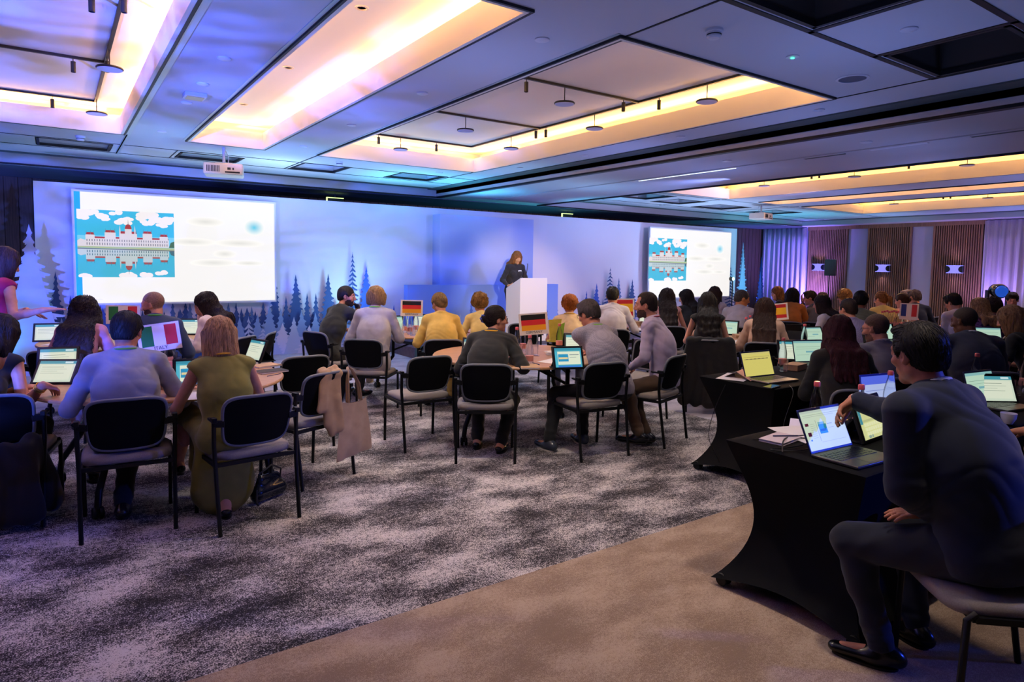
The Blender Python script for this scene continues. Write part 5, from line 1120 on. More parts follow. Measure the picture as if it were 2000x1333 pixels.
        n, st, cu, rr, gr = {'short': (4, .009, 0, .0024, 0), 'quiff': (6, .010, 0, .0024, 0), 'thin': (5, .009, 0, .0016, 0), 'receding': (4, .008, 0, .0014, 0), 'bun': (9, .014, 0, .0018, 0), 'pony': (9, .014, 0, .0018, 0), 'bob': (16, .012, 0, .0026, 1), 'shortlady': (10, .011, .003, .0034, .6), 'long': (26, .018, 0, .0032, 1), 'wavy': (24, .017, .005, .0034, 1), 'curly': (12, .007, .007, .0026, .3), 'curlylong': (20, .014, .009, .0036, .8)}[style]
        SV, SQ = strands(F, ro, D0, n, st, (0, 0, -1.0*gr), rr*(1.15 if h > .0095 else .75 if h > .0065 else .55), .0015, cu, r_.randint(0, 9999), keep=lambda q_: (lambda l_: (l_[:, 1] > .045) & (np.abs(l_[:, 0]) < .062) & (l_[:, 2] < .062))((q_-HC)@M/hs))
        Q = np.concatenate([Q, SQ+len(V)]); V = np.concatenate([V, SV])
    np_mesh('hair', V, Q, hm, o)

# ------------------------------------------------------------------ chairs
m_mesh = mat('black_mesh_back', '#0f1014', .9, spec=.15, bump=.6, bscale=700)
m_seat = mat('grey_upholstery', '#8f8886', .9, noise=.12, nscale=200, bump=.4, bscale=500)
m_rim = mat('grey_chair_shell', '#6d727c', .5)
m_frame = mat('black_powder_coat', '#0b0c0f', .45, spec=.35)
def make_chair():
    t = thing('conference_chair', '', 'chair')
    def P(u, v, off=0):       # u across -1..1, v 0..1
        hw = .205-.022*(1-v)**1.5; x = u*hw; z = .50+v*.305
        y = -.175-.065*v-.035*(1-u*u)+.02*(1-v)*(1-v)
        return (x, y-off, z)
    def sq(u, v, p=5.0):      # map disc-ish square to rounded outline
        m = max(abs(u), abs(v)); 
        if m < 1e-6: return 0, 0
        n = (abs(u)**p+abs(v)**p)**(1/p); k = m/n if n else 1; return u*k, v*k
    n = 14; b = MB(); vs = []; fs = []
    for side, off in ((0, 0), (1, .016)):
        for j in range(n+1):
            for i in range(n+1):
                u, v = sq(-1+2*i/n, -1+2*j/n); vs.append(P(u, (v+1)/2, off))
    m = (n+1)*(n+1)
    for j in range(n):
        for i in range(n):
            a = j*(n+1)+i; fs.append((a+1, a, a+n+1, a+n+2)); fs.append((m+a, m+a+1, m+a+n+2, m+a+n+1))
    b.add(vs, fs); b.build('backrest', m_mesh, t, smooth=60)
    ring = []
    for i in range(n+1): ring.append((-1+2*i/n, -1))
    for i in range(1, n+1): ring.append((1, -1+2*i/n))
    for i in range(1, n+1): ring.append((1-2*i/n, 1))
    for i in range(1, n): ring.append((-1, 1-2*i/n))
    pts = []
    for u, v in ring: a, c = sq(u, v); pts.append(P(a*1.0, (c+1)/2, .007))
    b = MB(); b.tube(pts+pts[:2], .0115, 8, cap=False); b.build('backrest_trim', m_rim, t, smooth=80)
    # seat: rounded cushion
    b = MB(); k = 28; L = []
    for (sc, z) in ((.90, .408), (.985, .418), (1.0, .435), (.985, .452), (.93, .462), (.6, .467), (.0, .466)):
        L.append([(sc*.238*(abs(math.cos(a))**.42)*math.copysign(1, math.cos(a))*(1-.05*(math.sin(a) < 0)*abs(math.sin(a))), .012+sc*.225*(abs(math.sin(a))**.42)*math.copysign(1, math.sin(a)), z+.010*(1 if math.sin(a) < -.5 else 0)*sc-.012*max(0, math.sin(a))*sc) for a in np.linspace(0, 2*PI, k, endpoint=False)])
    vs = [p for r_ in L for p in r_]; fs = [(j*k+i, j*k+(i+1) % k, (j+1)*k+(i+1) % k, (j+1)*k+i) for j in range(len(L)-1) for i in range(k)]+[tuple(range(k))[::-1]]
    b.add(vs, fs); b.build('seat', m_seat, t, smooth=60)
    for s in (-1, 1):
        b = MB(); b.tube([(s*.236, -.262, 0), (s*.240, -.205, .40), (s*.244, -.195, .52), (s*.246, -.205, .665)], .0125, 8); b.build('leg', m_frame, t)
        b = MB(); b.tube([(s*.236, .215, 0), (s*.238, .200, .405), (s*.236, .170, .425)], .0125, 8); b.build('leg', m_frame, t)
        b = MB(); b.bar((s*.246, -.205, .662), (s*.246, -.205, .690), .026, .05); b.bar((s*.248, -.210, .655), (s*.190, -.218, .650), .016, .042); b.bar((s*.248, -.215, .668), (s*.248, -.12, .672), .02, .014); b.build('bracket', m_frame, t, smooth=None, bevel=.003)
    b = MB(); b.bar((-.238, -.2, .405), (.238, -.2, .405), .022); b.bar((-.236, .17, .405), (.236, .17, .405), .022)
    for s in (-1, 1): b.bar((s*.238, -.2, .408), (s*.238, .175, .408), .022)
    b.build('seat_frame', m_frame, t, smooth=None)
    return t
_chair0 = make_chair(); _cu = [False]
def chair_at(x, y, face, label, group='black mesh backed chairs around the tables'):
    rz = -R(face)
    if not _cu[0]:
        _cu[0] = True; _chair0.location = (x, y, 0); _chair0.rotation_euler = (0, 0, rz); _chair0['label'] = label; _chair0['group'] = group; return _chair0
    return copy_thing(_chair0, (x, y, 0), rz, label, group)
def place_chair(root, face, desc, _):
    f = R(face); chair_at(root.x+.045*math.sin(f), root.y+.045*math.cos(f), face, 'black mesh backed chair under the '+desc)

# ------------------------------------------------------------------ tables
m_top = mat('table_wood', '#b98a66', .38, noise=.18, nscale=5, stretch=(1, 12, 1), bump=.05, bscale=60)
m_edge = mat('table_edge', '#c79a6c', .5)
def make_round():
    t = thing('round_table', '', 'table')
    b = MB(); b.lathe([(.79, .716), (.81, .722), (.812, .734)], 64); b.lathe([(.812, .734), (.806, .742), (0, .742)], 64, mi=1); b.lathe([(0, .716), (.79, .716)], 64); o = fixn(b.build('tabletop', [m_edge, m_top], t, smooth=50))
    for sx in (-1, 1):
        for sy in (-1, 1):
            x, y = sx*.42, sy*.30
            b = MB(); b.tube([(x, y, .71), (x, y, .42), (x+sx*.12, y+sy*.16, .16), (x+sx*.13, y+sy*.17, .075)], .021, 10); b.build('leg', m_frame, t)
            b = MB()
            for q in (-1, 1): b.at((x+sx*.13+q*.018, y+sy*.17, .037)); b.lathe([(.034, -.011), (.037, -.006), (.037, .006), (.034, .011)], 16, axis='x')
            b.at(); b.box(x+sx*.13-.008, x+sx*.13+.008, y+sy*.17-.01, y+sy*.17+.01, .03, .09); fixn(b.build('caster', m_frame, t))
    b = MB()
    for sx in (-1, 1): b.bar((sx*.42, -.30, .62), (sx*.42, .30, .62), .03); b.bar((sx*.42, -.28, .5), (0, -.0, .70), .022); b.bar((sx*.42, .28, .5), (0, 0, .70), .022)
    b.bar((-.5, -.18, .70), (.5, -.18, .70), .03); b.bar((-.5, .18, .70), (.5, .18, .70), .03); b.build('underframe', m_frame, t, smooth=None)
    return t
_rt = make_round(); _ru = [False]
def round_table(x, y, rz, label):
    if not _ru[0]: _ru[0] = True; _rt.location = (x, y, 0); _rt.rotation_euler = (0, 0, rz); _rt['label'] = label; _rt['group'] = 'round wooden tables'; return
    copy_thing(_rt, (x, y, 0), rz, label, 'round wooden tables')
m_span = mat('black_spandex', '#0e0f12', .8, bump=.25, bscale=500, spec=.15)
def spandex_table(x0, x1, y0, y1, label):
    t = thing('draped_table', label, 'table', ((x0+x1)/2, (y0+y1)/2, 0), 0, 'tables in black stretch covers')
    hx, hy = (x1-x0)/2, (y1-y0)/2; per = []; nx, ny = 28, 18
    for i in range(nx): per.append((-1+2*i/nx, -1, i/nx))
    for i in range(ny): per.append((1, -1+2*i/ny, i/ny))
    for i in range(nx): per.append((1-2*i/nx, 1, i/nx))
    for i in range(ny): per.append((-1, 1-2*i/ny, i/ny))
    b = MB(); n = len(per); H = 18; vs = []
    for j in range(H+1):
        t_ = j/H
        for (u, v, s) in per:
            c = (math.sin(PI*s))                    # 0 at corners
            zb = .035+.055*c; z = zb+(.745-zb)*t_
            ins = .125*math.sin(PI*min(1, t_**.8*1.0))**1.1 + .02*c*math.sin(PI*t_)
            ex = .035*(1-t_)**3*(1-c)
            r_ = 1
            vs.append((u*(hx-ins+ex), v*(hy-ins*.8+ex), z))
    fs = [(j*n+i, j*n+(i+1) % n, (j+1)*n+(i+1) % n, (j+1)*n+i) for j in range(H) for i in range(n)]
    vs += [(u*hx*.985, v*hy*.97, .750) for u, v, s in per]; fs += [(H*n+i, H*n+(i+1) % n, (H+1)*n+(i+1) % n, (H+1)*n+i) for i in range(n)]; fs.append(tuple(range((H+1)*n, (H+2)*n)))
    b.add(vs, fs); b.build('stretch_cover', m_span, t, smooth=55)
    for sx in (-1, 1):
        for sy in (-1, 1):
            b = MB(); x, y = sx*(hx-.01), sy*(hy-.01); b.at((x, y, .034))
            for q in (-1, 1): b.lathe([(.030, q*.016-.009), (.033, q*.016-.004), (.033, q*.016+.004), (.030, q*.016+.009)], 16, axis='x')
            b.at(); b.box(x-.01, x+.01, y-.01, y+.01, .03, .07); fixn(b.build('caster', m_frame, t))
# ------------------------------------------------------------------ things on the tables
UI = {
 'form': [(0, 1, 0, 1, '#d7e6cf'), (0, 1, .86, 1, '#4b9fb0'), (.06, .94, .10, .80, '#e6eed6'), (.1, .7, .70, .72, '#8a9a8a'), (.1, .8, .6, .615, '#a0b0a0'), (.1, .55, .5, .515, '#a0b0a0'), (.1, .75, .4, .415, '#a0b0a0'), (.7, .92, .89, .97, '#d8f0f0')],
 'slide': [(0, 1, 0, 1, '#4fb0c4'), (0, 1, .88, 1, '#3f97ae'), (.1, .95, .14, .82, '#e8f2d8'), (.12, .5, .3, .68, '#2f9ac8'), (.14, .48, .42, .52, '#e8d8a0'), (.55, .9, .62, .66, '#8a9a9a'), (.55, .8, .5, .52, '#8a9a9a'), (.0, .1, 0, .8, '#55bcd4'), (.1, .95, .0, .08, '#3c80d8')],
 'yellow': [(0, 1, 0, 1, '#e0d473'), (0, 1, .93, 1, '#d8cc80'), (.05, .97, .80, .815, '#a89a60'), (.06, .9, .70, .73, '#9a8c58')]+[(.12+k*.14, .19+k*.14, .70, .735, '#6a6048') for k in range(6)],
 'web': [(0, 1, 0, 1, '#cfe2cb'), (0, 1, .94, 1, '#bfd0c4'), (.05, .95, .885, .893, '#90a090'), (.05, .8, .84, .847, '#a0a8a0'), (.04, .12, .62, .69, '#5a1c38'), (.05, .13, .36, .46, '#4a1a3c'), (.07, .11, .24, .28, '#5088a8'), (.30, .305, .2, .74, '#404848'), (.34, .53, .38, .62, '#2f8ea8'), (.34, .50, .62, .68, '#7fb8c0'), (.36, .5, .44, .5, '#1a607c'), (.56, .68, .60, .61, '#607070'), (.56, .7, .5, .507, '#90a0a0')]+[(.14, .25, .3+.05*k, .305+.05*k, '#8a988c') for k in range(8)]+[(.30, .9, .18-.01, .176, '#a0a8a0')],
 'keyboard': [(0, 1, 0, 1, '#dcdf9c'), (0, 1, .87, 1, '#4a94a4'), (0, .1, .4, .87, '#4a94a4'), (.3, .5, .905, .94, '#2a4a5a'), (.62, .72, .9, .97, '#9fd0c8'), (.1, 1, .44, .5, '#c4c890'), (.2, .95, .8, .81, '#a4a878'), (.42, .56, .76, .775, '#70745c'), (.2, .95, .62, .627, '#b4b888')]+[(.12+.088*k+.01*r_, .19+.088*k+.01*r_, .32-.115*r_, .41-.115*r_, '#ecefc0') for k in range(10 if True else 0) for r_ in range(3)]+[(.12, .22, .03, .10, '#98b0a0'), (.24, .3, .03, .1, '#98b0a0')],
 'blue': [(0, 1, 0, 1, '#b8c6f0'), (0, 1, .72, 1, '#5a6ee8'), (.1, .9, .5, .52, '#8090d0')],
 'doc': [(0, 1, 0, 1, '#bfe0c8'), (0, 1, .9, 1, '#8cc0c0'), (.08, .92, .7, .715, '#80a090'), (.08, .9, .6, .61, '#80a090'), (.4, .75, .42, .5, '#78b0b8'), (.08, .5, .3, .31, '#80a090')]}
def ui_panel(b, w, hgt, kind, y, M, names, base_z=0):
    for k, (u0, u1, v0, v1, c) in enumerate(UI[kind]):
        nm = 'ui_'+c.strip('#'); 
        if nm not in names: names.append(nm); M.append(mat(nm, c, .3, emit=.62))
        b.quad(((u0-.5)*w, y-.0002*(k+1), base_z+v0*hgt), ((min(1, u1)-.5)*w, y-.0002*(k+1), base_z+v0*hgt), ((min(1, u1)-.5)*w, y-.0002*(k+1), base_z+v1*hgt), ((u0-.5)*w, y-.0002*(k+1), base_z+v1*hgt), names.index(nm))
m_bez = mat('dark_bezel', '#12131a', .3); m_case = mat('black_folio', '#14151a', .7, bump=.3, bscale=300); m_bezb = mat('navy_bezel', '#23285c', .35); m_alu = mat('laptop_alu', '#5c5a58', .35, .6)
def tablet(x, y, face, label, kind='form', z=.742, tilt=22, w=.25, hgt=.175, body=None):
    t = thing('tablet', label, 'tablet', (x, y, z), -R(face), 'tablets in black folio cases')
    T_ = Matrix.Translation((0, 0, .008)) @ Matrix.Rotation(-R(tilt), 4, 'X')
    def par(o): o.matrix_local = T_; return o
    b = MB(); b.box(-w/2-.012, w/2+.012, 0, .014, -.006, hgt+.018); par(b.build('case', m_case, t, bevel=.004))
    b = MB(); b.box(-w/2-.004, w/2+.004, -.004, 0, .002, hgt+.010); par(b.build('tablet_body', m_bez, t, bevel=.002))
    b = MB(); M = []; nm = []; ui_panel(b, w-.018, hgt-.012, kind, -.0042, M, nm, .010); par(b.build('display', M, t, smooth=None))
    b = MB(); sh = hgt*math.sin(R(tilt)); b.add([(-w/2, .012, .0), (w/2, .012, .0), (w/2, .15, 0), (-w/2, .15, 0), (-w/2, .012, .006), (w/2, .012, .006), (w/2, .15, .006), (-w/2, .15, .006)], [(0, 3, 2, 1), (4, 5, 6, 7), (0, 1, 5, 4), (1, 2, 6, 5), (2, 3, 7, 6), (3, 0, 4, 7)])
    b.bar((-w*.0, .148, .004), (0, .02+hgt*.62*math.sin(R(tilt)), hgt*.62*math.cos(R(tilt))), w*.9, .005); b.build('folio_stand', m_case, t, smooth=None)
    return t
def laptop(x, y, face, label, kind='web', z=.752, lid=22, w=.315, dpt=.215, m_lid=None, m_base=None):
    t = thing('laptop', label, 'laptop', (x, y, z), -R(face), 'open laptops'); ml = m_lid or m_bezb; mb = m_base or m_alu
    b = MB(); b.box(-w/2, w/2, -dpt/2, dpt/2, 0, .014); b.build('base', mb, t, bevel=.004)
    b = MB()
    for r_ in range(5):
        for k in range(13): b.box(-w*.43+k*w*.0665, -w*.43+k*w*.0665+w*.056, dpt*.36-r_*.021-.017, dpt*.36-r_*.021, .0140, .0156)
    b.build('keyboard', m_bez, t, smooth=None)
    b = MB(); b.box(-.05, .05, -dpt*.44, -dpt*.17, .0140, .0146); b.build('touchpad', m_alu, t, smooth=None)
    T_ = Matrix.Translation((0, dpt/2-.004, .012)) @ Matrix.Rotation(-R(lid), 4, 'X')
    b = MB(); b.box(-w/2, w/2, 0, .007, 0, .205); o = b.build('lid', ml, t, bevel=.003); o.matrix_local = T_
    b = MB(); M = []; nm = []; ui_panel(b, w-.014, .180, kind, -.0005, M, nm, .012); o = b.build('display', M, t, smooth=None); o.matrix_local = T_
    return t
m_glass = mat('clear_glass', '#f4f8ff', .02, trans=1, ior=1.12, spec=.8, alpha=.6)
m_water = mat('bottle_glass', '#dfe9fb', .03, trans=1, ior=1.13, spec=.9, alpha=.6)
m_cap = mat('pink_red_cap', '#d8606c', .35); m_label = mat('bottle_label', '#d68a80', .5)
def make_bottle():
    t = thing('water_bottle', '', 'bottle')
    b = MB(); b.lathe([(0, 0), (.031, .002), (.034, .01), (.034, .12), (.030, .15), (.018, .20), (.0135, .215), (.0135, .238), (0, .24)], 24); fixn(b.build('glass', m_water, t))
    b = MB(); b.lathe([(.0345, .03), (.0348, .032), (.0348, .075), (.0345, .077)], 24); fixn(b.build('label_band', m_label, t))
    b = MB(); b.lathe([(.0155, .228), (.0162, .23), (.0162, .250), (.013, .255), (0, .255)], 20); fixn(b.build('cap', m_cap, t))
    return t
def make_tumbler():
    t = thing('drinking_glass', '', 'glass'); b = MB(); b.lathe([(0, .004), (.026, .004), (.028, 0), (.031, .005), (.036, .10), (.0335, .10), (.029, .012), (0, .010)], 24); fixn(b.build('glass', m_glass, t)); return t
_pro = {}
def place_proto(key, maker, loc, rz, label, group):
    if key not in _pro:
        o = maker(); _pro[key] = o; o.location = loc; o.rotation_euler = (0, 0, rz); o['label'] = label; o['group'] = group; return o
    return copy_thing(_pro[key], loc, rz, label, group)
def bottle(p, label, z=.742): return place_proto('b', make_bottle, (p[0], p[1], z), 0, label, 'glass water bottles with pink red caps')
def tumbler(p, label, z=.742): return place_proto('g', make_tumbler, (p[0], p[1], z), 0, label, 'drinking glasses')
m_paper = mat('white_paper', '#e4dfe2', .8); m_kraft = mat('kraft_cover', '#b89878', .8)
def papers(p, rz, label, w=.21, l=.297, n=1, z=.743, m_=None, name='paper_sheet', cat='paper', th=.0012):
    t = thing(name, label, cat, (p[0], p[1], z), R(rz))
    rr = random.Random(int(p[0]*100))
    for k in range(n):
        b = MB(); c, s = math.cos(R(rr.uniform(-6, 6)*k)), math.sin(R(rr.uniform(-6, 6)*k)); nx = 6; vs = []
        for zz in (0, th):
            for i in range(nx+1):
                for q in (-1, 1): x, y = (-.5+i/nx)*l, q*w/2; vs.append((x*c-y*s, x*s+y*c, k*th*1.2+zz+.006*(i/nx)**3*(1 if n == 1 else 0)))
        m = 2*(nx+1); fs = [(i*2, i*2+1, i*2+3, i*2+2) for i in range(nx)]+[(m+i*2, m+i*2+2, m+i*2+3, m+i*2+1) for i in range(nx)]+[(0, m, m+1, 1), (2*nx, 2*nx+1, m+2*nx+1, m+2*nx)]+[(i*2, i*2+2, m+i*2+2, m+i*2) for i in range(nx)]+[(i*2+1, m+i*2+1, m+i*2+3, i*2+3) for i in range(nx)]
        b.add(vs, fs); b.build('sheet' if name == 'paper_sheet' else 'page_block', m_ or m_paper, t, smooth=None)
    return t
def notebook(p, rz, label, col='#b89878', z=.743, w=.15, l=.21):
    t = thing('notebook', label, 'notebook', (p[0], p[1], z), R(rz)); b = MB(); b.box(-l/2, l/2, -w/2, w/2, .001, .011); b.build('pages', m_paper, t, smooth=None)
    b = MB(); b.box(-l/2-.002, l/2+.002, -w/2-.002, w/2+.002, .011, .013); b.box(-l/2-.002, l/2+.002, -w/2-.002, w/2+.002, 0, .001); b.build('cover', mat('cover_'+col.strip('#'), col, .7), t, smooth=None); return t
def pen(p, rz, label, z=.757):
    b = MB(); b.tube([(-.07, 0, 0), (.055, 0, 0), (.068, 0, 0)], [.004, .004, .001], 8); o = b.build('pen', m_bezb, None, (p[0], p[1], z), R(rz)); return tag(o, label, 'pen')
def phone(p, rz, label, z=.743):
    t = thing('phone', label, 'phone', (p[0], p[1], z), R(rz)); b = MB(); b.box(-.075, .075, -.036, .036, 0, .009); b.build('body', m_bez, t, bevel=.003); b = MB(); b.box(-.07, .07, -.032, .032, .009, .0095); b.build('screen_glass', mat('black_glass', '#0a0b10', .08), t, smooth=None); return t
def card_box(p, rz, label, z=.742, s=(.14, .10, .06), col='#b08e70'):
    t = thing('cardboard_box', label, 'box', (p[0], p[1], z), R(rz)); b = MB(); b.box(-s[0]/2, s[0]/2, -s[1]/2, s[1]/2, 0, s[2]*.8); b.build('tray', mat('card_'+col.strip('#'), col, .8), t, bevel=.002); b = MB(); b.box(-s[0]/2-.002, s[0]/2+.002, -s[1]/2-.002, s[1]/2+.002, s[2]*.8, s[2]); b.build('lid', mat('card_'+col.strip('#'), col, .8), t, bevel=.002); return t
def flag_sign(p, face, label, kind, zc=1.06, roll=0, text=None, w=.26, hgt=.19, table_z=.742):
    t = thing('flag_sign', label, 'table sign', (p[0], p[1], table_z), -R(face), 'table signs with national flags')
    cols = {'italy': ['#1f7a3c', '#f1ebe6', '#d6323c'], 'france': ['#1f3a8c', '#f1ebe6', '#d6323c'], 'germany': ['#141414', '#d92b34', '#f2a81e'], 'spain': ['#c8202c', '#f4c01e', '#c8202c']}[kind]
    Mn = [mat('sign_card', '#ece2d8', .6), mat('sign_edge', '#c9a886', .6), mat('ink_black', '#141418', .6)]+[mat('flag_'+c.strip('#'), c, .6) for c in cols]; fi = [Mn.index(mat('flag_'+c.strip('#'), c)) for c in cols]
    b = MB(); H0 = zc-table_z-hgt/2; b.box(-w/2, w/2, -.004, .004, 0, hgt, 0)
    u0, u1, v0, v1 = -.42*w, .42*w, hgt*(.20 if text or kind != 'spain' else .12), hgt*.93
    for sgn in (-1, 1):
        y = sgn*.0045
        if kind in ('italy', 'france'):
            for k in range(3): a, c = u0+(u1-u0)*k/3, u0+(u1-u0)*(k+1)/3; a, c = (a, c) if sgn < 0 else (-c, -a); b.quad((a, y, v0), (c, y, v0), (c, y, v1), (a, y, v1), fi[k])
        else:
            fr = [(2/3, 1), (1/3, 2/3), (0, 1/3)] if kind == 'germany' else [(.75, 1), (.25, .75), (0, .25)]
            for k in range(3): b.quad((u0, y, v0+(v1-v0)*fr[k][0]), (u1, y, v0+(v1-v0)*fr[k][0]), (u1, y, v0+(v1-v0)*fr[k][1]), (u0, y, v0+(v1-v0)*fr[k][1]), fi[k])
            if kind == 'spain': b.quad((u0+.05, y*1.05, v0+.055), (u0+.085, y*1.05, v0+.055), (u0+.085, y*1.05, v0+.095), (u0+.05, y*1.05, v0+.095), fi[0])
    if text:
        tv, tf = text_verts(text, .034)
        b.add([(x*1.0, -.0052, z+hgt*.115) for x, z, _ in tv], tf, 2)
    o = b.build('card', Mn, t, smooth=None); o.location = (0, 0, H0); o.rotation_euler = (R(-4), R(roll), 0)
    b = MB(); b.box(-.05, .05, -.04, .04, 0, .004); b.box(-.04, -.036, -.003, .003, 0, H0+.04); b.box(.036, .04, -.003, .003, 0, H0+.04); b.box(-.045, .045, .006, .009, H0-.01, H0+.06); b.build('clear_stand', m_glass, t, smooth=None)
    return t

# ------------------------------------------------------------------ everyone in the room
def W(px, py, z): p = onz(px, py, z); return ('w', p.x, p.y, p.z)
def WD(px, py, d): p = dep(px, py, d); return ('w', p.x, p.y, p.z)
def XY(px, py, z=.742): p = onz(px, py, z); return (p.x, p.y)
G_ = 'seated conference guests'
# --- left tables
person('standing person in sleeveless magenta top, arm stretched over the left tables', (8, 484), 5.2, 55, 72, ('bob', '#3a2c30', .19), ('sleeveless', '#b0185c'), ('trousers', '#20242c'), '#c58a78', fem=True, stand=True, lean=8, hunch=6, pitch=22, h=.008,
       pose_over=dict(R=WD(84, 606, 5.0), L=WD(52, 606, 5.25)), hand_over=dict(R=dict(d=(.3, .9, .05), n=(0, 0, -1), curl=.12, spread=.2), L=dict(d=(.2, .8, -.4), n=(0, 0, -1), curl=.15, spread=.2)), twist=0)
person('person with long dark hair, glasses and black sleeveless top touching a tablet, far left', (0, 615), 4.2, 30, 48, ('long', '#1c1518', .38), ('halter', '#101216'), ('trousers', '#101216'), '#c78c74', fem=True, lean=14, hunch=18, pitch=26, h=.007,
       pose_over=dict(R=W(84, 752, .83), L=W(30, 762, .77)), hand_over=dict(R=dict(d=(.1, .8, -.35), n=(0, -.1, -1), curl=.5)), extras=['glasses', 'bracelet'], chair='person touching a tablet at far left', chair_at_=(-.28, 5.02, 12))
person('person in pink sweater with long curly dark hair, back turned, at the far left table', (165, 582), 6.0, 20, 24, ('curlylong', '#2c2224', .44), ('sweater', '#c98a9c'), ('trousers', '#c0a0a0'), '#c99080', fem=True, side_lean=2, lean=16, h=.008, chair='person in pink sweater', chair_at_=(.06, 7.02, 24))
person('person in blue grey shirt with short dark hair, back turned, before the near Italy sign', (247, 608), 4.05, 5, 26, ('short', '#1c1a1c'), ('shirt', '#888da2'), ('trousers', '#181a20'), '#b5745c', pose='side', lean=12, hunch=15, pitch=14, h=.006,
       feet=dict(L=W(180, 925, .10), R=W(240, 985, .08)), extras=['glasses', ('lanyard', '#5c9a3a')], chair='person in blue grey shirt', chair_at_=(.33, 4.54, 4), width=1.02, pose_over=dict(L=(-.2, .34, .775), R=(.24, .34, .775)))
person('person in olive sleeveless dress with blond bob, back turned', (428, 620), 4.1, 0, 2, ('bob', '#b08a64', .15), ('dress', '#7c7630'), ('skirt', '#7c7630', 1), '#c58e7a', fem=True, lean=10, hunch=12, pitch=16, h=.007,
       feet=dict(L=W(348, 902, .24), R=W(440, 985, .08)), pose='table', extras=[('lanyard', '#d8a020')], chair='person in olive dress', chair_at_=(.95, 4.28, -6))
person('bald bearded person in dark blue sweater looking left behind the far Italy sign', (298, 570), 6.1, 14, -62, ('shaved', '#8c6a5e'), ('sweater', '#2c3c60'), ('trousers', '#20222c'), '#c08470', beard='#5a3c34', h=.008, extras=[('lanyard', '#5cb83c')], chair='bald bearded person in dark blue sweater')
person('person with dark wavy hair in pale pink jacket looking down to the left', (402, 572), 6.9, -45, -72, ('wavy', '#2c2020', .26), ('jacket', '#d8c4c4'), ('trousers', '#c8b8b8'), '#c9917c', fem=True, pitch=24, h=.008, pose='chinR', eyes=True, chair='person in pale pink jacket')
# --- first middle table
person('bearded smiling person in black t-shirt looking right', (677, 558), 7.8, 68, 122, ('crop', '#241c1a'), ('tee', '#26282a'), ('trousers', '#2a2826'), '#c98a70', beard='#3a2a24', pitch=6, lean=14, h=.008, pose_over=dict(R=(.12, .36, .98), L=(-.1, .35, .78)), hand_over=dict(R=dict(d=(-.3, .2, .8), n=(0, -1, .2), curl=.8)), eyes=True, chair='bearded person in black t-shirt')
person('person in light grey blazer with short wavy blond hair, back turned', (735, 560), 7.25, 30, 38, ('shortlady', '#a8845c'), ('blazer', '#a8a4b0'), ('trousers', '#9a96a0'), '#c99078', fem=True, shoe='#d8c4b4', lean=14, hunch=10, h=.008, width=1.08, feet=dict(L=W(657, 743, .08), R=W(708, 748, .08)), extras=[('lanyard', '#6cc040')], chair='person in light grey blazer', chair_at_=(2.75, 6.60, 42))
person('person in yellow blazer with pinned up fair hair, back turned', (858, 572), 7.3, 24, -8, ('bun', '#8c7048'), ('blazer', '#d8b45c'), ('trousers', '#c8a45c'), '#c99078', fem=True, pitch=24, lean=14, h=.008, extras=['earring'], chair='person in yellow blazer')
person('person in pale yellow polo with curly light brown hair beside the yellow blazer', (937, 573), 7.9, 16, 20, ('curly', '#94703c'), ('tee', '#dcc47c'), ('trousers', '#4a4a60'), '#c08064', fem=True, lean=16, pitch=16, h=.009, chair='person in pale yellow polo')
# --- near middle table
person('person in black sweater with clipped dark hair and glasses, face in profile to the right', (970, 597), 5.55, 46, 106, ('bun', '#241a1c'), ('sweater', '#191a1d'), ('trousers', '#0f1014'), '#c98c76', fem=True, lean=24, hunch=14, pitch=4, h=.007, width=1.08, feet=dict(L=W(932, 858, .08), R=W(978, 866, .08)), pose_over=dict(R=(.16, .34, .775), L=(-.1, .36, .775)),
       extras=['glasses', ('lanyard', '#e0a820'), ('clip', '#3c58c8')], eyes=True, chair='person in black sweater', chair_at_=(2.93, 4.58, 32))
person('grey haired person with glasses in small checked shirt leaning on one hand', (1150, 586), 5.75, 8, -12, ('quiff', '#4c4446'), ('shirt', '#9a96a8', 'check'), ('trousers', '#16161c'), '#c08068', shoe='#3c4250', lean=16, hunch=22, pitch=22, h=.006, width=1.05, side_lean=-3,
       feet=dict(L=W(1073, 862, .08), R=W(1137, 850, .08)), pose_over=dict(L=(-.06, .28, 1.02), R=(.0, .36, .80)), hand_over=dict(L=dict(d=(.1, .1, 1), n=(0, -1, 0), curl=.7)), extras=['glasses', ('lanyard', '#7cc048')], chair='person in small checked shirt', chair_at_=(3.74, 4.20, 8))
person('balding bearded person in lilac shirt in profile looking left', (1262, 570), 6.1, -28, -42, ('receding', '#2c2422'), ('shirt', '#b8aed0'), ('trousers', '#4a3628'), '#c98c76', beard='#4a342c', lean=6, hunch=14, pitch=6, h=.006, feet=dict(L=W(1248, 848, .14), R=W(1262, 848, .10)), pose='lap', extras=[('lanyard', '#8c2c4c')], eyes=True, chair='person in lilac shirt', chair_at_=(4.51, 4.21, -17))
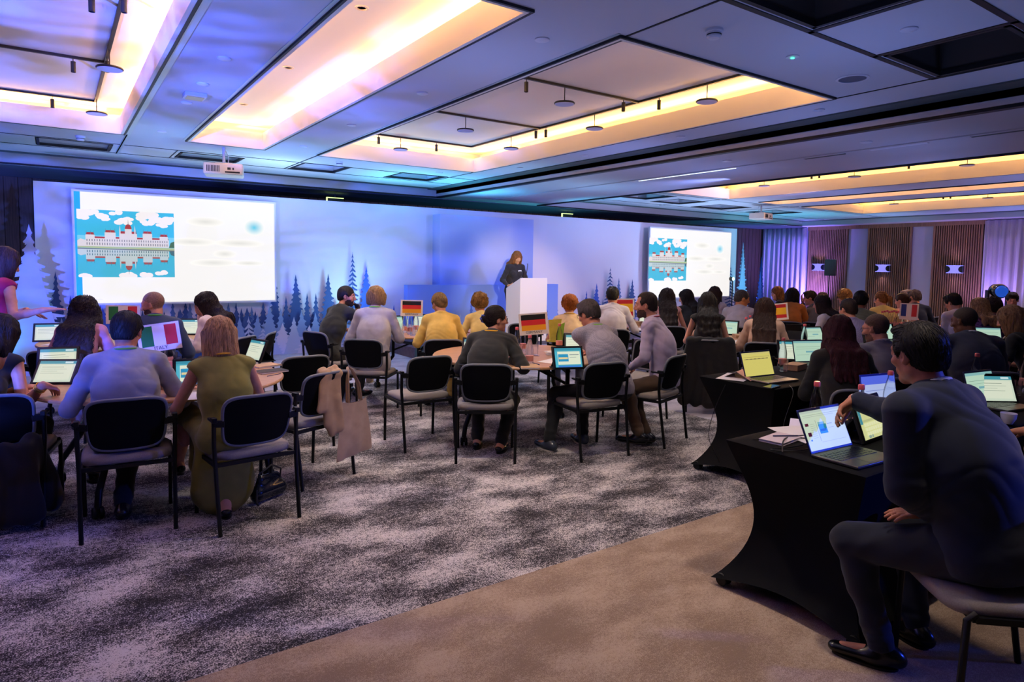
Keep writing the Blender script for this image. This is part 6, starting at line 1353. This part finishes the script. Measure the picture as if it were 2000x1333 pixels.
# --- behind the middle
person('person in cream top with curly orange hair before the stage', (1113, 577), 8.1, 40, 36, ('curly', '#a8642c'), ('tee', '#dcc49c'), ('trousers', '#4a4a60'), '#c98c70', fem=True, extras=[('lanyard', '#d8a020')], h=.009, chair='person with curly orange hair')
person('person in light grey shirt with short black hair beside the near Spain sign, back turned', (1197, 560), 8.7, 40, 48, ('short', '#181618'), ('shirt', '#b4b0bc'), ('trousers', '#20222c'), '#b8785c', pose='side', h=.009, chair='person in light grey shirt')
person('person with very long dark hair before the right screen, back turned', (1303, 564), 9.2, 40, 44, ('wavy', '#241c1e', .48), ('sleeveless', '#c08c8c'), ('trousers', '#1c1c24'), '#c58a78', fem=True, chair='person with very long dark hair')
person('person in black jacket with long dark hair in profile before the right screen', (1340, 566), 9.7, 20, -34, ('long', '#1c1618', .36), ('jacket', '#14161c'), ('trousers', '#14161c'), '#c99484', fem=True, pitch=16, chair='person in black jacket before the right screen')
person('person in black halter top with long straight black hair, a dark coat on the chair', (1383, 571), 7.6, 46, 50, ('long', '#1a1516', .44), ('halter', '#0e0f12'), ('trousers', '#0e0f12'), '#c99884', fem=True, h=.008, pose='up', chair='person in black halter top')
person('person in white blouse with dark hair at the lower corner of the right screen', (1397, 560), 10.2, 70, 74, ('long', '#2a1e1c', .26), ('sweater', '#cfc4c8'), ('trousers', '#2a2c38'), '#c58a78', fem=True, chair='person in white blouse')
person('person in pale grey shirt, face lit orange, looking right', (1450, 566), 9.2, 58, 128, ('crop', '#4a403c'), ('shirt', '#aca6b4'), ('trousers', '#3a4058'), '#d08a58', h=.009, chair='person in pale grey shirt looking right')
person('person with very long brown hair in cream top, back turned, beside the second Spain sign', (1495, 583), 7.4, 54, 60, ('wavy', '#38241e', .72), ('sweater', '#c9a690'), ('trousers', '#20202a'), '#c58a78', fem=True, h=.008, chair='person with very long brown hair')
person('blond person in black top facing left before the corner curtain', (1518, 560), 11.8, -20, -62, ('long', '#8a5c34', .26), ('shirt', '#16161e'), ('trousers', '#16161e'), '#d8a088', fem=True, eyes=True, chair='blond person in black top')
person('person in bright orange jacket with black hair, back turned', (1548, 563), 10.2, 62, 70, ('bob', '#1e1818', .18), ('sweater', '#c8782c'), ('trousers', '#20202a'), '#c58a78', fem=True, pitch=10, chair='person in bright orange jacket')
person('person in white t-shirt with long dark hair and green lanyard facing left', (1605, 577), 8.7, -6, -22, ('long', '#221a1e', .32), ('tee', '#d4cdd6'), ('trousers', '#20202a'), '#c08878', fem=True, pitch=10, h=.009, extras=[('lanyard', '#3ca83c')], chair='person in white t-shirt with green lanyard')
person('person in dark top with glasses, hand at mouth, behind the long dark hair', (1582, 568), 11.2, -10, -40, ('short', '#2a1e1c'), ('shirt', '#23283a'), ('trousers', '#20202a'), '#c08878', pose='chinR', extras=['glasses'], chair='person with hand at mouth')
person('brown haired person in grey olive sweater, back turned', (1607, 571), 10.1, 70, 62, ('short', '#6a5040'), ('sweater', '#6a6862'), ('trousers', '#20202a'), '#c08878', chair='person in grey olive sweater')
person('person in plaid lilac shirt with thinning dark hair and glasses', (1657, 583), 7.5, 34, 12, ('thin', '#2a1e1c'), ('shirt', '#8a80ac', 'check'), ('trousers', '#20202a'), '#c08470', pose_over=dict(L=(-.14, .44, .80)), extras=['glasses'], h=.009, chair='person in plaid lilac shirt')
person('person in olive green t-shirt with short thick black hair, back turned', (1682, 569), 8.5, 74, 66, ('quiff', '#121214'), ('tee', '#6f7458'), ('trousers', '#20202a'), '#a86c50', h=.009, chair='person in olive green t-shirt')
person('blond person with glasses in white patterned blouse by the slatted wall', (1649, 566), 11.0, 0, -12, ('curly', '#b0844c'), ('shirt', '#d6ced4', 'flower'), ('trousers', '#20202a'), '#d8a08c', fem=True, extras=['glasses'], chair='blond person in patterned blouse')
person('person in yellow top with light brown ponytail', (1721, 570), 10.2, 44, 2, ('pony', '#8a5c34'), ('tee', '#e0c878'), ('trousers', '#20202a'), '#d8a088', fem=True, chair='person in yellow top with ponytail')
person('person in peach top with dark knotted hair by the France sign', (1762, 573), 10.6, 30, -4, ('bun', '#33211e'), ('sleeveless', '#e0a088'), ('trousers', '#20202a'), '#d09484', fem=True, chair='person in peach top')
person('grey haired person in dark navy shirt by the white wall strip', (1786, 566), 10.8, 66, 6, ('short', '#5a5254'), ('shirt', '#16223a'), ('trousers', '#16223a'), '#c88c7c', extras=['glasses'], chair='grey haired person in dark navy shirt')
person('second face with pale hair just behind the grey haired person in navy', (1773, 566), 11.6, -10, -30, ('short', '#b09a8c'), ('shirt', '#a86c7c'), ('trousers', '#16223a'), '#d09490', chair='pale haired person behind the France sign')
person('person in white shirt with black hair and glasses looking down to the left', (1862, 573), 8.9, 26, 6, ('short', '#141214'), ('shirt', '#c8c0d0'), ('trousers', '#20202a'), '#c89078', pitch=26, extras=['glasses'], h=.008, pose='cross', chair='person in white shirt with black hair')
person('blond person in purple sequin top', (1913, 582), 8.3, 52, 2, ('long', '#a8845c', .26), ('tee', '#6a3c78', 'flower'), ('trousers', '#20202a'), '#c88c80', fem=True, chair='blond person in purple sequin top')
person('person with dark curly hair behind the purple sequin top', (1941, 582), 8.9, 90, 88, ('curly', '#2c2022'), ('shirt', '#5a4460'), ('trousers', '#20202a'), '#c08070', chair='person with dark curly hair')
person('person with dark hair and glasses facing the camera below the moving light', (1978, 571), 10.6, 250, 250, ('short', '#1c1618'), ('shirt', '#3c3444'), ('trousers', '#20202a'), '#c88c80', extras=['glasses'], eyes=True, chair='person facing the camera')
# --- the long draped rows
person('person in navy suit jacket with close cropped hair looking left', (1885, 600), 5.6, 40, 8, ('shaved', '#2a211f'), ('jacket', '#141c38', 'plain', '#d8d4e0'), ('trousers', '#12141c'), '#6a4434', lean=10, hunch=14, h=.007, width=1.2, chair='person in navy suit jacket with cropped hair')
person('person in black top with striped blond bob, red lanyard and pearls facing left', (1975, 598), 5.9, 2, -14, ('bob', '#86664e', .15), ('tee', '#12141a'), ('trousers', '#12141c'), '#c99480', fem=True, pitch=20, h=.007, extras=[('lanyard', '#d02838'), 'necklace'], chair='person with red lanyard and pearls')
person('person with long dark red hair in black blazer, back turned', (1640, 616), 4.75, 38, 50, ('long', '#3c1420', .36), ('blazer', '#141517'), ('trousers', '#101114'), '#c99484', fem=True, h=.006, lean=12, hunch=12, pose_over=dict(L=WD(1592, 735, 4.9), R=(.2, .34, .78)), chair='person with long dark red hair')
person('person in grey blazer with shaved head and glasses looking left', (1712, 613), 5.25, 34, 2, ('shaved', '#4a3834'), ('blazer', '#5c5c72', 'plain', '#a8a0b0'), ('trousers', '#20222c'), '#c58a74', extras=['glasses'], h=.007, beard='#7a5548', chair='person in grey blazer with shaved head')
_pl = person('large person in navy suit at right front, one hand on an open laptop', (1797, 624), 2.55, 14, 16, ('short', '#1c1a1c'), ('jacket', '#101c36', 'plain', '#e4e2ec'), ('trousers', '#0d1628'), '#bc7c64', shoe='#0c0c0e', lean=10, hunch=12, pitch=8, roll=-4, side_lean=-11, h=.005, width=1.15, twist=-6, hip=.565, ls=1.0, elbow=dict(L=(-1.0, -.25, -.35)),
       pose_over=dict(R=('w', 3.04, 1.57, .995), L=('w', 2.76, 1.10, .665)), hand_over=dict(R=dict(d=(-.75, .05, -.45), n=(.1, -.8, -.5), side=(-.2, -.4, -.8), curl=.5), L=dict(d=(-.8, .5, -.05), n=(.1, .05, -1), side=(.6, .6, 0), curl=.25)),
       feet=dict(L=('w', 2.705, 1.235, .08), Ld=(-.62, .78, 0), R=(.10, .34, .08)), knee=dict(L=(-.35, 1.0, 1.0)))
_pr = _pl[1]['root']; chair_at(_pr.x+.03, _pr.y, -48, 'black mesh backed chair under the large person in navy suit')
person('person cut off by the right photo edge, only forearms with bracelet over the table', (2215, 640), 3.05, -4, -10, ('bob', '#5a4030', .15), ('tee', '#20222c'), ('trousers', '#12141c'), '#b87c60', fem=True, h=.007, pose_over=dict(L=W(2003, 842, .80), R=W(2040, 860, .80)), extras=['bracelet'], chair='person cut off by the right photo edge')
# --- speaker
person('speaker in dark blouse with long light brown hair standing behind the lectern', (1010, 491), 12.55, 188, 186, ('long', '#8a5a30', .32), ('shirt', '#2c2a30'), ('trousers', '#17171c'), '#e0a878', fem=True, stand=True, base=.18, lean=6, hunch=8, pitch=24, h=.008,
       pose_over=dict(L=(-.16, .30, 1.06), R=(.24, .28, 1.02)), extras=['badge'], eyes=True)

# ------------------------------------------------------------------ furniture positions
round_table(.62, 5.26, .2, 'round wooden table with the near Italy sign at left')
round_table(.62, 8.0, .5, 'round wooden table with the far Italy sign, behind the first')
round_table(3.95, 7.42, .1, 'round wooden table with the far Germany sign')
round_table(3.62, 5.10, -.45, 'round wooden table with the near Germany sign')
round_table(6.85, 7.15, .3, 'round wooden table with the near Spain sign')
round_table(7.35, 4.85, .0, 'round wooden table between the long haired persons and the draped rows')
round_table(9.2, 7.2, .6, 'round wooden table behind the person looking right in pale grey shirt')
round_table(9.8, 4.8, .9, 'round wooden table with many small bottles and the left France sign')
round_table(11.25, 3.85, .4, 'round wooden table with the right France sign')
spandex_table(2.72, 4.30, 1.34, 2.03, 'black stretch covered table nearest the camera holding the open laptop')
spandex_table(4.36, 5.95, 1.34, 2.03, 'black stretch covered table at the right edge, continuing the nearest row')
spandex_table(4.14, 5.72, 2.70, 3.36, 'black stretch covered table holding the laptop with yellow screen')
spandex_table(5.78, 7.36, 2.70, 3.36, 'black stretch covered table before the person in navy suit jacket with cropped hair')
spandex_table(7.42, 9.0, 2.70, 3.36, 'black stretch covered table before the person with red lanyard')
chair_at(1.50, 4.83, -21, 'empty chair draped with a beige jacket and a tote bag')
chair_at(1.70, 5.74, -3, 'empty chair pushed to the left table behind the beige jacket')
chair_at(2.63, 5.22, 3, 'empty chair with pale seat standing left of the black sweater')
p = dep(484, 690, 7.3); chair_at(p.x, p.y, -60, 'empty chair half hidden behind the blond bob')
p = dep(1240, 700, 6.9); chair_at(p.x, p.y, -95, 'empty chair between the checked shirt and the lilac shirt')
p = dep(1546, 700, 7.0); chair_at(p.x, p.y, 40, 'empty black chair behind the yellow laptop screen')
p = dep(1975, 740, 4.9); chair_at(p.x, p.y, 20, 'empty chair at right between the two draped rows')
p = dep(1030, 690, 8.6); chair_at(p.x, p.y, 200, 'empty chair before the stage behind the near Germany sign')
# ------------------------------------------------------------------ table tops
# first left table
flag_sign(dep(315, 660, 4.75)[:2], 4, 'Italy table sign on the near left table', 'italy', 1.04, -7, 'ITALY', .275, .20)
flag_sign(dep(240, 612, 6.7)[:2], 2, 'Italy table sign on the table behind, partly hidden', 'italy', 1.035, 1, 'ITALY', .30, .19)
tablet(*XY(100, 752), 28, 'tablet being touched by the person at far left', 'form', tilt=38)
tablet(*XY(112, 728), 12, 'tablet standing behind the touched one on the near left table', 'form')
tablet(*XY(382, 756), 8, 'tablet showing a picture in front of the olive dress', 'slide')
tablet(*XY(492, 706), 75, 'tablet turned right at the olive dress, seen from the side', 'form')
tablet(*XY(94, 668), 12, 'tablet on the far left table under the outstretched hand', 'form')
tablet(*XY(370, 655), 25, 'tablet on the far left table in front of the pale pink jacket', 'form')
bottle(XY(330, 726), 'water bottle under the near Italy sign'); bottle(XY(322, 718), 'second water bottle behind the near Italy sign', .742)
for k, (x, y) in enumerate(((345, 722), (338, 712), (308, 716))): tumbler(XY(x, y), 'drinking glass under the near Italy sign, '+('right', 'rear', 'left')[k]+' one')
tumbler(XY(152, 722), 'drinking glass left of the blue grey shirt'); tumbler(XY(166, 716), 'drinking glass touching the shoulder of the blue grey shirt')
papers(XY(395, 772), 80, 'paper sheet below the picture tablet'); papers(XY(118, 672), 60, 'paper sheet on the far left table')
notebook(XY(518, 716), 20, 'notebook at the right rim of the near left table'); notebook(XY(530, 727), 10, 'open booklet at the right rim of the near left table', '#3a3434'); pen(XY(536, 733), 30, 'pen at the right rim of the near left table', .743)
# far germany table
flag_sign(dep(804, 602, 7.9)[:2], 24, 'Germany table sign on the far middle table', 'germany', 1.06, 1, 'GERMANY', .265, .195)
for k, (x, y) in enumerate(((800, 652), (813, 648), (791, 650))): bottle(XY(x, y), 'water bottle below the far Germany sign, '+('middle', 'right', 'left')[k]+' one')
for k, (x, y) in enumerate(((784, 654), (779, 648), (806, 656), (820, 655))): tumbler(XY(x, y), 'drinking glass below the far Germany sign, '+('second from left', 'leftmost', 'second from right', 'rightmost')[k])
tablet(*XY(828, 642), 24, 'tablet held by the person in yellow blazer', 'form'); tablet(*XY(770, 646), 10, 'tablet showing green beside the light grey blazer', 'doc'); tablet(*XY(945, 652), 60, 'tablet between yellow blazer and pale yellow polo', 'form'); papers(XY(845, 655), 30, 'white paper before the yellow blazer')
# near germany table
flag_sign(dep(1044, 634, 6.2)[:2], 32, 'Germany table sign on the near middle table', 'germany', 1.045, -5, 'GERMANY', .275, .205)
bottle(XY(1034, 712), 'water bottle on the paper right of the black sweater'); bottle(XY(1092, 680), 'water bottle at the far rim of the near middle table'); bottle(XY(1009, 690), 'water bottle left behind the near Germany sign'); bottle(XY(1021, 686), 'second water bottle left behind the near Germany sign')
for k, (x, y) in enumerate(((1013, 697), (1024, 694), (1002, 696), (1044, 694))): tumbler(XY(x, y), 'drinking glass before the near Germany sign, '+('second from left', 'second from right', 'leftmost', 'rightmost')[k])
tablet(*XY(928, 702), 46, 'tablet left of the black sweater', 'form'); tablet(*XY(1112, 722), 20, 'tablet in front of the small checked shirt', 'slide'); tablet(*XY(1128, 690), 40, 'tablet at the far rim behind the small checked shirt', 'form')
notebook(XY(1034, 718), 60, 'kraft notebook right of the black sweater'); pen(XY(1046, 714), 80, 'pen on the kraft notebook'); papers(XY(1085, 706), 20, 'curled white paper on the near middle table'); papers(XY(1100, 693), 25, 'stack of paper booklets on the near middle table', n=6, z=.745, name='booklet_stack', th=.004); phone(XY(908, 712), 40, 'phone left of the black sweater')
# yellow gift bag
q = XY(1083, 668); t = thing('gift_bag', 'tall yellow green bag standing behind the near Germany sign', 'bag', (q[0], q[1], .742), -.5)
b = MB(); b.prism([(-.07, -.03), (.07, -.03), (.08, .03), (-.08, .03)], 0, .02); b.add([(-.05, -.03, 0), (.05, -.03, 0), (.05, .03, 0), (-.05, .03, 0), (-.075, -.02, .25), (.07, -.035, .26), (.08, .03, .25), (-.07, .04, .24)], [(0, 1, 5, 4), (1, 2, 6, 5), (2, 3, 7, 6), (3, 0, 4, 7)]); fixn(b.build('bag_body', cloth_mat('#d8cc50'), t, smooth=None))
b = MB(); b.add([(.04, -.036, 0), (.085, -.03, 0), (.11, -.02, .22), (.05, -.04, .2)], [(0, 1, 2, 3)]); b.build('green_tissue', cloth_mat('#98c83c'), t, smooth=None)
# spain tables
flag_sign(dep(1221, 604, 9.4)[:2], 42, 'Spain table sign beside the light grey shirt', 'spain', 1.0, -2, None, .27, .28)
flag_sign(dep(1521, 606, 7.9)[:2], 70, 'Spain table sign behind the very long brown hair', 'spain', 1.08, -8, None, .24, .2)
tablet(*XY(1262, 634), 70, 'tablet on the table with the near Spain sign', 'form'); card_box(XY(1246, 636), 30, 'small cardboard box on the table with the near Spain sign'); papers(XY(1250, 644), 40, 'paper on the table with the near Spain sign'); bottle(XY(1236, 634), 'water bottle beside the near Spain sign')
# centre right table
bottle(XY(1456, 660), 'tall water bottle left of the very long brown hair'); bottle(XY(1464, 655), 'second water bottle left of the very long brown hair'); papers(XY(1442, 669), 50, 'paper with a pen left of the very long brown hair'); card_box(XY(1445, 660), 50, 'flat cardboard box left of the very long brown hair', s=(.2, .14, .04)); tumbler(XY(1470, 664), 'drinking glass left of the very long brown hair')
tablet(*XY(1420, 655), 60, 'tablet beside the black halter top', 'doc'); tablet(*XY(1556, 662), 235, 'black folio tablet seen from behind before the orange jacket', 'form'); tablet(*XY(1594, 668), 20, 'tablet being touched before the white t-shirt', 'doc', tilt=30); card_box(XY(1570, 652), 60, 'wide cardboard box at the middle of the centre right table', s=(.22, .14, .03)); papers(XY(1545, 684), 60, 'paper at the near rim of the centre right table')
bottle(XY(1570, 678), 'small water bottle before the touched tablet'); tumbler(XY(1600, 690), 'drinking glass at the right rim of the centre right table')
tablet(*XY(1418, 622), 30, 'tablet with picture below the right screen', 'web'); tablet(*XY(1652, 640), 30, 'tablet before the plaid lilac shirt', 'form')
# left France table with rows of bottles
flag_sign(dep(1775, 603, 9.6)[:2], 76, 'France table sign on the table with many small bottles', 'france', 1.0, 1, None, .24, .24)
for k in range(12):
    p = dep(1722+k*4.6, 640-(k % 2)*3, 9.7+.12*(k % 3)); place_proto('b', make_bottle, (p.x, p.y, .742), 0, 'small water bottle in the packed row left of the France sign', 'packed row of small bottles left of the France sign')
tablet(*XY(1757, 634), 60, 'tablet below the left France sign', 'form')
flag_sign(dep(1966, 600, 9.0)[:2], 80, 'France table sign at the right edge before the person facing the camera', 'france', 1.03, 2, None, .26, .2)
# yellow-screen table
laptop(4.44, 2.92, 4, 'silver laptop with a yellow screen', 'yellow', lid=18, w=.34, m_base=mat('silver_base', '#8f8680', .3, .6))
bottle(XY(1528, 718, .752), 'tall water bottle right of the yellow laptop screen', .752); tumbler(XY(1530, 726, .752), 'drinking glass right of the yellow laptop screen', .752); card_box(XY(1553, 722, .752), 10, 'cardboard box right of the yellow laptop screen', .752, (.2, .12, .05))
tablet(*XY(1550, 706, .752), 40, 'tablet with a cable behind the cardboard box', 'form', .754); laptop(*XY(1598, 714, .752), 20, 'laptop left of the dark red hair', 'doc', lid=15)
papers(XY(1436, 738, .752), 20, 'white paper at the corner of the yellow laptop table', z=.753); phone(XY(1507, 757, .752), 10, 'phone at the near rim of the yellow laptop table', .752)
q = XY(1452, 738, .752); t = thing('leaflet', 'pink and grey open leaflet standing on the yellow laptop table', 'leaflet', (q[0], q[1], .753), .4)
b = MB(); b.quad((-.15, -.09, .002), (.10, -.09, .002), (.12, .02, .055), (-.10, .03, .055), 0); b.quad((-.10, .03, .055), (.12, .02, .055), (.14, .12, .002), (-.06, .13, .002), 1); b.add([(0, -.09, .003), (.10, -.09, .003), (.04, .0, .047)], [(0, 1, 2)], 2); o = b.build('pages', [mat('leaf_pink', '#c9908a', .6), mat('leaf_grey', '#7a7282', .6), mat('leaf_beige', '#cbb6ac', .6)], t, smooth=None); s_ = o.modifiers.new('s', 'SOLIDIFY'); s_.thickness = .0015
# second draped row further right
laptop(*XY(1742, 668, .752), 20, 'laptop behind the shaved head in grey blazer', 'doc'); tablet(*XY(1716, 690, .752), 30, 'tablet glimpsed behind the grey blazer', 'form', .754)
tumbler(XY(1962, 694, .752), 'cup shaped glass before the red lanyard', .752); bottle(XY(1974, 684, .752), 'water bottle before the red lanyard', .752); papers(XY(1950, 690, .752), 0, 'papers before the red lanyard', z=.753); laptop(*XY(1935, 676, .752), 50, 'laptop behind the navy suit jacket', 'doc')
# nearest row
laptop(2.935, 1.50, 3, 'dark laptop with open lid held by the large person in navy suit', 'web', lid=24, w=.325, dpt=.22)
tablet(3.34, 1.60, -4, 'tablet with on screen keyboard beside the dark laptop', 'keyboard', .754, 20, .29, .20)
bottle(XY(1592, 838, .752), 'water bottle behind the lid of the dark laptop', .752)
bottle(XY(1678, 846, .752), 'water bottle between the dark laptop and the keyboard tablet', .752); bottle(dep(1735, 815, 3.9)[:2], 'water bottle behind the shoulder of the large person', .752)
tumbler(XY(1662, 822, .752), 'drinking glass behind the reaching hand', .752)
laptop(4.10, 1.86, 10, 'laptop with bluish washed screen beyond the reaching arm', 'blue', lid=10, m_lid=mat('blue_bezel', '#2c3cc0', .3))
papers((3.12, 1.86), 70, 'white paper behind the dark laptop', z=.753); papers((3.3, 1.93), 30, 'second white paper behind the dark laptop', z=.753)
notebook(XY(1524, 860, .752), 8, 'slim pale notebook at the corner of the nearest draped table', '#c9bcc8', .752, .12, .2); pen(XY(1536, 858, .752), -30, 'pen on the slim pale notebook', .768)
tablet(*XY(1950, 790, .752), 35, 'tablet with a coiled cable at right', 'form', .754, 24); laptop(4.86, 1.58, 8, 'silver laptop cut by the right photo edge', 'doc', lid=16); bottle(XY(1905, 758, .752), 'water bottle behind the back of the large person', .752)
bottle(XY(2001, 760, .752), 'water bottle at the right photo edge', .752)
for k, (x, y) in enumerate(((1972, 770), (1984, 772))): tumbler(XY(x, y, .752), 'dark drinking glass behind the silver laptop, '+('left', 'right')[k]+' one', .752)
t = thing('coffee_cup', 'white coffee cup before the forearm with bracelet', 'cup', (*XY(1969, 828, .752), .752)); b = MB(); b.lathe([(.02, 0), (.036, .03), (.04, .06), (.037, .06), (.033, .03), (0, .008)], 24); fixn(b.build('cup_body', m_white, t)); b = MB(); b.tube([(.036, 0, .05), (.056, 0, .045), (.056, 0, .025), (.034, 0, .02)], .004, 6); b.build('handle', m_white, t)
def cable(pts, label, r=.003, col=m_dark):
    P = [Vector(p) for p in pts]; out = []
    for i in range(len(P)-1):
        a, b_, c, d = P[max(i-1, 0)], P[i], P[i+1], P[min(i+2, len(P)-1)]
        for k in range(8):
            t = k/8; out.append(.5*((2*b_)+(-a+c)*t+(2*a-5*b_+4*c-d)*t*t+(-a+3*b_-3*c+d)*t**3))
    out.append(P[-1]); b = MB(); b.tube(out, r, 6); tag(b.build('cable', col), label, 'cable')
cable([(2.80, 1.93, .757), (2.95, 1.88, .756), (3.05, 1.78, .76), (2.9, 1.74, .758), (2.72, 1.78, .757), (2.80, 1.70, .757), (3.0, 1.68, .757)], 'black cable looping behind the dark laptop lid')
cable([(2.72, 1.72, .757), (2.85, 1.80, .775), (3.02, 1.86, .757), (3.2, 1.80, .757), (3.12, 1.72, .757), (2.9, 1.70, .757)], 'second black cable tangled behind the dark laptop lid', .0035)
cable([(4.35, 2.72, .757), (4.32, 2.67, .70), (4.33, 2.74, .45), (4.34, 2.72, .2), (4.3, 2.6, .02)], 'thin white cable hanging down the yellow laptop table', .0015, mat('thin_white', '#8a8a8a', .5))
cable([(4.12, 3.1, .72), (4.13, 3.2, .5), (4.08, 3.2, .3), (4.16, 3.15, .1), (4.2, 3.1, .02)], 'thin dark cable at the left side of the yellow laptop table', .0025)
cable([*(tuple(dep(1945+10*math.cos(a), 762+12*math.sin(a*1.3), 4.28+.02*a)) for a in np.linspace(0, 9, 9)), (5.1, 1.72, .755)], 'coiled black cable on the right tablet')
# ------------------------------------------------------------------ cloth things
def soft(name, fn, lo, hi, h, m, label, cat, loc, rz, noise=.004, extra=None):
    G = Field(lo, hi, h); fn(G)
    if noise: G.add_noise(lambda X, Y, Z: noise*(np.sin(X*60+1.5*np.sin(Z*12))*.8+np.sin(Y*50+X*20)*.4))
    V, Q = G.mesh(); t = thing(name, label, cat, loc, rz); np_mesh('fabric', V, Q, m, t); return t
def jk(G):   # jacket folded over a backrest (chair frame)
    for x, z0, z1 in ((-.02, .82, .44), (.03, .82, .38), (.08, .82, .42)): G.cone((x, -.262, z0-.03), (x-.0, -.275, z1), .030, .042, .03, flat=(0, 1, 0), ratio=.55)
    for x in (-.04, .0, .05, .10): G.cone((x, -.262, .79), (x, -.21, .812), .026, .024, .02); G.cone((x, -.21, .812), (x+.01, -.175, .62), .024, .026, .02, flat=(0, 1, 0), ratio=.6)
    G.cone((-.06, -.265, .77), (-.085, -.285, .56), .032, .040, .02, flat=(0, 1, 0), ratio=.6); G.cone((.06, -.28, .60), (.065, -.285, .40), .036, .042, .02, flat=(0, 1, 0), ratio=.6)
soft('folded_jacket', jk, (-.2, -.36, .3), (.22, -.1, .9), .006, cloth_mat('#b0906e'), 'beige corduroy jacket thrown over an empty chair', 'jacket', (1.50, 4.83, 0), R(21), .006)
t = thing('tote_bag', 'beige cotton tote bag hanging from the chair with the beige jacket', 'bag', (1.50, 4.83, 0), R(21))
b = MB(); vs = []; nx, nz = 14, 14
for s in (0, 1):
    for j in range(nz+1):
        for i in range(nx+1):
            u = i/nx; v = j/nz; wd = .115+.045*v; x = .205+(u-.5)*2*wd+.03*v*(u-.4); dz = .58-.40*v-.02*(1-v)*math.sin(PI*u)-.035*v*(1-u); th = .020*math.sin(PI*u)*(.4+.9*v)*(1-v**6)
            vs.append((x, -.30+(-th if s == 0 else th)+.008*math.sin(u*16+v*3)*v, dz))
m_ = (nx+1)*(nz+1); fs = []
for j in range(nz):
    for i in range(nx): a = j*(nx+1)+i; fs += [(a, a+nx+1, a+nx+2, a+1), (m_+a, m_+a+1, m_+a+nx+2, m_+a+nx+1)]
for j in range(nz):
    for i in (0, nx): a = j*(nx+1)+i; fs.append((a, m_+a, m_+a+nx+1, a+nx+1))
for i in range(nx): a = nz*(nx+1)+i; fs.append((a, a+1, m_+a+1, m_+a))
b.add(vs, fs); fixn(b.build('bag_body', cloth_mat('#b89c84'), t, smooth=60))
for dy in (-.012, .012):
    b = MB(); b.tube([(.14, -.30+dy, .57), (.15, -.285+dy, .70), (.175, -.26+dy*.5, .805), (.195, -.235, .82), (.215, -.26+dy*.5, .80), (.25, -.29+dy, .70), (.265, -.30+dy, .57)], .011, 6, flat=.35); b.build('handle', cloth_mat('#b89c84'), t)
def coat(G):
    for x in (-.20, -.10, 0, .10, .20): G.cone((x*.9, -.26, .78), (x*1.35, -.30-.02*math.cos(x*20), .12+.10*abs(x)), .05, .065, .05, flat=(0, 1, 0), ratio=.5)
    for s in (-1, 1): G.cone((s*.20, -.24, .78), (s*.30, -.22, .30), .05, .06, .04)
    G.cone((-.22, -.235, .80), (.22, -.235, .80), .035, .035, .03)
for (nm, x_, y_, a_, lb, col) in (('coat', None, None, 46, 'long black coat hanging over the chair of the person in black halter top', '#141519'),):
    ob = [o_ for o_ in bpy.data.objects if o_.get('label', '').startswith('black mesh backed chair under the person in black halter')][0]
    soft('coat', coat, (-.45, -.42, .0), (.45, -.08, .9), .009, cloth_mat(col), lb, 'coat', (ob.location.x, ob.location.y, 0), R(-a_))
def coat2(G):
    for x in (-.16, -.05, .06, .16): G.cone((x, -.27, .48), (x*1.2, -.30, .10), .05, .07, .05, flat=(0, 1, 0), ratio=.7)
    G.cone((.18, -.20, .50), (.24, -.10, .12), .06, .08, .05)
soft('coat', coat2, (-.4, -.45, .0), (.4, .1, .62), .009, cloth_mat('#0e0f13'), 'black coat hanging to the floor from the chair at far left', 'coat', (-.28, 5.02, 0), R(-12))
# handbag on the floor and trainers
p = onz(525, 975); t = thing('handbag', 'small glossy black handbag on the carpet beside the olive dress', 'handbag', (p.x, p.y, 0), .5)
G = Field((-.2, -.15, -.02), (.2, .15, .3), .006); G.cone((-.09, 0, .06), (.09, 0, .06), .055, .055, .03, flat=(0, 1, 0), ratio=.9); G.cone((-.06, 0, .14), (.08, .02, .13), .04, .035, .04, flat=(0, 1, 0), ratio=.6); G.cut(lambda X, Y, Z: .004-Z+0*X+0*Y); V, Q = G.mesh(); np_mesh('bag_body', V, Q, mat('gloss_leather', '#10131c', .18, coat=.6, bump=.4, bscale=60), t)
b = MB(); b.tube([(-.09, 0, .12), (-.10, -.02, .2), (0, -.03, .24), (.09, -.02, .19), (.1, 0, .12)], .006, 8); b.tube([(-.12, -.02, .1), (-.15, -.05, .03), (-.14, -.06, .01)], .008, 8); b.build('strap', m_dark, t)

t = thing('backpack', 'dark backpack on the floor left of the yellow laptop table', 'bag', (*XY(1480, 775, 0.0), 0), .3); G = Field((-.25, -.2, -.02), (.25, .2, .5), .01); G.cone((0, 0, .14), (0, 0, .30), .14, .11, .05, flat=(0, 1, 0), ratio=.7); G.cut(lambda X, Y, Z: .005-Z+0*X+0*Y); V, Q = G.mesh(); np_mesh('pack', V, Q, cloth_mat('#1a1b22'), t); b = MB(); b.tube([(-.04, 0, .40), (0, 0, .45), (.04, 0, .40)], .01, 8); b.build('grab_handle', m_dark, t)
